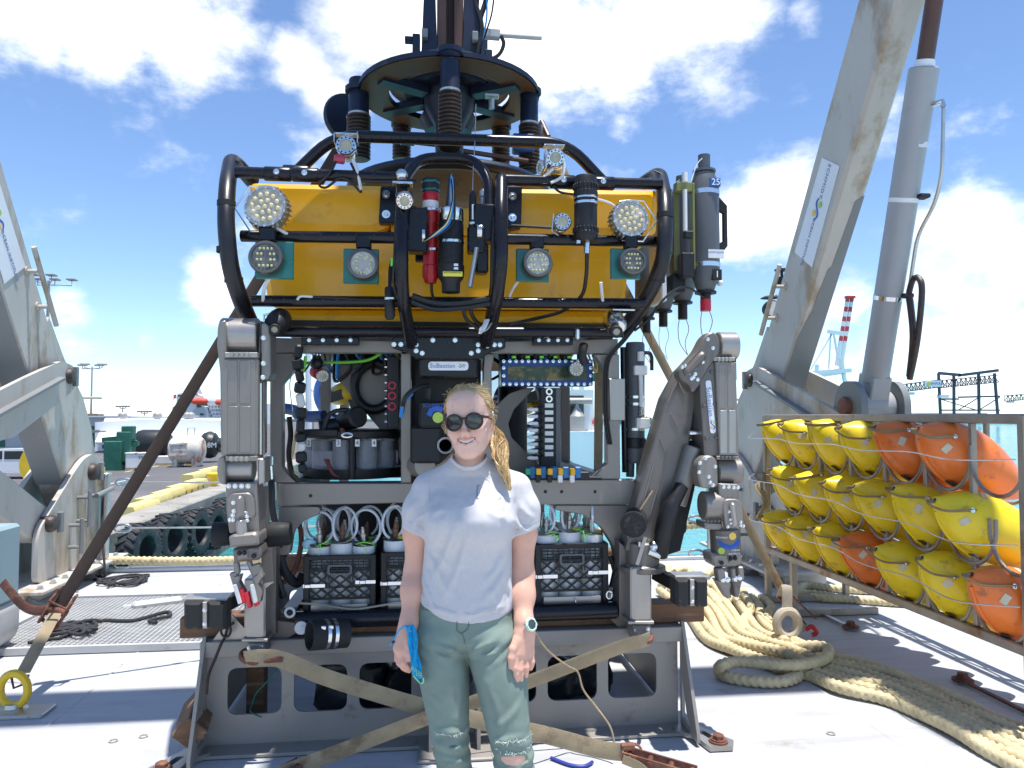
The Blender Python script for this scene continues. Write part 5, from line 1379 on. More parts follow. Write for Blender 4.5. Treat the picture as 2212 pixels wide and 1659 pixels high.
for k in range(24): m.tube([F(974, 508, 3.4) + V(PX(27.4, 3.4) * math.cos(a), PX(27.4, 3.4) * math.sin(a), -.012 * k / 2 + .002 * math.sin(3 * a + k)) for a in [2 * PI * j / 16 for j in range(16)]], .0012, 4, closed=True)
o = m.build('tape_wrap', 'rubber_black', c2); o['kind'] = 'stuff'
for k, (mt, dx) in enumerate((('cable_black', -6), ('cable_blue', 2), ('cable_yellow', 6), ('cable_black', 9))):
 wire([(970 + dx, 470, 3.38), (971 + dx * .6, 420, 3.36), (974 + dx * .2, 380, 3.36), (978 - dx * .3, 384, 3.36), (980 - dx * .2, 430, 3.33), (973 - dx, 480, 3.30), (945 - dx, 505, 3.30), (915, 520, 3.34)], .0055, mt, 'cable', ROV)
# slim strobe and transponder
c3 = canister(1021, 412, 512, 8.5, 3.40, 'matte_black', 'slim_sensor', [(.9, 0), (1, .02), (1, .9), (.5, .97), (.4, 1)])
part('label_white', 'data_label', c3, lambda m: m.box(F(1023, 460, 3.40) + V(0, -PX(8.5, 3.4), 0), (.018, .003, .07)))
band(c3, 1021, 484, 9, 3.40)
wire([(1021, 412, 3.4), (1023, 360, 3.5), (1026, 300, 3.6), (1028, 225, 3.7)], .0022, 'bright_steel', 'whip_antenna', ROV)
c4 = canister(1043, 408, 500, 6, 3.44, 'alu_mid', 'slim_sensor', [(.7, 0), (1, .05), (1, .6), (.8, .62), (.8, .8), (1.2, .82), (1.2, .95), (.6, 1)])
part(TB, 'pan_tilt_unit', ROV, lambda m: (m.box(F(1045, 485, 3.42), (.10, .10, .17), .008), m.box(F(1028, 520, 3.40), (.08, .08, .12), .008), m.box(F(1040, 560, 3.42), (.06, .08, .14), .01)))
parts('chrome', 'pan_tilt_gear', ROV, lambda m: m.cyl(F(1030, 500, 3.36), F(1040, 500, 3.36), .035, 20), lambda m: m.cyl(F(912, 510, 3.36), F(918, 510, 3.36), .035, 20))
parts('alu_mid', 'pan_tilt_arm', ROV, lambda m: m.cyl(F(1030, 535, 3.36), F(1015, 620, 3.36), .012, 10), lambda m: m.cyl(F(1044, 540, 3.40), F(1044, 560, 3.40), .02, 14))
parts(TB, 'mount_block', ROV, lambda m: m.box(F(903, 500, 3.38), (.09, .08, .20), .008), lambda m: m.box(F(925, 555, 3.5), (.12, .04, .05), .004), lambda m: m.box(F(888, 470, 3.38), (.05, .07, .09), .006))
# sonar canister on starboard
c5 = canister(1265, 382, 522, 27, 3.40, 'matte_black', 'sonar_housing', [(.80, 0), (.97, .04), (1.0, .05), (1.0, .13), (.95, .14), (.95, .66), (1.0, .67), (1.0, .76), (.93, .77), (.93, .98), (.88, 1)])
band(c5, 1265, 430, 26.5, 3.40, 'bright_steel', .008); band(c5, 1265, 441, 26.5, 3.40)
part('bright_steel', 'connector', c5, lambda m: (m.cyl(F(1268, 520, 3.40), F(1267, 548, 3.40), .014, 14), m.cyl(F(1249, 520, 3.37), F(1249, 526, 3.37), .012, 8)))
m = MB()
for k in range(20):
 a = 2 * PI * k / 20
 for py in (405, 498): m.box(F(1265, py, 3.40) + V(math.cos(a), math.sin(a), 0) * PX(27.2, 3.4), (.008, .008, .022), .002)
o = m.build('knurl', 'matte_black', c5); o['kind'] = 'stuff'
wire([(1268, 545, 3.40), (1266, 600, 3.42), (1255, 640, 3.5), (1215, 672, 3.6), (1150, 690, 3.66), (1100, 700, 3.68)], .0095, 'cable_black', 'cable', ROV)
c6 = canister(842, 620, 690, 11, 3.40, 'matte_black', 'slim_sensor', [(.7, 0), (1, .08), (1, .95), (.8, 1)])
band(c6, 842, 646, 11, 3.40, 'bright_steel', .01)
wire([(842, 620, 3.4), (843, 585, 3.4), (847, 562, 3.4)], .009, 'cable_black', 'cable', ROV)
part('zip_green', 'cable_marker', ROV, lambda m: m.cyl(F(846, 575, 3.39), F(847, 558, 3.39), .006, 8))
# cables along the bumpers
for pts, r, mt in [([(725, 350, 3.46), (712, 375, 3.44), (690, 398, 3.45), (705, 405, 3.45), (735, 385, 3.44), (760, 395, 3.45), (780, 415, 3.46), (770, 380, 3.46), (758, 352, 3.47)], .006, 'cable_black'),
     ([(763, 345, 3.46), (772, 370, 3.45), (780, 410, 3.45)], .0075, 'cable_white'), ([(1195, 365, 3.46), (1180, 378, 3.46), (1160, 395, 3.46)], .0075, 'cable_white'), ([(1218, 350, 3.46), (1215, 380, 3.45), (1190, 395, 3.45)], .0075, 'cable_white'),
     ([(598, 492, 3.44), (620, 505, 3.45), (640, 510, 3.5)], .008, 'cable_white'), ([(590, 590, 3.44), (572, 620, 3.46), (568, 650, 3.5)], .008, 'cable_white'), ([(675, 641, 3.5), (650, 640, 3.48), (642, 648, 3.48)], .006, 'cable_white'), ([(840, 648, 3.49), (770, 646, 3.49), (675, 641, 3.5)], .005, 'cable_black'),
     ([(1198, 492, 3.4), (1160, 490, 3.42), (1105, 487, 3.45)], .007, 'cable_black'), ([(1125, 600, 3.44), (1110, 620, 3.46), (1100, 640, 3.5)], .007, 'cable_white'), ([(1298, 610, 3.44), (1300, 630, 3.46), (1302, 650, 3.5)], .008, 'cable_white'),
     ([(890, 640, 3.36), (940, 655, 3.36), (1000, 655, 3.36), (1060, 645, 3.36)], .016, 'cable_black'), ([(890, 652, 3.36), (940, 668, 3.36), (1010, 664, 3.36), (1060, 655, 3.36)], .012, 'cable_black'), ([(1000, 665, 3.4), (1008, 690, 3.44), (1035, 712, 3.5)], .009, 'cable_black'), ([(1015, 668, 3.4), (1025, 690, 3.44), (1045, 706, 3.5)], .009, 'cable_black'),
     ([(1195, 402, 3.46), (1210, 415, 3.46), (1240, 420, 3.45)], .006, 'cable_black'), ([(1290, 430, 3.4), (1320, 440, 3.42), (1335, 455, 3.42)], .006, 'cable_white'),
     ([(900, 390, 3.42), (820, 392, 3.44), (760, 388, 3.46), (700, 385, 3.48)], .007, 'cable_black'), ([(856, 470, 3.3), (853, 560, 3.3), (852, 620, 3.34), (880, 700, 3.5)], .008, 'cable_black'), ([(1068, 470, 3.34), (1064, 540, 3.34), (1062, 620, 3.36), (1050, 700, 3.5)], .01, 'cable_black'),
     ([(880, 560, 3.4), (868, 640, 3.42), (878, 720, 3.55)], .007, 'cable_black')]:
 wire(pts, r, mt, 'cable', ROV)
rr = random.Random(8)
for q in ((498, 335, 3.78), (508, 345, 3.7), (1420, 372, 3.7)):
 wire([(q[0] + rr.uniform(-8, 8), q[1] + rr.uniform(-6, 6), q[2]), (q[0] + 10, q[1] + 6, q[2] - .03), (q[0] + 22, q[1] + 26, q[2] - .1), (q[0] + 30, q[1] + 40, q[2] - .1)], .0045, 'cable_black', 'cable_tie', ROV)
part('bright_steel', 'latch', ROV, lambda m: m.box(F(1247, 722, 3.56), (.022, .03, .05), .006))
part('pvc_white', 'torn_tape', ROV, lambda m: m.tube(catmull([F(1052, 690, 3.40), F(1046, 706, 3.39), F(1036, 718, 3.41), F(1052, 712, 3.39), F(1060, 700, 3.41)], 4), (.016, .003), 6))

# ---- grey lower frame
FY = 3.74
def fr(pts, mt='ti_grey', nm='frame_member', Y=FY, dep=.07, ch=.004, fil=.0):
 m = MB(); bslab(m, pts, Y, dep, ch, fil); return m.build(nm, mt, ROV)
fr([(577, 729), (868, 737), (868, 762), (577, 762)])
fr([(1046, 738), (1335, 732), (1335, 764), (1046, 762)])
fr([(583, 763), (640, 763), (640, 795), (610, 828), (610, 1010), (640, 1043), (583, 1043)], fil=.01)
fr([(866, 763), (888, 763), (888, 1043), (866, 1043)])
fr([(1046, 763), (1068, 765), (1062, 800), (1064, 1043), (1044, 1043), (1044, 800)])
fr([(1282, 765), (1338, 765), (1340, 1035), (1278, 1035), (1312, 1000), (1312, 800)], fil=.01)
fr([(1316, 818), (1350, 818), (1350, 908), (1318, 908)], 'ti_light', 'doubler_plate', FY - .015, .02, .002)
fr([(596, 1044), (935, 1044), (935, 1085), (598, 1093)])
fr([(1050, 1036), (1372, 1036), (1372, 1090), (1050, 1090)])
for q in ((671, 1071), (1143, 1062), (1178, 1062), (1213, 1062), (1285, 1062)):
 part('cable_black', 'frame_hole', ROV, lambda m: m.cyl(F(q[0], q[1], FY - .0015), F(q[0], q[1], FY + .002), .009, 12))
fr([(600, 1094), (692, 1094), (690, 1112), (660, 1122), (632, 1150), (625, 1200), (600, 1200)], fil=.02, Y=FY + .02)
fr([(1200, 1091), (1362, 1091), (1366, 1250), (1340, 1250), (1325, 1180), (1300, 1140), (1260, 1112), (1200, 1102)], fil=.02, Y=FY + .02)
part('ti_grey', 'base_rail', ROV, lambda m: (m.beam(F(470, 1357, 3.80), F(1420, 1336, 3.80), .06, .045, ch=.004)))
part('rov_black', 'tray_tube', ROV, lambda m: m.tube([F(640, 1340, 3.70), F(1330, 1318, 3.70)], .042, 14))
part('matte_black', 'battery_pack', ROV, lambda m: (m.box((-.05, 4.62, .88), (1.1, .3, .55), .02), m.box((-.1, 4.7, 1.10), (1.2, .2, .12), .01)))
part('matte_black', 'tray_floor', ROV, lambda m: m.box((.13, 4.35, .565), (1.7, 1.2, .02)))
for X in (-.66, .93):
 part('ti_dark', 'side_frame', ROV, lambda m: (m.box((X, 5.0, .60), (.07, 2.4, .06), .004), m.box((X, 5.0, 1.22), (.07, 2.4, .08), .004), m.box((X, 5.0, 2.0), (.07, 2.4, .06), .004), m.box((X, 6.15, 1.3), (.07, .08, 1.4), .004), m.box((X, 5.0, 1.3), (.06, .07, 1.4), .004)))
parts('ti_dark', 'rear_frame', ROV, *[(lambda m, q=q: m.box(*q)) for q in (((.13, 6.15, .62), (1.6, .07, .07)), ((.13, 6.15, 1.22), (1.6, .07, .07)), ((.13, 6.15, 1.98), (1.6, .07, .08)), ((.13, 5.0, 1.19), (1.5, .08, .05)))])
# corner posts with feet
def corner(px0, px1, y0, y1, yf, sgn):
 m = MB(); bslab(m, [(px0, y0), (px1, y0), (px1, y1), (px0, y1)], 3.56, .16, .008, .012); p = m.build('corner_post', 'ti_light', ROV)
 m = MB(); bslab(m, [(px0 - 5, y1), (px1 + 5, y1), (px1 + 5, y1 + 7), (px0 - 5, y1 + 7)], 3.545, .19, .003); m.build('post_flange', 'ti_light', p)
 m = MB(); bslab(m, [(px0 + 5, y1 + 8), (px1 - 2, y1 + 8), (px1 + 1, yf - 8), (px1 - 10, yf), (px0 + 9, yf)], 3.57, .14, .006, .01); m.build('foot', mat('foot_grey', (.20, .20, .20), .5, metal=.3, var=.3, scale=20, dirt=(.38, .36, .34), damt=.3, dscale=20) if 'foot_grey' not in MATS else 'foot_grey', p)
 for q in ((px0 + 11, y1 + 20), (px1 - 8, y1 + 17)): part('bright_steel', 'foot_bolt', p, lambda m: m.bolt(F(q[0], q[1], 3.57), (0, -1, 0), .007, .007))
 return p
corner(527, 573, 1250, 1380, 1424, -1)
part('ti_dark', 'post_bracket', ROV, lambda m: (bslab(m, [(573, 1150), (596, 1150), (596, 1370), (573, 1380)], 3.66, .12, .004), bslab(m, [(596, 1340), (640, 1345), (640, 1368), (590, 1400), (570, 1425), (570, 1385)], 3.70, .05, .003)))
corner(1362, 1408, 1225, 1342, 1388, 1)
part('ti_dark', 'post_bracket', ROV, lambda m: (bslab(m, [(1338, 1170), (1362, 1190), (1362, 1350), (1338, 1335)], 3.66, .12, .004), bslab(m, [(1300, 1320), (1345, 1330), (1368, 1372), (1362, 1388), (1330, 1350)], 3.70, .05, .003)))
# fender pads on swing arms
for s_, (x0, x1, y0, y1) in ((-1, (396, 488, 1300, 1362)), (1, (1461, 1530, 1251, 1313))):
 mid = (x0 + x1) / 2
 m = MB(); bslab(m, rect(x0 - 2, y0 - 7, x1 + 2, y0), 3.42, .10, .002); p = m.build('fender_arm', 'ti_light', ROV)
 part('matte_black', 'swing_link', p, lambda m: m.beam(F(mid + 10 * s_ * -1, (y0 + y1) / 2 - 6, 3.48), F(mid - s_ * 80, (y0 + y1) / 2 - 44, 3.72), .05, .06, ch=.006))
 for a, b in ((x0, mid - 6), (mid + 6, x1)):
  m = MB(); bslab(m, [(a, y0 + 1), (b, y0 + 1), (b, y1 - 2), (b - 8, y1), (b - 16, y1 - 4), (a + 8, y1), (a, y1 - 5)], 3.39, .09, .012); m.build('fender_pad', 'rubber_black', p)
 m = MB(); bslab(m, rect(mid - 5, y0 + 1, mid + 5, y1 - 4), 3.40, .06, .002); m.build('pad_strip', 'ti_light', p)
 for py in (y0 + 18, y1 - 14): part('bright_steel', 'pad_bolt', p, lambda m: m.bolt(F(mid, py, 3.40), (0, -1, 0), .007, .009))

# ---- central instrument block and name plate
part('matte_black', 'core_housing', ROV, lambda m: (m.box((.10, 4.15, 1.56), (.36, .55, .90), .02), m.box((.10, 4.3, .95), (.5, .6, .4), .02)))
m = MB(); bslab(m, rect(905, 772, 1032, 815), 3.66, .14, .008, .012); np_ = m.build('name_board', TB, ROV)
m = MB(); bslab(m, rect(925, 781, 1012, 800), 3.655, .004, .001, .018); m.build('name_plate', 'sign_white', np_)
lettering('SuBastian', F(956, 790.5, 3.653), (1, 0, 0), (0, 0, 1), .031, 'logo_text', np_, 'name_lettering', .0008, 1.05)
logo(F(998, 790.5, 3.6535), (1, 0, 0), (0, 0, 1), .018, np_, 'emblem')
parts('matte_black', 'valve_pack', ROV, lambda m: m.box(F(936, 895, 3.70), (.14, .12, .13), .012), lambda m: m.box(F(920, 960, 3.72), (.15, .12, .18), .012), lambda m: m.cyl(F(925, 840, 3.7), F(925, 862, 3.7), .02, 12))
o = lettering('SCHMIDT', F(938, 876, 3.639), (1, 0, 0), (0, 0, 1), .026, 'logo_blue', ROV, 'maker_lettering', .001)
part('logo_blue', 'emblem', ROV, lambda m: m.tube([F(926, 898, 3.637), F(932, 886, 3.637), F(944, 882, 3.637), F(956, 886, 3.637)], (.013, .001), 8, flat=(0, 1, 0)))
part('logo_green', 'emblem_disc', ROV, lambda m: m.lathe([(.001, 0), (.026, 0), (.026, .001)], F(946, 902, 3.638), (0, -1, 0), 20))
part('alu_mid', 'pressure_window', ROV, lambda m: (m.lathe([(.030, 0), (.036, .006), (.040, .006), (.040, 0)], F(962, 962, 3.655), (0, -1, 0), 24)))
part('ti_grey', 'end_bell', ROV, lambda m: m.lathe([(.03, .0), (.055, .008), (.06, .03), (.055, .12)], F(895, 1003, 3.80), (.5, -1, 0), 26))
wire([(868, 890, 3.66), (875, 860, 3.6), (900, 838, 3.62), (925, 832, 3.68)], .012, 'cable_black', 'cable', ROV)
wire([(866, 900, 3.66), (872, 870, 3.62), (890, 850, 3.64)], .010, 'cable_blue', 'cable', ROV)
# ---- starboard bay: blue oil-filled box with window
BX = 3.84
m = MB(); bslab(m, rect(1083, 776, 1281, 834), BX, .12, .006, .008); bb = m.build('junction_box', 'blue_anodized', ROV)
m = MB(); bslab(m, rect(1097, 791, 1268, 822), BX - .003, .004, .001, .008); m.build('box_window', 'circuit', bb)
for k in range(15):
 for py in (780.5, 830): part('bright_steel', 'box_screw', bb, lambda m: m.bolt(F(1088 + k * 13.4, py, BX), (0, -1, 0), .0065, .005))
for py in (795, 812):
 for px in (1088, 1276): part('bright_steel', 'box_screw', bb, lambda m: m.bolt(F(px, py, BX), (0, -1, 0), .0065, .005))
for k in range(9):
 px = 1110 + k * 15
 wire([(px, 776, BX + .03), (px + 1, 768, BX + .02), (px + rr.uniform(-6, 6), 760, BX + .04)], .010, 'cable_black', 'cable', ROV)
 if k % 2 == 0: part('zip_green', 'cable_marker', ROV, lambda m: m.cyl(F(px, 774, BX + .0), F(px, 769, BX + .0), .012, 8))
L = chrome_light(1245, 797, 16, 3.70, (-.1, -1, -.05), 'alu_mid', .05, 'bay_camera')
part('matte_black', 'camera_arm', L, lambda m: m.tube(catmull([F(1262, 745, 3.70), F(1258, 765, 3.68), F(1262, 785, 3.70)], 4), .022, 10))
# connector rail
m = MB(); bslab(m, rect(1168, 838, 1200, 1016), 3.86, .06, .003, .004); cr = m.build('connector_rail', 'matte_black', ROV)
m = MB(); bslab(m, rect(1200, 838, 1211, 1014), 3.87, .05, .002); m.build('terminal_strip', 'pvc_grey', cr)
for k in range(8):
 py = 876 + k * 15
 part('nylon_white', 'connector_tag', cr, lambda m: m.box(F(1186, py, 3.858), (.045, .006, .022), .001))
 wire([(1172, py + 3, 3.84), (1160, py + 4, 3.82), (1148, py + 6, 3.82)], .007, 'cable_black', 'connector_cable', cr)
 part('cable_white', 'connector_plug', cr, lambda m: m.lathe([(.006, 0), (.011, .004), (.011, .04), (.005, .055)], F(1162, py + 8, 3.82), (-1, 0, 0), 10))
for py in (846, 862): part('chrome', 'socket', cr, lambda m: m.lathe([(.010, 0), (.018, 0), (.018, .006), (.010, .006)], F(1186, py, 3.858), (0, -1, 0), 16))
fr([(1068, 880), (1100, 850), (1135, 838), (1155, 838), (1110, 885), (1098, 915), (1105, 945), (1170, 1010), (1170, 1040), (1068, 1040)], 'ti_dark', 'gusset_plate', 3.98, .012, .002, .01)
# manifold valves
m = MB(); bslab(m, rect(1135, 1030, 1300, 1036), 3.72, .2, .002); vm_ = m.build('manifold_plate', 'matte_black', ROV)
for k, (px, a, b) in enumerate([(1140, 'valve_green', 'matte_black'), (1163, 'valve_yellow', 'matte_black'), (1188, 'valve_yellow', 'matte_black'), (1211, 'valve_yellow', 'nylon_white'), (1237, 'valve_yellow', 'nylon_white')]):
 part('valve_blue', 'valve_body', vm_, lambda m: m.box(F(px + 9, 1020, 3.74), (.028, .07, .055), .003))
 part(a, 'valve_lever', vm_, lambda m: m.box(F(px, 1019, 3.70), (.024, .03, .034), .003))
 part(b, 'valve_tab', vm_, lambda m: m.box(F(px - 1, 1034, 3.69), (.024, .02, .038), .004))
part('matte_black', 'valve_end_block', vm_, lambda m: m.box(F(1260, 1027, 3.75), (.05, .07, .04), .003))
# strap seen through the bay, niskin bottle on the frame
part('webbing_tan', 'inner_strap', ROV, lambda m: m.beam(F(1294, 770, 4.2), F(1292, 1030, 4.2), .05, .004, (0, 1, 0)))
n1 = canister(1372, 740, 1000, 21, 3.86, 'pvc_grey', 'water_sampler', [(.9, 0), (.98, .01), (1, .03), (1, .98), (.9, 1)])
part('pvc_grey', 'sampler_spout', n1, lambda m: (m.cyl(F(1362, 1000, 3.86), F(1361, 1030, 3.86), .022, 14), m.cyl(F(1383, 1000, 3.84), F(1383, 1032, 3.84), .022, 14)))
for py in (858, 873, 927): band(n1, 1372, py, 21, 3.86, 'bright_steel', .014)
part('nylon_white', 'trigger_block', n1, lambda m: (m.box(F(1383, 800, 3.80), (.07, .04, .05), .004), m.box(F(1388, 914, 3.80), (.07, .04, .055), .004), m.cyl(F(1384, 780, 3.80), F(1384, 760, 3.80), .018, 12), m.cyl(F(1384, 810, 3.80), F(1386, 880, 3.80), .012, 10)))
m = MB()
for k in range(8): m.tube([F(1386, 883 + 2.4 * k, 3.80) + V(.014 * math.cos(a), .014 * math.sin(a), .002 * a) for a in [2 * PI * j / 10 for j in range(11)]], .002, 5)
o = m.build('trigger_spring', 'bright_steel', n1); o['kind'] = 'stuff'
part('matte_black', 'sampler_handle', n1, lambda m: m.tube(fillet([F(1392, 762, 3.86), F(1404, 762, 3.86), F(1408, 772, 3.86), F(1408, 800, 3.86)], .01), .010, 8))
part('matte_black', 'sampler_band', n1, lambda m: m.lathe([(PX(21, 3.86), 0), (PX(24, 3.86), .005), (PX(24, 3.86), .05), (PX(21, 3.86), .055)], F(1372, 968, 3.86), (0, 0, 1), 24))
part('rov_black', 'frame_pipe', ROV, lambda m: m.tube([F(1346, 750, 3.84), F(1350, 1020, 3.84)], .016, 10))
for a in ((1342, 770), (1346, 790), (1338, 760)):
 wire([(a[0] + 40, 690, 3.62), (a[0] + 5, 735, 3.68), (a[0] - 28, 775, 3.70), (a[0] - 34, 830, 3.71), (a[0] - 33, 900, 3.71), (a[0] - 25, 960, 3.72)], .005, 'cable_black', 'cable', ROV)

# ---- niskin bottles along the starboard side
for k in range(4):
 Y = 3.82 + .36 * k; X = 1.475
 z0, z1, r = 2.29, 2.83, .076
 m = MB(); m.lathe([(r * .55, -.06), (r * .62, -.05), (r, .03), (r, z1 - z0 - .03), (r * .7, z1 - z0 + .04), (r * .6, z1 - z0 + .045)], (X, Y, z0), (0, 0, 1), 30); b = m.build('sample_bottle', 'pvc_grey', ROV)
 m = MB(); m.lathe([(r * .75, 0), (r * .75, .012)], (X, Y, z0 - .07), (0, 0, 1), 20); m.cyl((X, Y, z0 - .16), (X, Y, z0 - .06), r * .36, 16); m.build('bottom_cap', 'matte_black', b)
 m = MB(); m.lathe([(r * .8, 0), (r * .8, .012)], (X, Y, z1 + .045), (0, 0, 1), 20); m.cyl((X, Y, z1 + .05), (X, Y, z1 + .14), r * .42, 16); m.build('top_cap', 'pvc_grey', b)
 if k == 0:
  part('tape_red', 'tape_band', b, lambda m: m.cyl((X, Y, z0 - .162), (X, Y, z0 - .10), r * .375, 16))
  part('rubber_black', 'carry_handle', b, lambda m: m.plate([V(X + r * .9, Y, z0 + .47), V(X + r + .05, Y, z0 + .41), V(X + r + .05, Y, z0 + .19), V(X + r * .9, Y, z0 + .12)], [[V(X + r * .95, Y, z0 + .39), V(X + r + .03, Y, z0 + .37), V(X + r + .03, Y, z0 + .22), V(X + r * .95, Y, z0 + .2)]], (0, .025, 0)))
  for z in (2.76, 2.37): part('bright_steel', 'steel_band', b, lambda m: m.lathe([(r, -.012), (r + .002, -.012), (r + .002, .012), (r, .012)], (X, Y, z), (0, 0, 1), 30))
  part('label_white', 'maker_label', b, lambda m: m.box((X + .03, Y - r * .965, 2.42), (.085, .01, .045)))
  lettering('OCEANTEST EQUIPMENT', (X + .03, Y - r * 1.035, 2.428), (1, .0, 0), (0, 0, 1), .0095, 'label_blue', b, 'maker_lettering', .0008)
  part('label_blue', 'number_label', b, lambda m: m.box((X + .03, Y - r * .93, 2.80), (.055, .02, .045)))
  lettering('25', (X + .032, Y - r * 1.07, 2.80), (1, 0, 0), (0, 0, 1), .048, 'ink_white', b, 'number_lettering', .001)
  part('matte_black', 'number_label', b, lambda m: m.box((X + .035, Y - r * .9, 2.31), (.05, .02, .055)))
  lettering('1', (X + .035, Y - r * 1.04, 2.31), (1, 0, 0), (0, 0, 1), .05, 'ink_white', b, 'number_lettering', .001)
  for z in (2.82, 2.28): part('nylon_white', 'vent_knob', b, lambda m: m.ball((X + r + .005, Y, z), .018, 10))
 for sx in (-.02, .02):
  wire([V(X + sx, Y, z0 - .16), V(X + sx * 1.6, Y - .01, z0 - .22), V(X + sx * .8 - .01, Y - .02, z0 - .30), V(X + .02, Y - .02, z0 - .37)], .0022, 'cable_red' if k in (0, 1, 3) else 'cable_white', 'lanyard', b, 5, 5)
 wire([V(X, Y - .02, z1 + .13), V(X - .05, Y - .03, z1 + .08), V(X - .09, Y - .05, z1 - .02)], .003, 'cable_white', 'lanyard', b, 5, 5)
part('olive', 'bottle_bracket', ROV, lambda m: (m.box((1.395, 3.79, 2.57), (.014, .05, .46), .003), m.box((1.33, 3.85, 2.57), (.03, .02, .45), .003), m.box((1.345, 3.79, 2.78), (.09, .05, .05), .004)))
part('nylon_white', 'trigger_rod', ROV, lambda m: (m.cyl((1.345, 3.76, 2.54), (1.345, 3.76, 2.76), .012, 12), m.cyl((1.345, 3.76, 2.80), (1.345, 3.76, 2.85), .016, 12)))
parts('matte_black', 'release_unit', ROV, lambda m: m.box((1.355, 3.78, 2.36), (.07, .07, .13), .006), lambda m: m.box((1.36, 3.76, 2.52), (.045, .04, .035), .004), lambda m: m.box((1.33, 3.98, 2.28), (.08, .3, .10), .01))
part('pvc_white', 'side_panel', ROV, lambda m: m.box((1.245, 3.92, 2.45), (.03, .22, .55), .006))
wire([(1520, 642, 3.78), (1480, 620, 3.72), (1440, 640, 3.62), (1400, 690, 3.62), (1370, 715, 3.64)], .006, 'cable_black', 'cable', ROV)

# ---- port bay: carousel of clear jars, cable chain, camera, thruster
cc = F(760, 1020, 4.10)
part('matte_black', 'jar_carousel', ROV, lambda m: (m.lathe([(.02, 0), (.255, 0), (.26, .01), (.26, .035), (.25, .045), (.02, .045)], V(cc.x, cc.y, F(760, 948, 3.86).z), (0, 0, 1), 40), m.lathe([(.02, 0), (.255, 0), (.26, .05), (.02, .05)], V(cc.x, cc.y, F(760, 1036, 3.86).z), (0, 0, 1), 40), m.cyl(V(cc.x, cc.y, F(760, 1030, 3.86).z), V(cc.x, cc.y, F(760, 940, 3.86).z), .05, 16), m.cyl(F(760, 1035, 3.84), F(760, 945, 3.84), .017, 10)))
zt, zb = F(760, 950, 3.86).z, F(760, 1024, 3.86).z
for k in range(10):
 a = 2 * PI * k / 10 + .18; p = V(cc.x + .195 * math.cos(a), cc.y + .195 * math.sin(a), zb)
 m = MB(); m.lathe([(.054, 0), (.054, zt - zb)], p, (0, 0, 1), 20); j = m.build('sample_jar', 'acrylic', ROV)
 m = MB(); m.lathe([(.050, 0), (.050, .05)], V(p.x, p.y, zt - .06), (0, 0, 1), 16); m.build('jar_plug', 'pvc_grey', j)
for px, s in ((667, '2'), (731, '3'), (760 + 12, '4'), (808, '4'), (641, '1')):
 if s == '1': continue
 p = F(px, 957, 3.83); part('label_white', 'number_tag', ROV, lambda m: m.box(p, (.022, .003, .036)))
 lettering(s, p + V(0, -.0025, 0), (1, 0, 0), (0, 0, 1), .032, 'ink_black', ROV, 'number_lettering', .0008)
pts = [(648, 745), (642, 775), (645, 800), (650, 825), (646, 850), (652, 880), (650, 905), (648, 935), (652, 955), (650, 975), (652, 1000), (655, 1022)]
for k in range(len(pts) - 1):
 a, b = F(*pts[k], 3.70), F(*pts[k + 1], 3.70)
 m = MB(); m.beam(a, b, .050 if k % 2 else .036, .05, (0, 1, 0), .010); m.build('chain_link', 'matte_black' if k not in (4, 8) else 'nylon_white', ROV)
part('matte_black', 'bay_camera_mount', ROV, lambda m: (m.cyl(F(684, 768, 3.85), F(684, 790, 3.85), .022, 12), m.ball(F(684, 785, 3.85), .034, 12)))
L = chrome_light(697, 812, 13, 3.80, (.25, -1, -.15), 'alu_mid', .05, 'bay_camera')
part('cable_red', 'seal_ring', L, lambda m: m.cyl(F(689, 807, 3.85), F(682, 803, 3.90), .032, 16))
wire([(660, 770, 3.72), (655, 800, 3.74), (648, 812, 3.76)], .008, 'cable_green', 'cable', ROV)
wire([(650, 785, 3.9), (700, 783, 3.9), (760, 782, 3.9), (800, 776, 3.88), (830, 758, 3.86)], .008, 'cable_green', 'cable', ROV)
fr([(725, 786), (868, 786), (868, 1000), (840, 950), (780, 880), (735, 825)], 'ti_dark', 'gusset_plate', 4.15, .015, .002, .01)
part('matte_black', 'coil_ring', ROV, lambda m: m.tube([F(808, 835, 4.10) + V(.105 * math.cos(a), -.01, .125 * math.sin(a)) for a in [2 * PI * k / 28 for k in range(28)]], .026, 10, closed=True))
m = MB(); bslab(m, rect(836, 770, 862, 925), 3.88, .08, .004); vb = m.build('manifold_block', 'matte_black', ROV)
for py in (833, 855, 878): part('cable_red', 'seal_ring', vb, lambda m: m.lathe([(.013, 0), (.022, 0), (.022, .006), (.013, .006)], F(847, py, 3.878), (0, -1, 0), 16))
for k in range(9): part('bright_steel', 'manifold_fitting', vb, lambda m: m.cyl(F(836, 775 + 17 * k, 3.90), F(831, 775 + 17 * k, 3.90), .008, 8))
part('matte_black', 'pump_motor', ROV, lambda m: (m.cyl(F(745, 908, 3.98), F(775, 900, 3.86), .055, 20, .01), m.cyl(F(690, 925, 3.95), F(750, 915, 3.98), .04, 16), m.box(F(690, 935, 3.9), (.20, .12, .035), .004)))
wire([(700, 930, 3.9), (712, 895, 3.9), (745, 885, 3.9), (775, 895, 3.9)], .012, 'cable_black', 'hose', ROV)
part('bright_steel', 'release_ring', ROV, lambda m: m.tube([F(750, 940, 3.80) + V(.025 * math.cos(a), 0, .010 * math.sin(a)) for a in [2 * PI * k / 14 for k in range(14)]], .006, 7, closed=True))
part('rust', 'release_strap', ROV, lambda m: m.tube([F(738, 925, 3.82), F(744, 938, 3.80)], (.012, .003), 6))
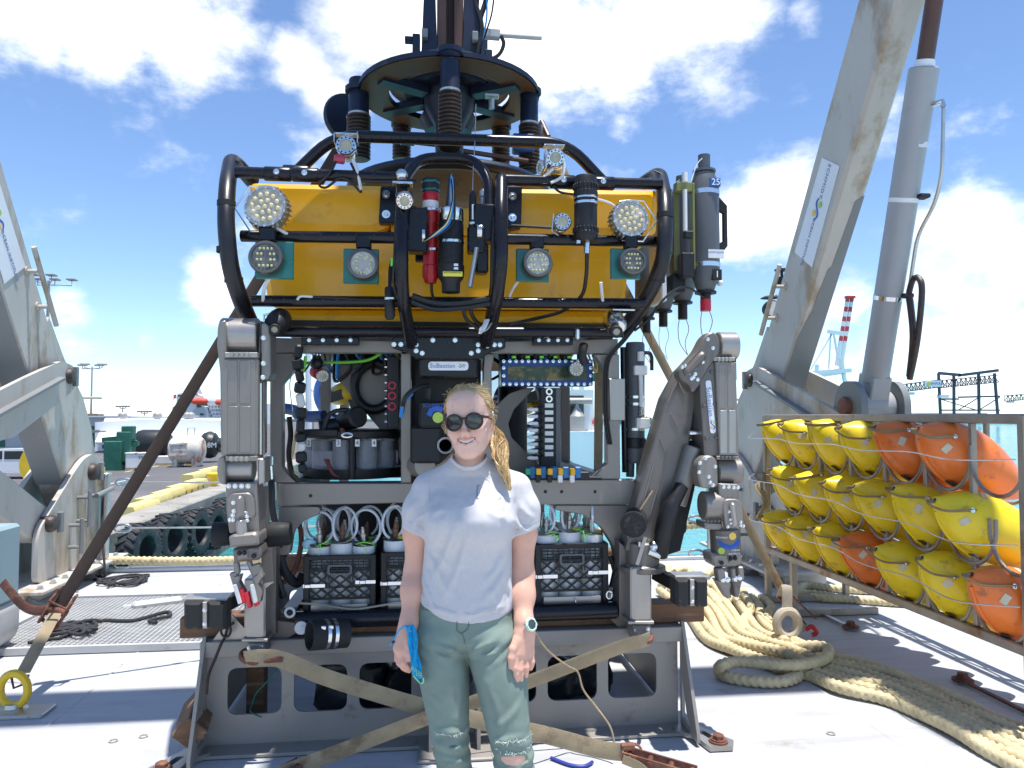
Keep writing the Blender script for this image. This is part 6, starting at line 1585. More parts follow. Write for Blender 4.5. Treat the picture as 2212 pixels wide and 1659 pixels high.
part(mat('strap_maroon', (.16, .035, .03), .6), 'pull_tab', ROV, lambda m: m.tube(catmull([F(706, 992, 3.82), F(712, 1010, 3.80), F(722, 1025, 3.80), F(734, 1030, 3.80)], 4), [(.016, .003), (.014, .003), (.012, .003), (.011, .003), (.010, .003), (.010, .003), (.009, .003), (.008, .003), (.007, .003), (.006, .003), (.005, .003), (.004, .003), (.003, .003)], 6))
part('blue_paint', 'lift_hose', ROV, lambda m: m.tube(catmull([F(602, 897, 4.6), F(600, 888, 4.5), F(615, 883, 4.4), F(640, 888, 4.35), F(645, 896, 4.3), F(670, 900, 4.25), F(700, 898, 4.2)], 6), .032, 14))
wire([(625, 900, 3.72), (628, 940, 3.72), (624, 980, 3.72), (630, 1020, 3.74), (640, 1035, 3.76)], .013, 'cable_black', 'hose', ROV)
wire([(640, 930, 3.72), (632, 980, 3.72), (622, 1010, 3.74), (645, 1025, 3.74)], .006, 'cable_yellow', 'cable', ROV)
wire([(634, 800, 3.75), (626, 830, 3.75), (631, 880, 3.75), (632, 900, 3.75)], .0025, 'bright_steel', 'cable', ROV)
for (px, py, Y, rad) in ((742, 850, 5.4, .20), (1125, 872, 5.4, .20)):
 c = F(px, py, Y); ax = V(.55 if px < 1000 else -.55, -1, .1)
 m = MB(); m.lathe([(rad * .86, -.05), (rad, -.06), (rad * 1.06, 0), (rad, .06), (rad * .86, .05), (rad * .86, -.05)], c, ax, 36); th = m.build('thruster', 'thruster_blue', ROV)
 part('yellow_paint', 'motor', th, lambda m: (m.lathe([(.03, -.16), (.07, -.12), (.08, -.02), (.08, .06), (.05, .12), (.02, .14)], c, ax, 16), m.box(c + V(-.14 if px < 1000 else .14, 0, 0), (.10, .06, .05), .01)))
 x, y, z = frame(ax)
 for k in range(4):
  a = PI / 2 * k + .3; d = x * math.cos(a) + y * math.sin(a); part('pvc_grey', 'propeller_blade', th, lambda m: m.beam(c + z * .1 + d * .05, c + z * .1 + d * rad * .84, .07, .008, z + x * .5))
parts('matte_black', 'electronics_bottle', ROV, lambda m: m.cyl((.50, 4.35, 1.30), (.50, 4.35, 1.95), .085, 22, .01), lambda m: m.cyl((-.55, 4.7, 1.88), (-.05, 4.7, 1.88), .09, 22, .01), lambda m: m.cyl((.62, 4.9, 1.90), (.95, 4.9, 1.90), .07, 20, .01), lambda m: m.box((-.30, 4.75, 1.28), (.62, .25, .16), .02))
rq = random.Random(14)
for k in range(26):
 lf = k % 2; x0 = rq.uniform(640, 860) if lf else rq.uniform(1075, 1290); y0 = rq.uniform(760, 790); Yk = rq.uniform(3.95, 4.3)
 wire([(x0, 755, Yk), (x0 + rq.uniform(-18, 18), y0 + 8, Yk), (x0 + rq.uniform(-40, 40), y0 + rq.uniform(15, 40), Yk + .05), (x0 + rq.uniform(-50, 50), 758, Yk + .1)], rq.uniform(.005, .011), rq.choice(('cable_black', 'cable_black', 'cable_black', 'cable_blue', 'cable_yellow')), 'cable', ROV)
# hoses on the port side of the frame
for pts, r, mt in [([(585, 1030, 3.72), (587, 1060, 3.70), (588, 1100, 3.70), (600, 1150, 3.74), (615, 1200, 3.8)], .016, 'cable_black'), ([(640, 1110, 3.86), (650, 1150, 3.84), (648, 1190, 3.84), (632, 1240, 3.8), (605, 1262, 3.78)], .013, 'rust'), ([(600, 1170, 3.8), (612, 1230, 3.78), (640, 1260, 3.8), (655, 1240, 3.82)], .024, 'cable_black'), ([(590, 1180, 3.74), (598, 1240, 3.74), (612, 1290, 3.76)], .018, 'cable_black'),
     ([(1300, 1110, 3.84), (1325, 1150, 3.82), (1335, 1210, 3.80), (1325, 1270, 3.78)], .024, 'cable_black'), ([(1370, 1190, 3.7), (1345, 1215, 3.7), (1330, 1245, 3.72)], .014, 'cable_black'), ([(1318, 1200, 3.8), (1330, 1250, 3.78), (1325, 1300, 3.76)], .012, 'cable_black')]:
 wire(pts, r, mt, 'hose', ROV)
part('bright_steel', 'hose_fitting', ROV, lambda m: (m.cyl(F(583, 1000, 3.70), F(585, 1035, 3.70), .014, 10), m.box(F(582, 995, 3.70), (.04, .04, .05), .005)))
# thruster-like black cups each side and flood pipe in front
for pts, Y in (([(462, 1155), (498, 1153)], 3.62), ([(574, 1155), (628, 1152)], 3.56)):
 a, b = F(*pts[0], Y), F(*pts[1], Y); part('rubber_black', 'side_sleeve', ROV, lambda m: m.lathe([(.055, 0), (.058, .006), (.053, (b - a).length - .01), (.05, (b - a).length)], a, b - a, 26))
a, b = F(668, 1373, 3.50), F(748, 1367, 3.58)
fp = part('rubber_black', 'suction_pipe', ROV, lambda m: m.lathe([(.060, 0), (.066, 0), (.066, (b - a).length), (.058, (b - a).length), (.058, .02), (.060, 0)], a, b - a, 30))
for t_ in (.42, .62):
 c = a.lerp(b, t_); part('bright_steel', 'hose_clamp', fp, lambda m: (m.lathe([(.066, -.008), (.068, -.008), (.068, .008), (.066, .008)], c, b - a, 30), m.box(c + V(0, -.05, .045), (.022, .022, .018), .003)))
part('pvc_white', 'end_disc', ROV, lambda m: (m.lathe([(.001, .008), (.030, .008), (.031, 0)], F(651, 1356, 3.62), (0, -1, 0), 20), m.cyl(F(651, 1356, 3.60), F(651, 1356, 3.58), .006, 8)))
part('pvc_white', 'pipe_ring', ROV, lambda m: m.tube([F(626, 1323, 3.66) + V(.021 * math.cos(a), 0, .021 * math.sin(a)) for a in [2 * PI * k / 16 for k in range(16)]], .006, 8, closed=True))
part('bright_steel', 'tow_ring', ROV, lambda m: m.tube([F(1316, 1285, 3.66) + V(.014 * math.cos(a), 0, .018 * math.sin(a)) for a in [2 * PI * k / 14 for k in range(14)]], .005, 7, closed=True))

# ------------------------------------------------------------------ manipulator arms (parts of the vehicle)
def seg(arm, name, pts, Y, dep, mt='ti_grey', ch=.006, fil=.008):
 m = MB(); bslab(m, pts, Y, dep, ch, fil); return m.build(name, mt, arm)
def bolts(arm, pts, Y, r=.007, mt='bright_steel'):
 m = MB()
 for p in pts: m.bolt(F(p[0], p[1], Y), (0, -1, 0), r, .008)
 o = m.build('link_bolts', mt, arm); o['kind'] = 'stuff'; return o
def xcyl(arm, name, x0, x1, yc, rp, Y, mt='ti_light', n=30, ch=.005):
 a, b = F(x0, yc, Y), F(x1, yc, Y); b.z = a.z
 m = MB(); m.cyl(a, b, PX(rp, Y), n, ch); return m.build(name, mt, arm)
# port arm, hanging folded
m = MB(); bslab(m, [(474, 772), (556, 772), (556, 985), (476, 985)], 3.36, .20, .010, .012); A1 = m.build('manipulator_arm', 'ti_grey', ROV)
xcyl(A1, 'shoulder_drum', 480, 560, 726, 38, 3.46, 'ti_light')
seg(A1, 'shoulder_cap', [(471, 700), (480, 692), (487, 692), (487, 800), (483, 820), (476, 812), (468, 745)], 3.36, .20, 'ti_grey')
seg(A1, 'shoulder_collar', [(485, 761), (556, 761), (556, 772), (485, 772)], 3.355, .12, 'ti_light', .002, 0)
bolts(A1, [(501, 766), (512, 766), (523, 766), (534, 766)], 3.353, .009, 'ti_light')
for x0, x1, y0, y1 in ((491, 513, 778, 872), (517, 541, 778, 872), (491, 513, 877, 978), (517, 541, 877, 978)):
 seg(A1, 'panel_rib', rect(x0, y0, x1, y1), 3.3565, .006, 'ti_grey', .0025, .006)
seg(A1, 'side_link', [(563, 700), (571, 696), (583, 706), (584, 806), (578, 820), (563, 822)], 3.40, .14, 'ti_grey')
seg(A1, 'side_link', [(560, 695), (565, 692), (565, 830), (556, 838), (556, 770)], 3.42, .12, 'ti_dark')
bolts(A1, [(569, 730), (569, 785), (568, 815)], 3.40, .008)
for dx in (0, 6, 12):
 part('chrome' if dx == 6 else 'ti_dark', 'actuator_rod', A1, lambda m: m.cyl(F(557 + dx, 828, 3.42), F(557 + dx, 982, 3.42), .0085, 12))
xcyl(A1, 'elbow_drum', 480, 549, 1012, 27, 3.45, 'ti_light')
seg(A1, 'elbow_cap', [(470, 992), (480, 985), (486, 985), (486, 1048), (474, 1044), (468, 1020)], 3.37, .18, 'ti_grey')
seg(A1, 'elbow_collar', [(487, 985), (556, 985), (556, 996), (487, 996)], 3.36, .12, 'ti_grey', .002, 0)
bolts(A1, [(500, 991), (511, 991), (522, 991), (533, 991)], 3.36, .009, 'ti_light')
seg(A1, 'elbow_cover', [(556, 990), (570, 990), (571, 1045), (556, 1050)], 3.40, .12, 'ti_light', .006, .012)
seg(A1, 'forearm_plate', [(487, 1042), (553, 1042), (556, 1090), (560, 1152), (495, 1152), (488, 1100)], 3.38, .14, 'ti_grey')
bolts(A1, [(494, 1050), (508, 1050), (522, 1050), (536, 1050)], 3.38, .008)
seg(A1, 'forearm_cover', [(490, 1083), (498, 1066), (540, 1064), (548, 1078), (552, 1118), (492, 1126)], 3.362, .03, 'ti_grey', .004, .02)
seg(A1, 'forearm_boss', [(507, 1082), (512, 1072), (520, 1072), (526, 1082), (528, 1120), (508, 1120)], 3.335, .04, 'ti_grey', .010, .01)
seg(A1, 'wrist_boss', [(508, 1128), (513, 1120), (524, 1119), (530, 1128), (533, 1165), (510, 1165)], 3.335, .05, 'ti_light', .012, .01)
bolts(A1, [(504, 1086), (505, 1104), (503, 1113), (497, 1123), (503, 1123), (530, 1108), (533, 1116), (534, 1124)], 3.362, .007)
seg(A1, 'wrist_collar', [(493, 1160), (503, 1155), (550, 1150), (558, 1156), (559, 1178), (496, 1183)], 3.33, .17, 'ti_grey', .010, .008)
seg(A1, 'wrist_body', [(502, 1186), (560, 1180), (566, 1196), (560, 1210), (505, 1216)], 3.35, .13, 'ti_dark', .008, .008)
seg(A1, 'wrist_plate', [(512, 1191), (534, 1188), (536, 1206), (513, 1210)], 3.343, .02, 'ti_grey', .003, .004)
bolts(A1, [(517, 1195), (528, 1194), (548, 1201)], 3.343, .008, 'matte_black')
for a, b, w in [((510, 1212), (514, 1240), .022), ((537, 1210), (548, 1238), .018), ((504, 1235), (512, 1262), .03), ((551, 1218), (560, 1248), .045)]:
 part('ti_grey', 'jaw_link', A1, lambda m: m.beam(F(*a, 3.38), F(*b, 3.38), w, .03, (0, 1, 0), .005))
seg(A1, 'jaw', [(504, 1245), (520, 1243), (516, 1258), (530, 1285), (526, 1296), (512, 1270), (506, 1262)], 3.36, .05, 'ti_grey', .004, 0)
seg(A1, 'jaw', [(545, 1247), (562, 1236), (568, 1246), (558, 1262), (566, 1278), (562, 1302), (553, 1304), (548, 1275)], 3.36, .05, 'ti_grey', .004, 0)
part('pvc_white', 'jaw_pad', A1, lambda m: (m.beam(F(508, 1262, 3.35), F(520, 1302, 3.35), .012, .04, (0, 1, 0)), m.beam(F(545, 1262, 3.35), F(553, 1300, 3.35), .010, .04, (0, 1, 0))))
for (a, b) in (((533, 1278), (541, 1312)), ((551, 1296), (556, 1308)), ((523, 1270), (528, 1300))):
 part('tape_red', 'red_tape', A1, lambda m: m.beam(F(*a, 3.365), F(*b, 3.365), .018, .03, (0, 1, 0), .002))
part('ti_light', 'jaw_fin', A1, lambda m: m.ext([F(570, 1262, 3.40), F(590, 1258, 3.40), F(575, 1270, 3.40), F(562, 1276, 3.40)], (0, .02, 0)))
part('ti_dark', 'guide_bar', A1, lambda m: (m.beam(F(572, 1050, 3.52), F(574, 1160, 3.52), .016, .03), m.beam(F(576, 1185, 3.5), F(580, 1262, 3.5), .012, .05)))

# starboard arm, raised and folded
m = MB(); bslab(m, [(1352, 1190), (1366, 1120), (1400, 1000), (1440, 860), (1476, 795), (1510, 800), (1508, 840), (1485, 990), (1440, 1120), (1412, 1200)], 3.62, .14, .008, .01); A2 = m.build('manipulator_arm', 'ti_dark', ROV)
for pl in ([(1443, 870), (1450, 852), (1475, 800)], [(1462, 815), (1472, 838), (1478, 850)], [(1449, 893), (1462, 918), (1464, 922)], [(1425, 945), (1440, 985), (1400, 1130)], [(1412, 1000), (1402, 1040), (1385, 1100)]):
 part('ti_grey', 'plate_rib', A2, lambda m: m.tube([F(a, b, 3.618) for a, b in pl], .004, 6))
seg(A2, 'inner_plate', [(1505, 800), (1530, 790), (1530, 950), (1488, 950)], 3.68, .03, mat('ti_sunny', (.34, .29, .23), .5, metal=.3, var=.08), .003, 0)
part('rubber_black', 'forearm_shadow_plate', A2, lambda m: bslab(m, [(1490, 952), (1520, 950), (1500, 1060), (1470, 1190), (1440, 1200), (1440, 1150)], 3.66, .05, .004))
part('ti_grey', 'actuator_barrel', A2, lambda m: m.cyl(F(1498, 965, 3.60), F(1462, 1090, 3.60), .046, 22, .006))
part('chrome', 'actuator_rod', A2, lambda m: m.cyl(F(1488, 935, 3.58), F(1528, 935, 3.58), .016, 14))
part('matte_black', 'hose_cover', A2, lambda m: m.tube(catmull([F(1472, 1050, 3.57), F(1455, 1085, 3.55), F(1440, 1120, 3.56), F(1430, 1170, 3.58), F(1425, 1200, 3.6)], 5), [.036] * 6 + [.045] * 8 + [.04] * 7, 12))
seg(A2, 'shoulder_cap', [(1466, 800), (1478, 788), (1505, 758), (1520, 728), (1535, 716), (1548, 720), (1556, 738), (1555, 765), (1535, 790), (1510, 835), (1496, 850), (1490, 830), (1470, 820)], 3.50, .08, 'ti_dark', .008, .02)
seg(A2, 'cap_boss', [(1478, 800), (1510, 764), (1520, 758), (1528, 764), (1526, 776), (1500, 802), (1485, 814)], 3.48, .04, 'ti_dark', .012, .012)
bolts(A2, [(1529, 733), (1540, 752), (1512, 770), (1518, 782), (1500, 795), (1488, 806), (1480, 790), (1474, 793), (1494, 818), (1502, 808), (1498, 815), (1507, 820)], 3.498, .007)
xcyl(A2, 'shoulder_drum', 1548, 1588, 748, 32, 3.58, 'ti_light', 32)
seg(A2, 'shoulder_collar', [(1542, 772), (1588, 772), (1588, 780), (1542, 780)], 3.50, .12, 'ti_light', .002, 0)
bolts(A2, [(1553, 776), (1561, 776), (1569, 776), (1577, 776)], 3.498, .009, 'ti_light')
part('matte_black', 'back_guard', A2, lambda m: bslab(m, [(1586, 742), (1590, 750), (1592, 820), (1588, 822)], 3.56, .12, .003))
seg(A2, 'upper_link_side', [(1508, 785), (1545, 781), (1554, 985), (1522, 986)], 3.52, .16, 'ti_dark', .004, 0)
seg(A2, 'upper_link', [(1546, 781), (1590, 782), (1597, 985), (1555, 985)], 3.50, .18, 'ti_grey', .005, 0)
for x0, x1, y0, y1 in ((1553, 1568, 786, 882), (1572, 1586, 786, 882), (1556, 1571, 886, 980), (1575, 1590, 886, 980)):
 seg(A2, 'panel_rib', rect(x0, y0, x1, y1), 3.4975, .005, 'ti_light' if y0 > 880 else 'ti_grey', .002, .005)
bolts(A2, [(1516, 808), (1537, 803), (1521, 877), (1542, 873), (1526, 947), (1547, 945)], 3.52, .009, 'anodized')
m = MB(); bslab(m, [(1524, 822), (1536, 821), (1547, 935), (1535, 937)], 3.515, .006, .001, .014); m.build('name_plate', 'sign_white', A2)
upn = (F(1524, 822, 3.515) - F(1535, 937, 3.515)).normalized()
lettering('SuBastian', F(1533, 868, 3.512), -upn, V(upn.z, 0, -upn.x), .036, 'logo_text', A2, 'name_lettering', .0008, 1.05)
logo(F(1540, 918, 3.5125), -upn, V(upn.z, 0, -upn.x), .024, A2, 'emblem')
xcyl(A2, 'elbow_drum', 1545, 1597, 1018, 28, 3.57, 'ti_grey', 28)
seg(A2, 'elbow_collar', [(1548, 985), (1596, 985), (1596, 993), (1548, 993)], 3.50, .12, 'ti_grey', .002, 0)
bolts(A2, [(1560, 989), (1568, 989), (1576, 989), (1584, 989)], 3.498, .008, 'anodized')
seg(A2, 'elbow_cap', [(1508, 1002), (1520, 985), (1540, 984), (1550, 996), (1552, 1052), (1516, 1056), (1508, 1030)], 3.47, .10, 'ti_grey', .008, .02)
bolts(A2, [(1512, 1000), (1524, 990), (1510, 1020), (1531, 1030), (1534, 1042), (1540, 1048), (1545, 1008)], 3.47, .007)
xcyl(A2, 'forearm_drum', 1516, 1556, 1092, 32, 3.54, 'ti_grey', 28)
seg(A2, 'forearm_plate', [(1552, 1044), (1596, 1046), (1600, 1130), (1560, 1132)], 3.49, .14, 'ti_grey')
bolts(A2, [(1563, 1052), (1574, 1052), (1585, 1053), (1594, 1053)], 3.488, .007)
seg(A2, 'forearm_cover', [(1561, 1090), (1568, 1078), (1595, 1078), (1603, 1090), (1608, 1138), (1568, 1142)], 3.465, .03, 'ti_grey', .004, .02)
seg(A2, 'forearm_boss', [(1578, 1092), (1583, 1086), (1590, 1088), (1596, 1136), (1584, 1138)], 3.445, .03, 'ti_light', .008, .008)
bolts(A2, [(1575, 1105), (1578, 1122), (1579, 1130), (1572, 1138), (1606, 1136), (1600, 1135), (1600, 1128)], 3.463, .006)
bolts(A2, [(1528, 1125), (1536, 1125), (1544, 1125), (1552, 1125)], 3.49, .007, 'anodized')
seg(A2, 'wrist_block', [(1522, 1128), (1560, 1130), (1562, 1146), (1524, 1144)], 3.50, .12, 'ti_grey')
a, b = F(1568, 1195, 3.55), F(1565, 1140, 3.55)
part('ti_dark', 'wrist_barrel', A2, lambda m: m.cyl(a, b, PX(33, 3.55), 32, .006))
rw = PX(33, 3.55)
part('logo_blue', 'emblem', A2, lambda m: m.tube(catmull([a.lerp(b, .48) + V(-.055, -rw * .68 - .002, .008), a.lerp(b, .38) + V(-.03, -rw * .93 - .002, 0), a.lerp(b, .36) + V(0, -rw - .002, -.002), a.lerp(b, .42) + V(.03, -rw * .93 - .002, .004), a.lerp(b, .55) + V(.042, -rw * .83 - .002, .008)], 5), (.011, .0012), 8, flat=(0, 1, 0)))
part('logo_gold', 'emblem_disc', A2, lambda m: m.lathe([(.001, .002), (.018, .002), (.018, 0)], a.lerp(b, .76) + V(.008, -rw - .0005, 0), (0, -1, 0), 18))
part('logo_green', 'emblem_disc', A2, lambda m: m.lathe([(.001, .002), (.016, .002), (.016, 0)], a.lerp(b, .18) + V(-.045, -rw * .79 - .001, 0), (-.5, -1, 0), 18))
lettering('SCHMIDT', a.lerp(b, .70) + V(-.042, -rw * .87 - .002, 0), (1, -.55, 0), (0, 0, 1), .013, 'ink_white', A2, 'maker_lettering', .0006)
lettering('OCEAN', a.lerp(b, .22) + V(.02, -rw - .002, 0), (1, 0, 0), (0, 0, 1), .012, 'ink_white', A2, 'maker_lettering', .0006)
lettering('INSTITUTE', a.lerp(b, .08) + V(.012, -rw - .002, 0), (1, 0, 0), (0, 0, 1), .012, 'ink_white', A2, 'maker_lettering', .0006)
seg(A2, 'wrist_body', [(1538, 1196), (1602, 1194), (1604, 1218), (1590, 1226), (1545, 1226), (1539, 1215)], 3.50, .12, 'ti_grey', .010, .012)
seg(A2, 'wrist_plate', [(1573, 1202), (1592, 1200), (1594, 1216), (1576, 1218)], 3.492, .02, 'ti_grey', .003, .004)
bolts(A2, [(1578, 1207), (1588, 1206), (1559, 1216)], 3.49, .008, 'matte_black')
for aa, bb_, w in [((1552, 1225), (1556, 1252), .04), ((1580, 1225), (1582, 1255), .026), ((1596, 1222), (1598, 1250), .03)]:
 part('ti_grey', 'jaw_link', A2, lambda m: m.beam(F(*aa, 3.52), F(*bb_, 3.52), w, .05, (0, 1, 0), .006))
seg(A2, 'jaw', [(1548, 1254), (1575, 1252), (1581, 1262), (1578, 1275), (1581, 1292), (1572, 1294), (1560, 1275)], 3.50, .06, 'ti_grey', .006, 0)
seg(A2, 'jaw', [(1583, 1256), (1606, 1250), (1602, 1262), (1596, 1292), (1588, 1290), (1586, 1275)], 3.50, .06, 'ti_dark', .006, 0)
bolts(A2, [(1562, 1252), (1572, 1252), (1587, 1250), (1598, 1248)], 3.498, .010)
# arm base on the corner post: camera cups and swivel
a, b = F(1368, 1134, 3.50), F(1392, 1126, 3.62)
cup = part('rubber_black', 'base_camera', A2, lambda m: m.lathe([(.045, 0), (.062, .002), (.064, .02), (.062, .13), (.05, .14)], a, V(.35, 1, .05), 30))
part('glass_dark', 'camera_window', cup, lambda m: m.lathe([(.001, 0), (.046, 0)], a - V(.35, 1, .05).normalized() * .001, V(-.35, -1, -.05), 24))
part('rubber_black', 'base_cap', A2, lambda m: m.lathe([(.03, 0), (.055, .005), (.058, .05), (.05, .07)], F(1480, 1128, 3.72), V(-1, .1, .0), 26))
part('ti_dark', 'base_swivel', A2, lambda m: (m.cyl(F(1387, 1228, 3.66), F(1387, 1168, 3.66), .085, 26, .008), m.lathe([(.11, 0), (.115, .005), (.115, .025), (.10, .03)], F(1387, 1232, 3.66), (0, 0, 1), 30)))
part('ti_light', 'base_strip', A2, lambda m: m.beam(F(1394, 1160, 3.54), F(1376, 1220, 3.54), .018, .006, (0, 1, 0)))
part('chrome', 'base_fitting', A2, lambda m: (m.cyl(F(1400, 1190, 3.58), F(1425, 1200, 3.58), .022, 14), m.ball(F(1412, 1180, 3.58), .028, 12), m.cyl(F(1382, 1170, 3.56), F(1382, 1180, 3.56), .012, 8)))
part('webbing_tan', 'tie_cord', A2, lambda m: m.tube([F(1410, 1060, 3.6), F(1378, 1110, 3.6), F(1356, 1160, 3.62)], .005, 6))

# ------------------------------------------------------------------ skid the vehicle stands on
SK = thing('deck_skid', 'grey steel cradle skid with rounded cut-outs bolted to the deck', 'skid', (.13, 3.9, 0))
SY = 3.72
tl, tr_, br, bl = F(448, 1398, SY), F(1468, 1366, SY), G(1475, 1572), G(440, 1620)
X0, X1, ZT = bl.x + .005, br.x - .02, (tl.z + tr_.z) / 2
print('skid', X0, X1, ZT)
mat('skid_steel', (.30, .275, .245), .55, metal=.25, var=.08, scale=4, dirt=(.17, .15, .135), damt=.25, dscale=5)
hz0, hz1 = .155, .375
c0, c1 = F(550, 1499, SY).x, F(1366, 1451, SY).x
holes = []
for k in range(7):
 c = c0 + (c1 - c0) * k / 6; w = .125
 holes.append(fillet([V(c - w, SY, hz0), V(c + w, SY, hz0), V(c + w, SY, hz1), V(c - w, SY, hz1)], .05, 5, True))
for yy, nm in ((0, 'front_web'), (1.6, 'rear_web')):
 m = MB(); m.plate([V(X0, SY + yy, .02), V(X1, SY + yy, .02), V(X1, SY + yy, ZT - .0), V(X0, SY + yy, ZT - .0)], [[p + V(0, yy, 0) for p in h] for h in holes], (0, .014, 0)); m.build(nm, 'skid_steel', SK)
 m = MB(); m.box(((X0 + X1) / 2, SY + yy + .02, ZT + .0), (X1 - X0 + .04, .12, .075), .004); m.build('top_channel', 'skid_steel', SK)
 m = MB(); m.box(((X0 + X1) / 2, SY + yy - .04, .012), (X1 - X0, .16, .016), .003); m.build('bottom_flange', 'skid_steel', SK)
for X in (X0 - .01, X1 + .01):
 m = MB(); m.plate([V(X, SY - .005, ZT + .06), V(X, SY - .03, ZT + .06), V(X, SY - .24, .06), V(X, SY - .24, .02), V(X, SY - .005, .02)], [fillet([V(X, SY - .03, .27), V(X, SY - .10, .10), V(X, SY - .17, .06), V(X, SY - .03, .06)], .02, 3, True)], (.016, 0, 0)); m.build('end_gusset', 'skid_steel', SK)
 m = MB(); m.box((X, SY + .85, .2), (.014, 1.6, .36)); m.build('end_plate', 'skid_steel', SK)
for sx, X in ((-1, X0), (1, X1)):
 o_ = [V(X - sx * .05, SY - .05, .006), V(X - sx * .05, SY - .10, .006), V(X + sx * .02, SY - .16, .006), V(X + sx * .05, SY - .30, .006), V(X + sx * .16, SY - .30, .006), V(X + sx * .19, SY - .24, .006), V(X + sx * .06, SY - .02, .006)]
 x_ = X + sx * .10
 sl = fillet([V(x_ - .018 - sx * .03, SY - .12, .006), V(x_ + .018 - sx * .03, SY - .12, .006), V(x_ + .018 + sx * .012, SY - .25, .006), V(x_ - .018 + sx * .012, SY - .25, .006)], .015, 4, True)
 m = MB(); m.plate(o_, [sl], (0, 0, .022)); m.build('foot_plate', 'ti_light', SK)
 m = MB(); m.lathe([(.045, 0), (.045, .008)], V(x_ + sx * .01, SY - .25, .028), (0, 0, 1), 16); m.bolt(V(x_ + sx * .01, SY - .25, .036), (0, 0, 1), .027, .028); m.build('hold_down_bolt', 'rust', SK)
for px in (930, 1035):
 c = G(px, 1632, .0); m = MB(); m.box((c.x, SY - .09, .16), (.016, .20, .30)); m.build('mid_gusset', 'skid_steel', SK); m = MB(); m.box((c.x, SY - .16, .01), (.12, .22, .018), .006); m.build('mid_foot', 'skid_steel', SK)
# timbers
zt = ZT + .04
for (x0, x1, y, lab) in ((-1.16, 1.42, 3.80, 'brown timber bearer under the front edge of the vehicle'), (-1.1, 1.4, 5.3, 'brown timber bearer under the rear of the vehicle')):
 m = MB(); m.box(((x0 + x1) / 2, y, zt + .05), (x1 - x0, .12, .10), .006); tag(m.build('timber_bearer', 'timber'), lab, 'timber', 'timbers between skid and vehicle')
m = MB(); m.box((0, 0, 0), (.11, .3, .11), .005, Matrix.Rotation(R(42), 3, 'Y') @ Matrix.Rotation(R(10), 3, 'Z')); m.xf(Matrix.Translation(V(X0 - .04, SY - .02, .16))); tag(m.build('timber_block', 'timber'), 'short timber block wedged in the left end of the skid', 'timber')
m = MB(); m.box((X0 + .16, SY + .35, .19), (.09, .09, .36), .005); tag(m.build('timber_post', 'timber'), 'upright timber post behind the left cut-out of the skid', 'timber')
# black bags stowed inside the skid
def lump(c, sz, seed, mt, name, label, cat):
 m = MB(); m.ball((0, 0, 0), 1, 28)
 vs = []
 for v in m.v:
  n = mnoise.noise(v * 1.7 + V(seed, 0, 0)) * .28 + mnoise.noise(v * 4.1 + V(0, seed, 0)) * .12
  p = V(*(math.copysign(abs(q) ** .55, q) for q in v)); p = p * (1 + n)
  vs.append(V(p.x * sz[0], p.y * sz[1], max(p.z, -1) * sz[2]))
 m.v = vs; zmin = min(v.z for v in m.v); m.xf(Matrix.Translation(V(c[0], c[1], c[2] - zmin)))
 return tag(m.build(name, mt, angle=60), label, cat, 'black bags stowed in the skid')
lump((-.40, 4.15, .015), (.20, .16, .14), 3, 'bag_black', 'stowed_bag', 'black plastic bag behind the second cut-out of the skid', 'bag')
lump((0.02, 4.2, .015), (.22, .18, .13), 5, 'bag_black', 'stowed_bag', 'black plastic bag behind the third cut-out of the skid', 'bag')
lump((.62, 4.15, .015), (.22, .16, .12), 8, 'bag_black', 'stowed_bag', 'black plastic bag behind the cut-out right of the woman', 'bag')
lump((.93, 4.25, .015), (.12, .14, .11), 12, 'bag_black', 'stowed_bag', 'small black plastic bag behind the rightmost cut-out of the skid', 'bag')
m = MB(); m.tube(catmull([F(600, 1447, 3.70), F(570, 1480, 3.73), F(552, 1500, 3.76), F(545, 1520, 3.78), F(540, 1536, 3.74), F(555, 1545, 3.70), F(565, 1549, 3.70)], 6), .0035, 6); tag(m.build('green_string', mat('cord_green', (.01, .13, .10), .6)), 'thin green cord hanging in the left cut-out of the skid', 'cord')
# front lashing straps crossing over the skid
t = thing('cross_strap', 'tan webbing strap from the left foot to a rusty ratchet at lower right', 'strap', G(1350, 1640))
pa = [F(530, 1424, 3.52), F(566, 1420, 3.50), F(612, 1426, 3.52), F(700, 1462, 3.52), F(830, 1503, 3.48), F(930, 1531, 3.44), F(1060, 1562, 3.36), F(1180, 1588, 3.30), F(1290, 1617, 3.26), F(1345, 1625, 3.24)]
strap(pa, .078, 'webbing_tan', 'webbing', t, V(.3, 1, .2), .003)
strap([F(566, 1404, 3.66), F(530, 1406, 3.60), F(520, 1420, 3.55), F(545, 1432, 3.52), F(580, 1426, 3.51), F(610, 1424, 3.52)], .03, 'rust', 'loop_sleeve', t, V(0, 1, 0), .010)
q0, q1 = F(1345, 1626, 3.24), F(1505, 1672, 3.12)
m = MB(); dz = (q1 - q0).normalized(); x, y, z = frame(dz, V(0, 0, 1))
for s_ in (-1, 1): m.beam(q0 + x * .035 * s_, q1 + x * .035 * s_, .008, .04, y, .002)
for k in range(4): m.cyl(q0.lerp(q1, .1 + .28 * k) - x * .045, q0.lerp(q1, .1 + .28 * k) + x * .045, .012, 8)
m.lathe([(.03, -.01), (.034, -.01), (.034, .01), (.03, .01)], q0.lerp(q1, .15) + x * .045, x, 12); m.box(q0 + V(.02, -.01, .03), (.06, .03, .025), .003); m.build('ratchet', 'rust', t)
strap([F(1345, 1640, 3.2), F(1380, 1655, 3.17), F(1400, 1672, 3.14)], .05, 'webbing_tan', 'loose_tail', t, V(.3, 1, .4), .004)
t = thing('cross_strap', 'tan webbing strap from the right foot down to a rusty ratchet at lower left', 'strap', G(620, 1659))
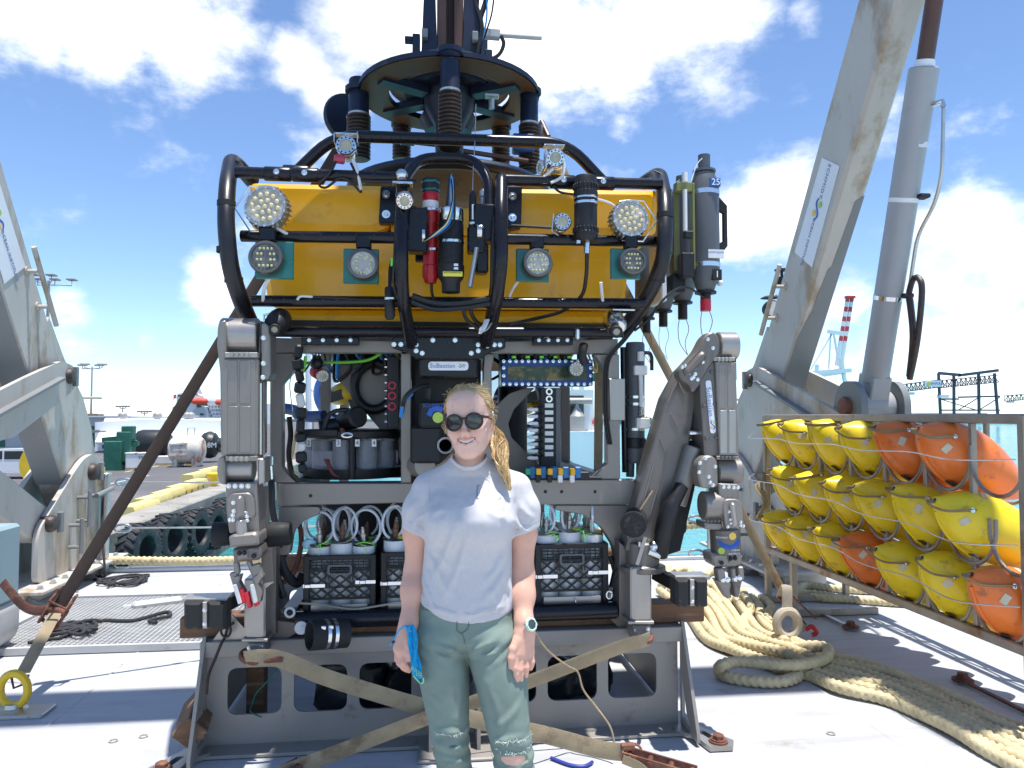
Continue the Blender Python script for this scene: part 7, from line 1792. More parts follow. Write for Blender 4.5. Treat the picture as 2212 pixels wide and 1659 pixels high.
strap([F(1404, 1378, 3.50), F(1385, 1386, 3.48), F(1340, 1398, 3.50), F(1150, 1470, 3.50), F(1000, 1525, 3.46), F(930, 1548, 3.42), F(800, 1598, 3.32), F(690, 1640, 3.26), F(640, 1658, 3.24), F(560, 1690, 3.2)], .072, 'webbing_tan', 'webbing', t, V(-.3, 1, .2), .003)
strap([F(1366, 1386, 3.62), F(1385, 1390, 3.52), F(1405, 1384, 3.5), F(1408, 1374, 3.56)], .025, 'rust', 'loop_sleeve', t, V(0, 1, 0), .010)
m = MB(); q0, q1 = F(650, 1652, 3.24), F(575, 1690, 3.18); dz = (q1 - q0).normalized(); x, y, z = frame(dz, V(0, 0, 1))
for s_ in (-1, 1): m.beam(q0 + x * .035 * s_, q1 + x * .035 * s_, .008, .04, y, .002)
for k in range(3): m.cyl(q0.lerp(q1, .1 + .38 * k) - x * .045, q0.lerp(q1, .1 + .38 * k) + x * .045, .014, 8)
m.build('ratchet', 'rust', t)
# shadow-side strap and thin cord behind the woman
m = MB(); m.tube(catmull([F(1150, 1358, 3.3), F(1180, 1402, 3.35), F(1222, 1436, 3.42), F(1248, 1452, 3.46), F(1260, 1490, 3.45), F(1290, 1530, 3.42), F(1318, 1570, 3.38), F(1328, 1610, 3.36)], 6), .0045, 6); tag(m.build('thin_cord', 'webbing_tan'), 'thin frayed cord hanging in front of the skid right of the woman', 'cord')
m = MB(); m.tube(catmull([G(1190, 1637, .01), G(1230, 1652, .01), G(1262, 1655, .01), G(1280, 1646, .01)], 5), .008, 7); tag(m.build('cord_end', 'ink_blue'), 'blue taped cord end lying on deck near the rusty ratchet', 'cord')
# lashing rope and lug at the left post
lug = ROV
part('ti_light', 'lashing_lug', ROV, lambda m: m.ext([F(500, 1328, 3.70), F(545, 1375, 3.70), F(545, 1385, 3.70), F(455, 1392, 3.70), F(462, 1380, 3.70)], (0, .015, 0)))
m = MB(); m.tube(catmull([F(505, 1345, 3.66), F(492, 1356, 3.66), F(486, 1376, 3.66), F(478, 1390, 3.64), F(466, 1420, 3.62), F(450, 1460, 3.58), F(446, 1500, 3.56)], 6), .007, 7)
m.tube([F(488, 1362, 3.65) + V(.022 * math.cos(a), 0, .03 * math.sin(a)) for a in [2 * PI * k / 12 for k in range(12)]], .006, 6, closed=True); tag(m.build('lashing_line', 'webbing_dark'), 'brown lashing cord tied to the lug above the timber end', 'cord')

# ------------------------------------------------------------------ milk crates with samplers
def crate(xl, xr, yt, yb, Y, label):
 a, b = F(xl, yb, Y), F(xr, yt, Y); w, h, d = b.x - a.x, b.z - a.z, .33
 t = thing('milk_crate', label, 'crate', V((a.x + b.x) / 2, Y + d / 2, a.z), 'black milk crates on the vehicle tray')
 O = V(a.x, Y, a.z)
 P = lambda u, v, y=0.0: O + V(u * w, y, v * h)
 m = MB()
 m.box(P(.5, .96), (w, .02, h * .08), .003)
 m.box(P(.5, .03), (w, .02, h * .06), .003)
 for u in (.04, .96): m.box(P(u, .5), (w * .08, .024, h), .003)
 for v in (.88, .83, .78): m.box(P(.5, v), (w * .92, .014, h * .012))
 for k in range(12): m.box(P(.1 + .8 * k / 11, .83), (w * .010, .012, h * .16))
 m.box(P(.5, .74), (w * .92, .014, h * .03)); m.box(P(.5, .46), (w * .92, .010, h * .02)); m.box(P(.5, .27), (w * .92, .012, h * .03))
 m.box(P(.5, .145), (w * .92, .012, h * .02))
 for u in (.30, .34, .64, .68): m.box(P(u, .70), (w * .012, .014, h * .24))
 n = 5; cw = .84 / n
 for k in range(-3, n):
  u0, u1 = .08 + cw * k, .08 + cw * (k + 3)
  for flip in (0, 1):
   p0, p1 = [u0, .27], [u1, .74]
   if flip: p0, p1 = [u0, .74], [u1, .27]
   def clip(p, q, lo=.08, hi=.92):
    (x0, y0), (x1, y1) = p, q
    if x0 < lo: y0 += (y1 - y0) * (lo - x0) / (x1 - x0); x0 = lo
    if x1 > hi: y1 = y0 + (y1 - y0) * (hi - x0) / (x1 - x0); x1 = hi
    return (x0, y0), (x1, y1)
   if u1 <= .1 or u0 >= .9: continue
   A, B = clip(p0, p1)
   if B[0] - A[0] < .02: continue
   m.beam(P(*A, .002 * flip), P(*B, .002 * flip), .008, .010, (0, 1, 0))
 m.build('front_lattice', 'matte_black', t, smooth=False)
 for X, nm in ((0.0, 'side_panel'), (1.0, 'side_panel')):
  m = MB(); m.box(P(X, .9, d / 2) + V(.008 if X == 0 else -.008, 0, 0), (.012, d, h * .2)); m.box(P(X, .12, d / 2) + V(.008 if X == 0 else -.008, 0, 0), (.012, d, h * .24))
  for k in range(5): m.box(P(X, .5, d * (k + .5) / 5) + V(.008 if X == 0 else -.008, 0, 0), (.010, .02, h))
  m.build(nm, 'matte_black', t, smooth=False)
 m = MB(); m.box(P(.5, .5, d), (w, .012, h)); m.build('back_panel', 'matte_black', t, smooth=False)
 m = MB(); m.box(P(.5, .015, d / 2), (w * .98, d, .01)); m.build('floor_panel', 'matte_black', t, smooth=False)
 hp = inset([P(.33, .84, -.012), P(.67, .84, -.012), P(.67, .67, -.012), P(.33, .67, -.012)], 0)
 m = MB(); m.plate(fillet(hp, .012, 3, True), [fillet([P(.36, .81, -.012), P(.64, .81, -.012), P(.64, .70, -.012), P(.36, .70, -.012)], .01, 3, True)], (0, .02, 0)); m.build('hand_slot', 'pvc_grey', t)
 m = MB(); m.box(P(.5, .765, .012), (w * .30, .004, h * .12)); m.build('slot_liner', 'pvc_grey', t)
 m = MB(); m.box(P(.5, .085, -.014), (w * .78, .006, h * .20), .001); m.build('steel_strip', 'ti_light', t)
 m = MB(); m.tube([P(.52, .16, -.018), P(.54, .13, -.03), P(.54, .06, -.03), P(.52, .03, -.018)], .004, 6); m.build('strip_staple', 'bright_steel', t)
 for u0, u1, v in ((.0, .3, .50), (.72, 1.0, .545)):
  m = MB(); m.box(P((u0 + u1) / 2, v, -.014), ((u1 - u0) * w, .004, h * .055)); m.box(P(u0 + .06 if u0 == 0 else u0 + .1, v, -.018), (.03, .010, h * .065), .003); m.build('band_clamp', 'bright_steel', t)
 return t, P, w, h, d
def sampler(c, rad, h, label, ang, seed, dark_lid=True):
 rr = random.Random(seed)
 t = thing('water_sampler_tube', label, 'sampler', c, 'white sampler tubes standing in the crates')
 m = MB(); m.lathe([(rad * .98, 0), (rad, .003), (rad, h), (rad * .93, h), (rad * .93, h - .01)], c, (0, 0, 1), 28); m.build('tube_body', 'pvc_white', t)
 top = c + V(0, 0, h)
 tilt = V(rr.uniform(-.15, .15), rr.uniform(-.25, -.05), 1)
 m = MB(); m.lathe([(rad * .9, 0), (rad * .96, .002), (rad * .96, .008), (rad * .7, .010), (.01, .012)], top + V(0, 0, .004), tilt, 28); m.build('lid', 'anodized' if dark_lid else 'alu_mid', t)
 m = MB(); b = top + V(.0, 0, .012); m.lathe([(.012, 0), (.012, .028), (.015, .030), (.015, .045), (.010, .047), (.010, .068), (.007, .07), (.007, .08)], b, V(rr.uniform(-.1, .1), rr.uniform(-.1, .1), 1), 12); m.build('valve', 'brass_brown' if (dark_lid and seed % 2) else 'alu_mid', t)
 for k in range(1 + (seed % 2)):
  R0 = rr.uniform(.060, .080); cx_ = b + V(rr.uniform(-.02, .02), .02 * k, .075); d = V(math.cos(ang + k), math.sin(ang + k) * .5, 0).normalized()
  pts = [cx_ + d * (R0 * math.cos(a)) + V(0, 0, R0 * 1.15 * math.sin(a)) for a in [-1.1 + (2 * PI - .9) * j / 22 for j in range(23)]]
  m = MB(); m.tube(pts, .0068, 9); m.build('clear_hose', 'hose_clear', t)
 m = MB(); a0 = rr.uniform(0, 6)
 m.tube(catmull([top + V(rad * math.cos(a0 + q), rad * math.sin(a0 + q), .012 + .010 * math.sin(q * 2.1)) for q in (0, .7, 1.5, 2.2, 3.0)], 5), .0022, 5)
 if seed % 3 != 1: u_ = rr.uniform(-.05, .04); m.tube(catmull([top + V(u_, -.03, .02), top + V(u_ + .02, -rad, rr.uniform(.0, .015)), top + V(u_ + rr.uniform(.0, .06), -rad - .01, rr.uniform(-.02, .02)), top + V(u_ + .03, -rad - .015, rr.uniform(-.06, -.01))], 5), .0022, 5)
 m.build('cable_tie', 'zip_green', t)
 m = MB(); m.lathe([(.02, 0), (.02, .001)], top + V(.03, -.02, .014), tilt, 12); m.build('warning_sticker', 'label_yellow', t)
 return t
CR = [(655, 812, 1197, 1330, 3.74, 'black milk crate of sampler tubes at the left of the tray', 'left'), (822, 978, 1190, 1326, 3.74, 'black milk crate partly hidden by the woman, right next to the left crate', 'middle'), (1156, 1313, 1172, 1315, 3.74, 'black milk crate of sampler tubes right of the woman', 'right')]
for ci, (xl, xr, yt, yb, Y, lab, wh) in enumerate(CR):
 t, P, w, h, d = crate(xl, xr, yt, yb, Y, lab)
 rad = w / 3 * .485
 for j in range(2):
  for i in range(3):
   c = P((i + .5) / 3 * .94 + .03, .03, .07 + j * .155)
   pos = ['left', 'middle', 'right'][i]; row = ['front', 'rear'][j]
   if j: lab2 = 'white sampler tube standing in the rear row, %s place of the %s crate' % (pos, wh)
   else: lab2 = 'white sampler tube with hose loop in the front row, %s place of the %s crate' % (pos, wh)
   sampler(c, rad, h * 1.0 + (.04 if (i + ci) % 2 else .025), lab2, i * 1.3 + ci, i + 3 * j + 7 * ci, dark_lid=(ci < 2))
m = MB(); m.tube(catmull([F(648, 1303, 3.70), F(690, 1306, 3.70), F(760, 1316, 3.70), F(810, 1310, 3.70), F(860, 1302, 3.70), F(900, 1303, 3.70)], 6), .005, 6); tag(m.build('retaining_cord', mat('cord_grey', (.36, .34, .27), .7)), 'thin grey cord strung across the steel strips of the crates', 'cord')
t = tag(MB().ball(F(668, 1175, 3.80), .03, 10, (1.2, .7, .9)).build('light_blue_marker', mat('pale_blue', (.45, .68, .78), .5)), 'pale blue plastic marker among the hoses of the left crate', 'marker')

# ------------------------------------------------------------------ docking head on the lifting column
DK = thing('docking_head', 'dark blue docking head with spring buffers above the vehicle', 'docking head', (.14, 4.92, 2.95))
C = V(.14, 4.92, 0)
zr = F(970, 222, 4.92).z
def annulus(m, r0, r1, z, th, n=48):
 o_ = [C + V(r1 * math.cos(2 * PI * k / n), r1 * math.sin(2 * PI * k / n), z) for k in range(n)]
 i_ = [C + V(r0 * math.cos(2 * PI * k / n), r0 * math.sin(2 * PI * k / n), z) for k in range(n)]
 m.plate(o_, [i_], (0, 0, th))
part('navy_paint', 'buffer_ring', DK, lambda m: annulus(m, .40, .60, zr + .03, .03))
part('underside_tan', 'ring_underside', DK, lambda m: annulus(m, .405, .585, zr + .024, .005))
part('navy_paint', 'inner_ring', DK, lambda m: annulus(m, .20, .30, zr + .05, .04))
part('frame_grey', 'swivel_disc', DK, lambda m: m.lathe([(.38, 0), (.40, .01), (.40, .09), (.36, .11), (.1, .12)], C + V(0, 0, zr + .075), (0, 0, 1), 44))
for k in range(6):
 a = PI / 3 * k + .5; part('navy_paint', 'ring_spoke', DK, lambda m: m.beam(C + V(.18 * math.cos(a), .18 * math.sin(a), zr + .03), C + V(.5 * math.cos(a), .5 * math.sin(a), zr + .03), .09, .05, (0, 0, 1)))
part('navy_paint', 'hub', DK, lambda m: m.lathe([(.05, -.42), (.09, -.40), (.10, -.16), (.16, -.05), (.18, .08)], C + V(0, 0, zr), (0, 0, 1), 26))
part('navy_paint', 'docking_ring', DK, lambda m: (m.tube([C + V(.62 * math.cos(a), .62 * math.sin(a), F(970, 352, 4.3).z + .0) for a in [2 * PI * k / 48 for k in range(48)]], (.05, .035), 12, closed=True)))
part('underside_tan', 'guide_cone', DK, lambda m: m.lathe([(.60, -.02), (.30, .10), (.18, .12)], C + V(0, 0, F(970, 352, 4.3).z), (0, 0, 1), 44))
for (px, yt, yk, yb, Y, rp) in ((972, 132, 200, 322, 4.32, 22), (775, 172, 250, 345, 4.90, 22), (1143, 200, 270, 372, 4.80, 20), (868, 255, 262, 345, 5.45, 17), (1082, 262, 270, 360, 5.40, 17)):
 a, b, c = F(px, yb, Y), F(px, yk, Y), F(px, yt, Y); r = PX(rp, Y)
 a = V(b.x, Y, a.z); c = V(b.x, Y, c.z)
 m = MB(); m.lathe([(r * 1.02, -.012), (r * 1.02, 0), (r, .004), (r, c.z - b.z - .012), (r * .9, c.z - b.z), (r * .2, c.z - b.z + .004), (.008, c.z - b.z + .012)], b, (0, 0, 1), 28); s_ = m.build('buffer_cylinder', 'navy_paint', DK)
 n = max(6, int((b.z - a.z) / .024)); prof = []
 for k in range(n):
  z0, z1 = (b.z - a.z) * k / n, (b.z - a.z) * (k + 1) / n
  prof += [(r * 1.0, z0), (r * 1.18, z0 + (z1 - z0) * .35), (r * 1.18, z0 + (z1 - z0) * .65)]
 prof.append((r, b.z - a.z))
 m = MB(); m.lathe(prof, a, (0, 0, 1), 28); m.build('bellows', 'bellows', s_)
 m = MB(); m.lathe([(r * 1.0, -.006), (r * 1.05, -.006), (r * 1.05, .010), (r, .010)], b, (0, 0, 1), 28); m.build('band_clamp', 'steel', s_)
 m = MB(); m.lathe([(r * 1.05, -.015), (r * 1.35, -.015), (r * 1.35, .015), (r * 1.05, .015)], V(b.x, Y, zr + .045), (0, 0, 1), 24); m.build('mount_collar', 'navy_paint', s_)
for (a, b) in (((745, 290, 4.6), (940, 312, 4.5)), ((1000, 326, 4.5), (1140, 348, 4.6)), ((1170, 262, 5.0), (1185, 295, 4.9))):
 part('beam_brown', 'guide_rod', DK, lambda m: m.tube([F(*a), F(*b)], .016, 8))
parts('blue_paint', 'lock_lever', DK, lambda m: m.box(F(1130, 312, 4.7), (.14, .08, .12), .01), lambda m: m.box(F(880, 300, 4.7), (.10, .1, .06), .01), lambda m: m.box(F(1160, 290, 4.9), (.05, .05, .16), .008))
part('steel', 'sensor_bolt', DK, lambda m: (m.cyl(F(1062, 215, 4.6), F(1062, 235, 4.6), .02, 8), m.box(F(1062, 208, 4.6), (.09, .05, .02), .004)))
# side sheave and rear drum silhouettes under the ring
part('navy_paint', 'side_sheave', DK, lambda m: m.lathe([(.02, -.03), (.16, -.03), (.17, 0), (.16, .03), (.02, .03)], F(750, 255, 5.2), (.5, -1, 0), 30))
part('navy_paint', 'rear_drum', DK, lambda m: m.lathe([(.05, -.10), (.16, -.09), (.20, 0), (.18, .04)], C + V(0, .25, zr - .02), (0, 0, 1), 30))
zc = zr + .19; zT = 8.1
for (x0, w, mt) in ((-.135, .07, 'navy_paint'), (.135, .075, 'navy_paint')):
 part(mt, 'column_flange', DK, lambda m: (m.ext([C + V(x0 - w / 2 - .02, -.13, zc), C + V(x0 + w / 2 + .02, -.13, zc), C + V(x0 + w / 2, -.13, zc + .55), C + V(x0 + w / 2, -.13, zT), C + V(x0 - w / 2, -.13, zT), C + V(x0 - w / 2, -.13, zc + .55)], (0, .26, 0))))
part('beam_brown', 'column_beam', DK, lambda m: (m.box(C + V(-.055, -.06, (zc + zT) / 2), (.06, .12, zT - zc), .004), m.box(C + V(.055, -.06, (zc + zT) / 2), (.06, .12, zT - zc), .004), m.box(C + V(0, .04, (zc + zT) / 2), (.17, .04, zT - zc), .004)))
parts('navy_paint', 'column_brace', DK, lambda m: (m.box(C + V(-.22, -.1, zc + .09), (.05, .08, .22), .006), m.box(C + V(-.27, -.1, zc + .17), (.05, .06, .03), .004)), lambda m: (m.box(C + V(.22, -.1, zc + .09), (.05, .08, .20), .006), m.box(C + V(.25, -.12, zc + .05), (.05, .05, .14), .006)))
parts('frame_grey', 'column_clamp', DK, lambda m: m.box(C + V(-.165, -.15, zc + .19), (.04, .05, .06), .005), lambda m: m.box(C + V(.16, -.15, zc + .19), (.04, .05, .06), .005))
part('pale_cover', 'side_arm', DK, lambda m: (m.beam(F(1003, 70, 4.9), F(1080, 76, 4.9), .06, .055, ch=.004), m.tube([F(1080, 76, 4.9), F(1170, 82, 4.9)], .016, 10)))
wire([(1082, 78, 4.88), (1088, 95, 4.88), (1078, 118, 4.88), (1055, 128, 4.88), (1035, 118, 4.86), (1020, 108, 4.86)], .013, 'cable_black', 'umbilical', DK)
for pts, r, mt in [([(1012, -60, 4.8), (1025, 0, 4.8), (1040, 50, 4.78), (1038, 80, 4.78), (1028, 120, 4.78), (1010, 150, 4.8)], .016, 'cable_black'), ([(1060, -60, 4.8), (1050, 0, 4.8), (1038, 40, 4.8), (1030, 90, 4.8), (1020, 150, 4.8)], .018, 'cable_black'), ([(1035, -60, 4.84), (1030, 20, 4.84), (1022, 80, 4.84), (1016, 150, 4.84)], .014, 'cable_black'), ([(1070, -60, 4.84), (1064, 20, 4.84), (1050, 70, 4.84), (1038, 110, 4.84)], .006, 'cable_black'), ([(1048, -60, 4.78), (1052, 20, 4.78), (1048, 60, 4.78), (1036, 100, 4.78)], .006, 'cable_blue')]:
 wire(pts, r, mt, 'umbilical', DK)
# head of the lifting system up on the crossbeam, out of the picture above
part('frame_grey', 'column_head', DK, lambda m: (m.box((.14, 4.3, 8.3), (.9, 1.6, .5), .03),))

# ------------------------------------------------------------------ the woman
def surf_nets(f, o, h):
 s = f < 0
 nx, ny, nz = f.shape
 cs = (nx - 1, ny - 1, nz - 1)
 acc = np.zeros((cs[0] * cs[1] * cs[2], 3), np.float64); cnt = np.zeros(cs[0] * cs[1] * cs[2], np.int32)
 quads = []
 def cid(i, j, k): return (i * cs[1] + j) * cs[2] + k
 for ax in range(3):
  a = [slice(None)] * 3; b = [slice(None)] * 3; a[ax] = slice(0, -1); b[ax] = slice(1, None)
  sa, sb = s[tuple(a)], s[tuple(b)]
  I = np.argwhere(sa != sb)
  f0, f1 = f[tuple(a)][tuple(I.T)], f[tuple(b)][tuple(I.T)]
  t = f0 / (f0 - f1); P = I.astype(np.float64); P[:, ax] += t
  flip = ~sa[tuple(I.T)]
  u, v = [(1, 2), (2, 0), (0, 1)][ax]
  ids = []
  ok = np.ones(len(I), bool)
  for du, dv in ((0, 0), (-1, 0), (-1, -1), (0, -1)):
   J = I.copy(); J[:, u] += du; J[:, v] += dv
   good = (J[:, 0] >= 0) & (J[:, 1] >= 0) & (J[:, 2] >= 0) & (J[:, 0] < cs[0]) & (J[:, 1] < cs[1]) & (J[:, 2] < cs[2])
   ok &= good
   c = cid(J[:, 0], J[:, 1], J[:, 2]); ids.append(c)
   g = c[good]; np.add.at(acc, g, P[good]); np.add.at(cnt, g, 1)
  Q = np.stack(ids, 1)[ok]; fl = flip[ok]
  Q[fl] = Q[fl][:, ::-1]
  quads.append(Q)
 used = np.nonzero(cnt)[0]; remap = -np.ones(len(cnt), np.int64); remap[used] = np.arange(len(used))
 V_ = acc[used] / cnt[used][:, None] * h + np.array(o)
 return V_, remap[np.concatenate(quads)]
def grid(lo, hi, h):
 ax = [np.arange(a, b + h, h, dtype=np.float32) for a, b in zip(lo, hi)]
 return np.meshgrid(*ax, indexing='ij')
def smin(a, b, k):
 hh = np.maximum(k - np.abs(a - b), 0) / k
 return np.minimum(a, b) - hh * hh * k * .25
def smax(a, b, k): return -smin(-a, -b, k)
def ell(G_, c, r):
 X, Y, Z = G_; k0 = np.sqrt(((X - c[0]) / r[0]) ** 2 + ((Y - c[1]) / r[1]) ** 2 + ((Z - c[2]) / r[2]) ** 2)
 return (k0 - 1) * min(r) * (1.0 if max(r) / min(r) < 1.6 else 1.1)
def cone(G_, a, b, r1, r2):
 X, Y, Z = G_; a = np.array(a, np.float32); b = np.array(b, np.float32); d = b - a; L = float((d * d).sum())
 t = np.clip(((X - a[0]) * d[0] + (Y - a[1]) * d[1] + (Z - a[2]) * d[2]) / L, 0, 1)
 return np.sqrt((X - a[0] - t * d[0]) ** 2 + (Y - a[1] - t * d[1]) ** 2 + (Z - a[2] - t * d[2]) ** 2) - (r1 + (r2 - r1) * t)
def chain_sdf(G_, pts, rad, k):
 d = None
 for (a, b), (r1, r2) in zip(zip(pts, pts[1:]), zip(rad, rad[1:])):
  q = cone(G_, a, b, r1, r2); d = q if d is None else smin(d, q, k)
 return d
def np_noise(P, s, seed=0):
 return np.array([mnoise.noise(Vector((p[0] * s + seed, p[1] * s, p[2] * s))) for p in P])

PB = V(.13, 2.45, 0)
cy_, sy_ = math.cos(-YAW), math.sin(-YAW)
DEP = PB.x * math.sin(YAW) + PB.y * math.cos(YAW); LAT = PB.x * math.cos(YAW) - PB.y * math.sin(YAW)
def LC(px, py, ly=0.0):
 """picture point to the woman's own axes (x to picture right, y away from the camera, z up) at depth offset ly"""
 r, u = (px - CX) / FPX, -(py - CY) / FPX
 fw, up = math.cos(PITCH) - math.sin(PITCH) * u, math.sin(PITCH) + math.cos(PITCH) * u
 t = (DEP + ly) / fw
 return (r * t - LAT, ly, CAM_H + up * t)
def to_world(P):
 P = np.asarray(P, np.float64)
 return np.stack([PB.x + P[:, 0] * cy_ - P[:, 1] * sy_, PB.y + P[:, 0] * sy_ + P[:, 1] * cy_, P[:, 2]], 1)
def W1(p): return Vector(to_world([p])[0])

mat('skin', (.72, .45, .34), .45, var=.06, scale=26, sss=.12, bump=.05, bscale=220)
mat('shirt', (.545, .525, .52), .85, var=.05, scale=60, bump=.15, bscale=500)
mat('trousers', (.195, .255, .213), .8, var=.10, scale=14, bump=.25, bscale=420)
mat('hair', (.46, .31, .14), .45, var=.2, scale=40, spec=.4)
mat('hair_light', (.74, .56, .31), .4, var=.12, scale=40, spec=.5)
mat('hair_dark', (.28, .18, .085), .5, var=.15, scale=40)
mat('teeth', (.92, .90, .85), .25, var=0)
mat('sun_frame', (.025, .016, .014), .25, var=.1)
mat('sun_lens', (.010, .010, .011), .04, var=0, spec=.9)
mat('watch_mint', (.52, .66, .54), .45, var=.03)
mat('watch_glass', (.05, .07, .07), .1, var=.2, scale=60)
mat('bandana', (.01, .34, .62), .8, var=.10, scale=20, bump=.2, bscale=300)
mat('bandana_hem', (.35, .72, .32), .8, var=.05)
mat('thread', (.62, .66, .60), .8, var=.1, scale=50)
mat('stitch', (.11, .155, .13), .8, var=.1, scale=40)
nt = MATS['skin'].node_tree
at = nt.nodes.new('ShaderNodeAttribute'); at.attribute_name = 'Col'
mx = nt.nodes.new('ShaderNodeMix'); mx.data_type = 'RGBA'; mx.blend_type = 'MULTIPLY'; mx.inputs[0].default_value = 1
b_ = nt.nodes['Principled BSDF']; src = b_.inputs['Base Color'].links[0].from_socket
nt.links.new(src, mx.inputs[6]); nt.links.new(at.outputs['Color'], mx.inputs[7]); nt.links.new(mx.outputs[2], b_.inputs['Base Color'])

def np_mesh(name, parts, material, parent, cols=None):
 vs, fs, o = [], [], 0
 for v, f in parts: vs.append(v); fs.append(f + o); o += len(v)
 vs = np.concatenate(vs); fs = np.concatenate(fs)
 off = np.array(parent.location) if parent is not None else np.zeros(3)
 me = bpy.data.meshes.new(name)
 me.from_pydata((vs - off).tolist(), [], fs.tolist())
 me.polygons.foreach_set('use_smooth', [True] * len(me.polygons))
 if cols is not None:
  at = me.color_attributes.new('Col', 'FLOAT_COLOR', 'POINT')
  c = np.ones((len(vs), 4), np.float32); c[:, :3] = np.concatenate(cols); at.data.foreach_set('color', c.ravel())
 me.materials.append(MATS[material]); ob = bpy.data.objects.new(name, me); COL.objects.link(ob)
 if parent is not None: ob.parent = parent
 return ob
PER = thing('person', 'woman in white T-shirt, sage green ripped trousers and sunglasses smiling before the vehicle', 'person', PB)

# ---- head in its own axes: x to picture right, y away from camera, z up, origin between the ears at eye level
hx, hy, hz = LC(1014.5, 910, -.02)
HC = np.array([hx, -.02, hz])
yawH, rollH, pitH = R(-7), R(5), R(1)
MH = Matrix.Rotation(yawH, 3, 'Z') @ Matrix.Rotation(-rollH, 3, 'Y') @ Matrix.Rotation(pitH, 3, 'X')
MHn = np.array(MH) @ np.diag([.955, 1, 1])
def head_to_local(P): return np.asarray(P) @ MHn.T + HC
def local_to_head(P): return (np.asarray(P) - HC) @ np.linalg.inv(MHn).T
def HW(p): return W1(head_to_local([p])[0])
nk0, nk1 = local_to_head([LC(1014, 1000, .035)])[0], local_to_head([LC(1010, 1060, .05)])[0]
Gh = grid((-.095, -.135, -.20), (.095, .125, .135), .0022)
X, Y, Z = Gh
d = ell(Gh, (0, .012, .032), (.0715, .092, .084))
d = smin(d, ell(Gh, (0, -.030, -.018), (.0615, .058, .084)), .035)
d = smin(d, ell(Gh, (0, -.032, -.070), (.043, .050, .040)), .03)
d = smin(d, cone(Gh, (-.048, .0, -.052), (-.014, -.064, -.094), .016, .013), .03)
d = smin(d, cone(Gh, (.048, .0, -.052), (.014, -.064, -.094), .016, .013), .03)
d = smin(d, ell(Gh, (0, -.074, -.096), (.020, .016, .014)), .022)
for sx in (-1, 1):
 d = smin(d, ell(Gh, (sx * .041, -.061, -.030), (.022, .024, .020)), .022)
 d = smin(d, cone(Gh, (sx * .050, -.045, -.006), (sx * .060, -.01, .0), .012, .010), .02)
d = smin(d, cone(Gh, (-.034, -.078, .021), (.034, -.078, .021), .012, .012), .02)
d = smin(d, ell(Gh, (0, -.055, .055), (.055, .035, .040)), .03)
for sx in (-1, 1): d = smax(d, -ell(Gh, (sx * .031, -.098, .000), (.017, .016, .012)), .016)
d = smin(d, cone(Gh, (0, -.088, .012), (0, -.110, -.030), .0066, .0095), .009)
d = smin(d, ell(Gh, (0, -.112, -.033), (.0105, .0095, .0085)), .007)
for sx in (-1, 1): d = smin(d, ell(Gh, (sx * .0125, -.097, -.037), (.0075, .009, .0070)), .007)
# muzzle and smiling lips
d = smin(d, ell(Gh, (0, -.074, -.062), (.034, .022, .022)), .02)
def mouth_z(x, off): return off + 9.0 * x * x
up_l = [(-.031, -.074, -.0515), (-.020, -.0885, -.0545), (-.007, -.0955, -.0535), (0, -.0955, -.0550), (.007, -.0955, -.0535), (.020, -.0885, -.0545), (.031, -.074, -.0515)]
lo_l = [(-.030, -.074, -.0530), (-.019, -.0870, -.0680), (0, -.0925, -.0730), (.019, -.0870, -.0680), (.030, -.074, -.0530)]
d = smin(d, chain_sdf(Gh, up_l, [.0012, .0036, .0046, .0042, .0046, .0036, .0012], .003), .006)
d = smin(d, chain_sdf(Gh, lo_l, [.0012, .0044, .0058, .0044, .0012], .003), .006)
Gm = (X, (Y + .088) * .32 - .088, Z)
slot = chain_sdf(Gm, [(-.028, -.086, -.0525), (-.016, -.088, -.0600), (0, -.088, -.0630), (.016, -.088, -.0600), (.028, -.086, -.0525)], [.0010, .0040, .0050, .0040, .0010], .004)
d = smax(d, -slot, .002)
# smile folds
for sx in (-1, 1): d = smax(d, -cone(Gh, (sx * .020, -.098, -.038), (sx * .039, -.083, -.064), .0040, .0030), .010)
# ears
for sx in (-1, 1):
 e = ell(Gh, (sx * .074, .012, -.008), (.010, .019, .031)); e = smax(e, -ell(Gh, (sx * .084, .006, -.004), (.007, .010, .018)), .006)
 e = smin(e, ell(Gh, (sx * .071, .004, -.036), (.007, .010, .011)), .01)
 d = smin(d, e, .008)
d = smin(d, cone(Gh, nk0, nk1, .048, .058), .03)
d = smin(d, cone(Gh, (0, .02, -.05), nk0, .050, .048), .03)
hv, hf = surf_nets(d, (-.095, -.135, -.20), .0022)
def lipmask(P):
 m_ = np.zeros(len(P))
 for pts, w in ((up_l, .0078), (lo_l, .0085)):
  for a, b in zip(pts, pts[1:]):
   a, b = np.array(a), np.array(b); dd = b - a; t = np.clip(((P - a) @ dd) / (dd @ dd), 0, 1)
   q = np.linalg.norm(P - a - t[:, None] * dd, axis=1); m_ = np.maximum(m_, np.clip((w - q) / .003, 0, 1))
 return m_
col = np.ones((len(hv), 3))
lm = (lipmask(hv) * np.clip((.0305 - np.abs(hv[:, 0])) / .004, 0, 1))[:, None]; col = col * (1 - lm) + lm * np.array([.84, .47, .50])
ck = sum(np.exp(-(((hv[:, 0] - s_ * .042) / .022) ** 2 + ((hv[:, 2] + .032) / .02) ** 2)) * (hv[:, 1] < -.02) for s_ in (-1, 1))
col *= 1 - ck[:, None] * np.array([.0, .10, .10])
ns = np.exp(-((hv[:, 0] / .016) ** 2 + ((hv[:, 2] + .032) / .016) ** 2)) * (hv[:, 1] < -.085); col *= 1 - ns[:, None] * np.array([0, .10, .10])
er = np.clip((np.abs(hv[:, 0]) - .070) / .008, 0, 1) * (np.abs(hv[:, 1] - .01) < .03); col *= 1 - er[:, None] * np.array([.0, .22, .20])
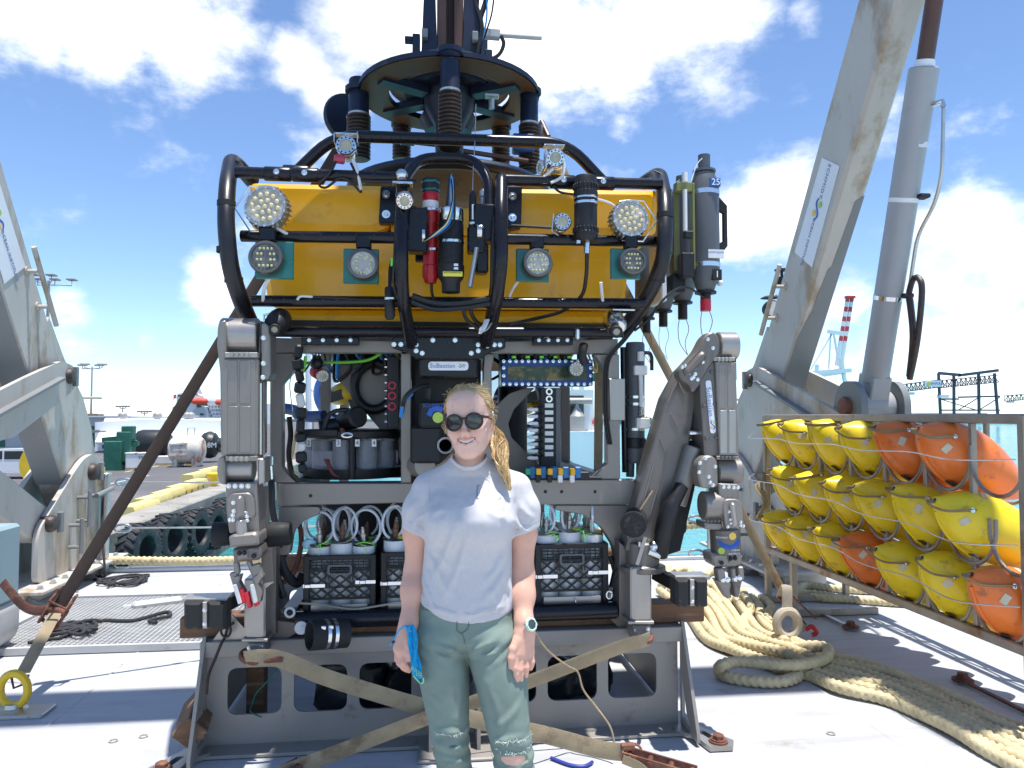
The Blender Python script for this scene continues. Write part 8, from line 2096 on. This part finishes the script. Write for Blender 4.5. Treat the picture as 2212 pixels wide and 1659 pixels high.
ins = np.clip((-.0585 - .0 - np.abs(hv[:, 2] + .0605)) / .001, 0, 1) * 0
head_part = (to_world(head_to_local(hv)), hf)
PARTS, COLS = [head_part], [col]
# ---- arms and hands
def arm(pts, rad, palm, fingers, thumb, lo, hi, tone=1.0):
 Ga = grid(lo, hi, .0030)
 d = chain_sdf(Ga, pts, rad, .03)
 for a, b, r1, r2 in palm: d = smin(d, cone(Ga, a, b, r1, r2), .016)
 for fp, fr_ in fingers:
  q = chain_sdf(Ga, fp, fr_, .004); d = smin(d, q, .005)
 q = chain_sdf(Ga, thumb[0], thumb[1], .006); d = smin(d, q, .010)
 v, f = surf_nets(d, lo, .0030)
 c = np.ones((len(v), 3)); c *= np.array([.95, .85, .81])
 return (to_world(v), f), c
def LL(*ps): return [LC(*p) for p in ps]
# picture-left arm
a_pts = LL((926, 1068, .03), (902, 1150, .03), (899, 1238, .03), (893, 1275, .0), (884, 1345, -.045), (880, 1366, -.05))
a_rad = [.036, .043, .036, .037, .0255, .027]
palm = [(LC(879, 1362, -.05), LC(869, 1402, -.062), .026, .026), (LC(882, 1368, -.065), LC(876, 1405, -.080), .020, .020), (LC(874, 1368, -.035), LC(864, 1398, -.045), .022, .021)]
fing = []
for k, (kx, ky, kl, mx_, my_, ml, tx, ty, tl_) in enumerate([(874, 1408, -.085, 872, 1432, -.098, 886, 1444, -.088), (868, 1410, -.070, 867, 1436, -.080, 884, 1449, -.070), (863, 1406, -.052, 862, 1432, -.058, 878, 1447, -.050), (859, 1400, -.035, 858, 1424, -.038, 870, 1440, -.032)]):
 fing.append((LL((kx, ky, kl), (mx_, my_, ml), ((mx_ + tx) / 2 + 2, (my_ + ty) / 2 + 3, (ml + tl_) / 2), (tx, ty, tl_)), [.0105, .0092, .0086, .0072]))
thumb = (LL((884, 1378, -.080), (886, 1396, -.098), (886, 1413, -.104), (885, 1424, -.102)), [.0135, .0115, .0105, .0085])
lo = (min(p[0] for p in a_pts) - .10, -.16, LC(880, 1470)[2]); hi = (max(p[0] for p in a_pts) + .07, .11, LC(920, 1040)[2] + .06)
P_, C_ = arm(a_pts, a_rad, palm, fing, thumb, lo, hi); PARTS.append(P_); COLS.append(C_)
# picture-right arm
a_pts = LL((1106, 1070, .03), (1128, 1150, .03), (1127, 1245, .03), (1128, 1285, .0), (1132, 1345, -.05), (1133, 1370, -.055))
a_rad = [.036, .044, .0375, .038, .0255, .027]
palm = [(LC(1132, 1366, -.058), LC(1126, 1410, -.068), .026, .023), (LC(1124, 1372, -.066), LC(1116, 1410, -.082), .020, .017), (LC(1141, 1370, -.05), LC(1142, 1406, -.055), .020, .019)]
fing = []
for (x0, y0, l0, x1, y1, l1, x2, y2, l2) in [(1115, 1413, -.088, 1113, 1443, -.098, 1117, 1470, -.088), (1125, 1416, -.080, 1124, 1446, -.090, 1126, 1468, -.078), (1136, 1414, -.070, 1137, 1442, -.078, 1136, 1459, -.066), (1146, 1408, -.058, 1149, 1430, -.063, 1146, 1444, -.053)]:
 fing.append((LL((x0, y0, l0), (x1, y1, l1), ((x1 + x2) / 2, (y1 + y2) / 2, (l1 + l2) / 2 - .004), (x2, y2, l2)), [.0108, .0095, .0088, .0072]))
thumb = (LL((1116, 1384, -.082), (1107, 1402, -.098), (1104, 1422, -.104), (1103, 1440, -.102)), [.0140, .0115, .0105, .0080])
lo = (min(p[0] for p in a_pts) - .08, -.16, LC(1130, 1495)[2]); hi = (max(p[0] for p in a_pts) + .07, .11, LC(1110, 1042)[2] + .06)
P_, C_ = arm(a_pts, a_rad, palm, fing, thumb, lo, hi); PARTS.append(P_); COLS.append(C_)
# ---- trunk and legs of the body (mostly under the clothes)
def prof(Z, tab, j): 
 zs = [t[0] for t in tab]; return np.interp(Z, zs, [t[j] for t in tab]).astype(np.float32)
zq = lambda py: LC(1008, py)[2]
xq = lambda px: (px - 1008.5) / 657.0
# torso table: z, centre x, half width, half depth, centre y
TORSO = sorted([(zq(1345), xq(1005), .158, .105, .01), (zq(1310), xq(1007), .158, .108, .005), (zq(1270), xq(1009), .150, .104, .005), (zq(1220), xq(1011), .146, .100, .005), (zq(1165), xq(1013), .142, .108, .0), (zq(1115), xq(1014), .148, .115, .0), (zq(1070), xq(1014), .158, .100, .02), (zq(1045), xq(1014), .140, .078, .03), (zq(1028), xq(1014), .096, .062, .035), (zq(1012), xq(1014), .066, .058, .035), (zq(1000), xq(1014), .050, .050, .03)])
LEG_L = sorted([(zq(1345), xq(952), .088, .105, .01), (zq(1400), xq(952), .092, .108, .01), (zq(1470), xq(962), .080, .095, .0), (zq(1560), xq(974), .064, .074, -.01), (zq(1600), xq(977), .058, .068, -.012), (zq(1659), xq(985), .056, .068, .0), (.30, xq(988), .056, .066, .01), (.12, xq(992), .046, .052, .02), (.07, xq(992), .044, .05, .02)])
LEG_R = sorted([(zq(1345), xq(1062), .086, .105, .01), (zq(1400), xq(1066), .092, .108, .0), (zq(1470), xq(1084), .084, .096, -.02), (zq(1560), xq(1098), .068, .077, -.045), (zq(1605), xq(1108), .064, .072, -.055), (zq(1659), xq(1112), .062, .070, -.05), (.30, xq(1116), .060, .068, -.03), (.12, xq(1120), .048, .054, -.01), (.07, xq(1120), .046, .05, -.01)])
def loft(G_, tab, grow=0.0):
 X, Y, Z = G_; cx, a, b, cy = prof(Z, tab, 1), prof(Z, tab, 2) + grow, prof(Z, tab, 3) + grow, prof(Z, tab, 4)
 e = 2.25
 k = (np.abs((X - cx) / a) ** e + np.abs((Y - cy) / b) ** e) ** (1 / e)
 return (k - 1) * np.minimum(a, b) * .95
lo, hi = (-.26, -.20, .0), (.28, .16, zq(1000)); Gb = grid(lo, hi, .009)
d = smax(smax(loft(Gb, TORSO, -.020), Gb[2] - (zq(1005)), .02), zq(1340) - Gb[2], .02)
for tab in (LEG_L, LEG_R):
 q = smax(smax(loft(Gb, tab, -.0075), Gb[2] - zq(1350), .02), .06 - Gb[2], .02); d = smin(d, q, .02)
for cx, cy0 in ((xq(992), .0), (xq(1120), -.03)):
 d = smin(d, smax(ell(Gb, (cx, cy0 - .05, .045), (.046, .13, .05)), -Gb[2] + .004, .01), .03)
bv, bf = surf_nets(d, lo, .009); PARTS.append((to_world(bv), bf)); COLS.append(np.ones((len(bv), 3)) * np.array([1, .94, .91]))
body = np_mesh('body', PARTS, 'skin', PER, COLS)

# ---- T-shirt
lo, hi = (-.30, -.20, zq(1352)), (.32, .18, zq(990)); h_ = .0055; Gs = grid(lo, hi, h_); X, Y, Z = Gs
dt = loft(Gs, TORSO, -.001)
for sx, c0, c1, s2, s3, ax in ((-1, (985, 1016, .035), (926, 1054, .03), (908, 1100, .022), (900, 1158, .015), (-.36, 0, -.93)), (1, (1042, 1017, .035), (1114, 1054, .03), (1129, 1100, .022), (1134, 1158, .015), (.32, 0, -.95))):
 dt = smin(dt, cone(Gs, LC(*c0), LC(*c1), .042, .049), .04)
 q = chain_sdf(Gs, LL(c1, s2, s3), [.050, .052, .053], .03); b = LC(*((900, 1150, .015) if sx < 0 else (1134, 1148, .015)))
 cut = (X - b[0]) * ax[0] + (Z - b[2]) * ax[2]
 q = smax(q, cut, .004); dt = smin(dt, q, .013)
# bust and drape
for cx in (xq(972), xq(1056)): dt = smin(dt, ell(Gs, (cx, -.075, zq(1122)), (.058, .050, .055)), .06)
dt = smax(dt, Z - (zq(1011) + (Y + .055) * .26 - (X - xq(1014)) ** 2 * -5.0), .006)
hem = zq(1333) + 1.9 * (X - xq(1025)) ** 2 + .0016 * np.sin(X * 41 + 1.0)
dt = smax(dt, hem - Z, .008)
# folds
front = np.clip((.05 - Y) / .08, 0, 1)
def fold(x0, y0, x1, y1, wd, h):
 ax_, az_, bx_, bz_ = xq(x0), zq(y0), xq(x1), zq(y1); dx, dz = bx_ - ax_, bz_ - az_; L2 = dx * dx + dz * dz
 t = ((X - ax_) * dx + (Z - az_) * dz) / L2; u = ((X - ax_) * dz - (Z - az_) * dx) / math.sqrt(L2) + .010 * np.sin(t * 3.0)
 env = np.clip(t * 3, 0, 1) * np.clip((1 - t) * 3, 0, 1)
 return h * env * (np.exp(-(u / wd) ** 2) - .55 * np.exp(-((u - wd * 1.7) / wd) ** 2)) * front
w = 0
for q_ in ((1000, 1095, 935, 1250, .011, .0075), (1022, 1120, 962, 1285, .010, .006), (930, 1160, 985, 1240, .010, .006), (925, 1185, 975, 1290, .010, .006), (1100, 1165, 1050, 1250, .011, .006), (1104, 1200, 1040, 1290, .011, .0055), (1095, 1240, 1100, 1318, .008, .005), (910, 1240, 945, 1318, .009, .006), (1060, 1250, 1075, 1325, .009, .004), (985, 1260, 1000, 1330, .010, .004),
   (928, 1120, 950, 1060, .009, .006), (1100, 1125, 1082, 1065, .009, .006), (1095, 1110, 1055, 1085, .009, .004), (935, 1110, 975, 1090, .009, .004), (880, 1120, 915, 1075, .009, .005), (895, 1148, 928, 1100, .008, .005), (1155, 1120, 1120, 1075, .009, .005), (1140, 1148, 1106, 1100, .008, .005), (905, 1300, 1000, 1318, .007, .004), (1000, 1320, 1100, 1300, .007, .004)):
 w = w + fold(*q_)
dt = dt - w
sv, sf = surf_nets(dt, lo, h_)
nn = np_noise(sv, 11, 3) * .0012 + np_noise(sv, 40, 9) * .0008
sv[:, 1] += nn; sv[:, 0] += nn * .4
shirt = np_mesh('t_shirt', [(to_world(sv), sf)], 'shirt', PER)
# neck ribbing, hem seams, chest mark
def surf_front(v, px, py):
 x, _, z = LC(px, py, -.10); q = np.argmin((v[:, 0] - x) ** 2 + (v[:, 2] - z) ** 2 + (v[:, 1] > .02) * 1.0); return v[q]
m = MB(); pts = []
for k in range(26):
 a = 2 * PI * k / 26; x_, y_ = xq(1014) + .0575 * math.cos(a), .006 + .060 * math.sin(a)
 pts.append(W1((x_, y_, zq(1010.5) + (y_ + .055) * .26 + (x_ - xq(1014)) ** 2 * 5.0)))
m.tube(pts, (.0040, .0085), 10, closed=True, flat=(0, 0, 1)); m.build('collar', 'shirt', PER)
m = MB()
for seg_ in ([(1029, 1052), (1029, 1064), (1029, 1078)], [(1029, 1052), (1034, 1052)], [(1029, 1078), (1034, 1078)], [(1074, 1080), (1081, 1080), (1081, 1074)]):
 P3 = [surf_front(sv, *s_) + np.array([0, -.0015, 0]) for s_ in seg_]; m.tube([W1(p) for p in P3], .0008, 5)
m.build('chest_print', 'ink_black', PER)
m = MB()
for ln in ([(868, 1130), (885, 1139), (905, 1147), (932, 1157)], [(1166, 1130), (1150, 1138), (1130, 1146), (1104, 1155)], [(902, 1287), (930, 1305), (970, 1319), (1020, 1326), (1070, 1320), (1108, 1306)], [(921, 1040), (924, 1070), (927, 1100)], [(1118, 1042), (1114, 1070), (1109, 1105)]):
 m.tube([W1(surf_front(sv, *q_) + np.array([0, -.0005, 0])) for q_ in [tuple(np.array(a) + (np.array(b) - np.array(a)) * t) for a, b in zip(ln, ln[1:]) for t in (0, .33, .67)]], .0006, 5)
m.build('shirt_seam', mat('shirt_stitch', (.50, .48, .475), .85), PER)

# ---- trousers
lo, hi = (-.26, -.20, .05), (.28, .17, zq(1275)); h_ = .006; Gt = grid(lo, hi, h_); X, Y, Z = Gt
HIP = sorted([(zq(1275), xq(1008), .148, .098, .01), (zq(1320), xq(1006), .160, .106, .01), (zq(1360), xq(1006), .169, .112, .012), (zq(1390), xq(1007), .170, .112, .012), (zq(1420), xq(1007), .165, .108, .012)])
d = smax(smax(loft(Gt, HIP), Z - zq(1284), .01), zq(1392) - Z, .06)
qs = []
for tab in (LEG_L, LEG_R):
 q = smax(smax(loft(Gt, tab), Z - zq(1350), .03), .10 - Z, .006); qs.append(q)
d = smin(d, smin(qs[0], qs[1], .010), .030)
front = np.clip((.04 - Y) / .06, 0, 1)
# creases: whiskers at the hips, bunching at the knees
w = .0028 * np.sin((np.abs(X - xq(1008)) * -.75 + (Z - zq(1385))) * 150) * np.exp(-((Z - zq(1385)) / .035) ** 2) * front
for cx, cz in ((xq(977), zq(1600)), (xq(1110), zq(1612))):
 w += .0045 * np.sin((Z - cz) * 130 + (X - cx) * 22) * np.exp(-((Z - cz) / .075) ** 2) * np.exp(-((X - cx) / .09) ** 2)
for q_ in ((1005, 1390, 930, 1360, .009, .005), (1008, 1395, 1090, 1365, .009, .005), (1006, 1402, 940, 1385, .008, .004), (1010, 1408, 1085, 1392, .008, .004), (915, 1470, 975, 1520, .010, .004), (1130, 1480, 1070, 1540, .010, .004), (940, 1555, 1010, 1570, .008, .006), (935, 1575, 1000, 1560, .007, .005), (940, 1612, 1010, 1625, .008, .006), (1065, 1575, 1140, 1560, .008, .005), (1070, 1630, 1150, 1645, .008, .006), (945, 1640, 1012, 1628, .008, .005), (1000, 1450, 985, 1560, .009, .003), (1050, 1440, 1085, 1560, .009, .003)):
 w = w + fold(*q_)
d = d - w
rip = ell(Gt, (xq(1110), -.125, zq(1606)), (.056, .030, .0135)); d = smax(d, -rip, .004)
rip2 = ell(Gt, (xq(990), -.083, zq(1587)), (.030, .016, .0035)); d = smax(d, -rip2, .003)
# fly and pocket lines
tv, tf = surf_nets(d, lo, h_)
nn = np_noise(tv, 12, 5) * .003 + np_noise(tv, 38, 2) * .0012
tv[:, 1] += nn; tv[:, 0] += nn * .5
np_mesh('trousers', [(to_world(tv), tf)], 'trousers', PER)
def on_trousers(pts, off=-.0015): return [W1(surf_front(tv, *p) + np.array([0, off, 0])) for p in pts]
m = MB()
for ln in ([(985, 1335), (986, 1352), (988, 1362), (996, 1368)], [(1012, 1337), (1012, 1352), (1008, 1362), (997, 1369)], [(894, 1312), (905, 1322), (920, 1325), (932, 1318), (934, 1308)], [(897, 1308), (908, 1317), (920, 1320), (929, 1314)], [(1112, 1315), (1106, 1325), (1100, 1318)], [(1000, 1370), (1004, 1386), (1008, 1400)]):
 m.tube(catmull(on_trousers(ln), 4), .0013, 5)
m.build('seam_stitching', 'stitch', PER)
m = MB(); rr = random.Random(21)
for (x0, x1, y0, bow) in ((1064, 1154, 1598, -5), (1068, 1150, 1616, 6), (938, 1015, 1588, 3)):
 n = 60 if x0 > 1000 else 44
 for k in range(n):
  u = k / (n - 1); px_ = x0 + (x1 - x0) * u; py_ = y0 + bow * math.sin(PI * u)
  p = np.array(surf_front(tv, px_, py_)) + np.array([0, -.003, 0]); e = p + np.array([rr.uniform(-.007, .007), rr.uniform(-.004, .001), rr.gauss(0, .0045)])
  m.tube([W1(p), W1((p + e) / 2 + np.array([0, -.002, 0])), W1(e)], .0008, 4)
o = m.build('frayed_threads', 'thread', PER); o['kind'] = 'stuff'

# ---- teeth
m = MB(); tp = []
for k in range(13):
 x = -.026 + .052 * k / 12; tp.append((x, -.0895 + 11 * x * x, -.0610 + 9.5 * x * x))
vs, fs = [], []
for i, p in enumerate(tp):
 hh = .0050 * (1 - (abs(p[0]) / .030) ** 2) + .0006
 vs += [HW((p[0], p[1], p[2] + hh)), HW((p[0], p[1] - .0008, p[2] - hh * .9)), HW((p[0], p[1] + .006, p[2] - hh)), HW((p[0], p[1] + .006, p[2] + hh))]
for i in range(12):
 for j in range(4): fs.append((4 * i + j, 4 * i + (j + 1) % 4, 4 * i + 4 + (j + 1) % 4, 4 * i + 4 + j))
m.add(vs, fs); m.build('teeth', 'teeth', PER)

# ---- sunglasses
def lens_loop(sx, r, n=28, dy=0.0):
 out = []
 for k in range(n):
  a = 2 * PI * k / n; x = sx * .0335 + r * 1.03 * math.cos(a); z = .001 + r * .96 * math.sin(a) - (.0012 if math.sin(a) > .6 else 0)
  out.append(HW((x, -.1055 + 3.2 * x * x + dy, z)))
 return out
m = MB()
for sx in (-1, 1): m.tube(lens_loop(sx, .0262), (.0032, .0030), 8, closed=True)
m.tube([HW((-.012, -.108, .008)), HW((-.006, -.109, .0115)), HW((.006, -.109, .0115)), HW((.012, -.108, .008))], .0034, 8)
for sx in (-1, 1):
 m.tube(catmull([HW((sx * .058, -.094, .010)), HW((sx * .0655, -.086, .011)), HW((sx * .073, -.05, .008)), HW((sx * .0765, -.005, .002)), HW((sx * .078, .012, -.006))], 5), (.0022, .0042), 8)
 m.tube([HW((sx * .052, -.098, .014)), HW((sx * .0645, -.088, .012))], .0042, 8)
sg_ = m.build('sunglasses', 'sun_frame', PER)
for sx in (-1, 1):
 L_ = lens_loop(sx, .0258, 28, .0008); c_ = HW((sx * .0335, -.1065 + 3.2 * .0335 ** 2 - .001, -.001))
 m = MB(); m.add(L_ + [c_], [(i, (i + 1) % 28, 28) for i in range(28)]); m.build('lens', 'sun_lens', sg_)
for sx in (-1, 1):
 m = MB(); m.ball(HW((sx * .0735, -.004, -.043)), .0032, 10); m.build('earring', 'bright_steel', PER)

# ---- hair: shell, strands swept back, tail over the shoulder
Gr = grid((-.105, -.115, -.09), (.105, .135, .145), .0032); X, Y, Z = Gr
d = smin(ell(Gr, (0, .014, .032), (.0765, .0965, .0885)), ell(Gr, (0, -.045, .062), (.060, .042, .040)), .03)
d = smax(d, -((Y + .060) * .78 + (Z - .078) * .62) , .012)
d = smax(d, -(Z + .045 - (Y - .02) * .1), .02)
rv, rf = surf_nets(d, (-.105, -.115, -.09), .0032)
rn = np_noise(rv, 60, 1) * .0012; rv += rn[:, None] * np.array([1, .5, 1])
hair = np_mesh('hair', [(to_world(head_to_local(rv)), rf)], 'hair', PER)
rr = random.Random(33)
TIE = V(.028, .100, -.015)
TN = [MB(), MB(), MB()]
def tone(): return TN[rr.choice((0, 0, 1, 1, 2))]
def skull_pt(az, el_, grow=0.0):
 """az from front (0) round the sides, el_ height"""
 return V((.078 + grow) * math.sin(az) * math.cos(el_), .014 - (.100 + grow) * math.cos(az) * math.cos(el_), .032 + (.0895 + grow) * math.sin(el_))
m = MB()
for k in range(900):
 s_ = rr.choice((-1, 1)); az = rr.uniform(0, 1) ** .9 * 1.75 * s_
 el0 = .52 - .42 * (abs(az) / 1.75) ** 1.2 + rr.uniform(0, .9) ** 1.5
 g = rr.uniform(.0, .006)
 n_ = 7; pts = []
 for j in range(n_):
  t = j / (n_ - 1)
  az2 = az + (math.copysign(PI * .97, az if abs(az) > .02 else s_) - az) * t
  e2 = el0 * (1 - t) ** .8 + (-.45) * t + .35 * math.sin(PI * t) * max(0, el0 - .1)
  p = skull_pt(az2, e2, g + .003 * math.sin(PI * t * 3 + k))
  if t > .7: p = p.lerp(TIE + V(rr.uniform(-.01, .01), rr.uniform(-.006, .006), rr.uniform(-.01, .01)), (t - .7) / .3 * .9)
  p += V(rr.uniform(-1, 1), rr.uniform(-1, 1), rr.uniform(-1, 1)) * .0012
  pts.append(HW(p))
 tone().tube(catmull(pts, 3), rr.uniform(.0005, .0012), 3, caps=False)
# plaited roll along the hairline
for s_ in (-1, 1):
 for st in range(26):
  ph = rr.uniform(0, 6.3); pts = []
  for j in range(15):
   t = j / 14; az = s_ * (.10 + 1.35 * t); e_ = .60 - .55 * t ** 1.3
   p = skull_pt(az, e_, .004 + .005 * math.sin(ph + t * 16)); p += V(0, .004 * math.cos(ph + t * 16), .005 * math.cos(ph + t * 16))
   pts.append(HW(p))
  tone().tube(catmull(pts, 2), .0011, 3, caps=False)
# tail
tail = [TIE, V(.062, .095, -.050), V(.083, .065, -.085), V(.092, .030, -.115), V(.100, .0, -.150), V(.112, -.020, -.190), V(.118, -.022, -.225)]
for k in range(520):
 a0, r0 = rr.uniform(0, 6.3), rr.uniform(0, 1) ** .5; pts = []
 end = rr.randint(5, 7)
 for j in range(end):
  t = j / 6; w_ = (.009 + .019 * math.sin(PI * min(1, t * 1.15 + .12)) ) * (1 if t < .9 else .6)
  a = a0 + 3.4 * t + .9 * math.sin(7 * t + k)
  pts.append(HW(tail[j] + V(math.cos(a) * r0 * w_, math.sin(a * 1.3) * r0 * w_, math.sin(a) * r0 * w_ * .8) + V(rr.uniform(-1, 1), rr.uniform(-1, 1), rr.uniform(-1, 1)) * .0045))
 tone().tube(catmull(pts, 4), rr.uniform(.0005, .0012), 3, caps=False)
# fly-aways and temple curls
for k in range(150):
 s_ = rr.choice((-1, 1, 1)); az = s_ * rr.uniform(.1, 2.4); e_ = rr.uniform(-.25, 1.0); p = skull_pt(az, e_, .004); dr = (p - V(0, .014, .034)).normalized()
 pts = [p, p + dr * rr.uniform(.003, .010) + V(rr.uniform(-.006, .006), rr.uniform(-.004, .008), rr.uniform(-.004, .008)), p + dr * rr.uniform(.006, .022) + V(rr.uniform(-.014, .014), rr.uniform(-.004, .016), rr.uniform(-.016, .012))]
 tone().tube(catmull([HW(q) for q in pts], 3), .00045, 3, caps=False)
for s_, x0 in ((-1, -.076), (1, .078)):
 for k in range(26):
  pts = [V(x0, -.012 + rr.uniform(-.006, .01), .012 + rr.uniform(-.01, .012))]
  for j in range(4): pts.append(pts[-1] + V(s_ * rr.uniform(-.004, .012 - .005 * j), rr.uniform(-.004, .004), rr.uniform(-.016, -.003)))
  tone().tube(catmull([HW(q) for q in pts], 3), .0006, 3, caps=False)
for k in range(14):
 pts = [V(-.05, .05, -.06), V(-.075 - rr.uniform(0, .01), .05, -.10), V(-.095 - rr.uniform(0, .02), .03, -.125), V(-.12 - rr.uniform(0, .03), .02, -.135 - rr.uniform(0, .02))]
 tone().tube(catmull([HW(q) for q in pts], 3), .0006, 3, caps=False)
for q_, mt_ in zip(TN, ('hair', 'hair_light', 'hair_dark')):
 o = q_.build('hair_strands', mt_, hair); o['kind'] = 'stuff'

# ---- wrist watch
wc, w2 = np.array(LC(1133, 1352, -.052)), np.array(LC(1132, 1338, -.045))
axw = W1(wc) - W1(w2)
m = MB(); m.lathe([(.0285, -.010), (.031, -.010), (.0315, 0), (.031, .010), (.0285, .010)], W1(wc), axw, 26); wt_ = m.build('wrist_watch', 'watch_mint', PER)
cd = (W1(LC(1150, 1352, -.085)) - W1(wc)); cd = (cd - axw.normalized() * cd.dot(axw.normalized())).normalized()
m = MB(); m.lathe([(.020, 0), (.0225, .003), (.0225, .009), (.020, .012), (.016, .012), (.0155, .010)], W1(wc) + cd * .029, cd, 8); m.build('watch_case', 'watch_mint', wt_)
m = MB(); m.lathe([(.0005, .0108), (.0158, .0105)], W1(wc) + cd * .029, cd, 20); m.build('watch_dial', 'watch_glass', wt_)
for s_ in (-1, 1):
 m = MB(); x, y, z = frame(cd, axw); m.cyl(W1(wc) + cd * .034 + x * .0215 * s_, W1(wc) + cd * .034 + x * .025 * s_, .0035, 8); m.build('watch_button', 'alu_mid', wt_)

# ---- blue neck gaiter held in the picture-left hand
BN = thing('blue_neck_gaiter', 'bright blue cloth gaiter with pale lettering held in the woman\'s hand', 'cloth', W1(LC(890, 1470, -.1)))
rows = [(874, 896, 1351, -.100), (878, 900, 1365, -.104), (882, 902, 1385, -.110), (884, 904, 1405, -.114), (885, 906, 1425, -.118), (888, 909, 1443, -.118), (893, 912, 1458, -.114), (901, 914, 1468, -.110), (908, 914, 1474, -.106)]
vs, fs = [], []; n = 14
for i, (x0, x1, py, ly) in enumerate(rows):
 for j in range(n):
  a = 2 * PI * j / n; u = .5 + .5 * math.cos(a)
  px_ = x0 + (x1 - x0) * u + 2.2 * math.sin(i * 1.9 + u * 5); yy = ly + .010 * math.sin(a) + .009 * math.sin(u * 11 + i * 1.3) * (1 if i else .5)
  vs.append(W1(LC(px_, py + 3 * math.sin(u * 6 + i), yy)))
for i in range(len(rows) - 1):
 for j in range(n): fs.append((i * n + j, i * n + (j + 1) % n, (i + 1) * n + (j + 1) % n, (i + 1) * n + j))
fs += [tuple(range(n)), tuple((len(rows) - 1) * n + j for j in range(n))]
m = MB(); m.add(vs, fs); m.build('cloth', 'bandana', BN)
m = MB(); m.tube(catmull([W1(LC(893, 1459, -.126)), W1(LC(900, 1468, -.122)), W1(LC(908, 1475, -.116)), W1(LC(914, 1474, -.116)), W1(LC(914, 1464, -.122))], 4), .0022, 6); m.build('hem', 'bandana_hem', BN)
sd = (W1(LC(912, 1462, -.12)) - W1(LC(897, 1450, -.12))).normalized()
for s_, q in (('DO', (905, 1459)), ('GOOD', (900, 1449))):
 lettering(s_, W1(LC(q[0], q[1], -.1335)), -sd, V(-sd.z, 0, sd.x) * -1, .0125, 'bandana_hem', BN, 'lettering', .0008)
m = MB(); m.tube(catmull([W1(LC(880, 1351, -.10)), W1(LC(868, 1356, -.105)), W1(LC(858, 1368, -.105)), W1(LC(850, 1385, -.102)), W1(LC(842, 1395, -.10))], 5), .0026, 6); m.build('drawstring', 'bandana', BN)
m = MB(); m.cyl(W1(LC(852, 1384, -.102)), W1(LC(848, 1389, -.102)), .0042, 8); m.build('cord_toggle', 'rope_dark', BN)
m = MB(); m.tube(catmull([W1(LC(872, 1352, -.095)), W1(LC(880, 1356, -.102)), W1(LC(888, 1364, -.112))], 4), .0020, 6); m.build('orange_edge', 'label_orange', BN)
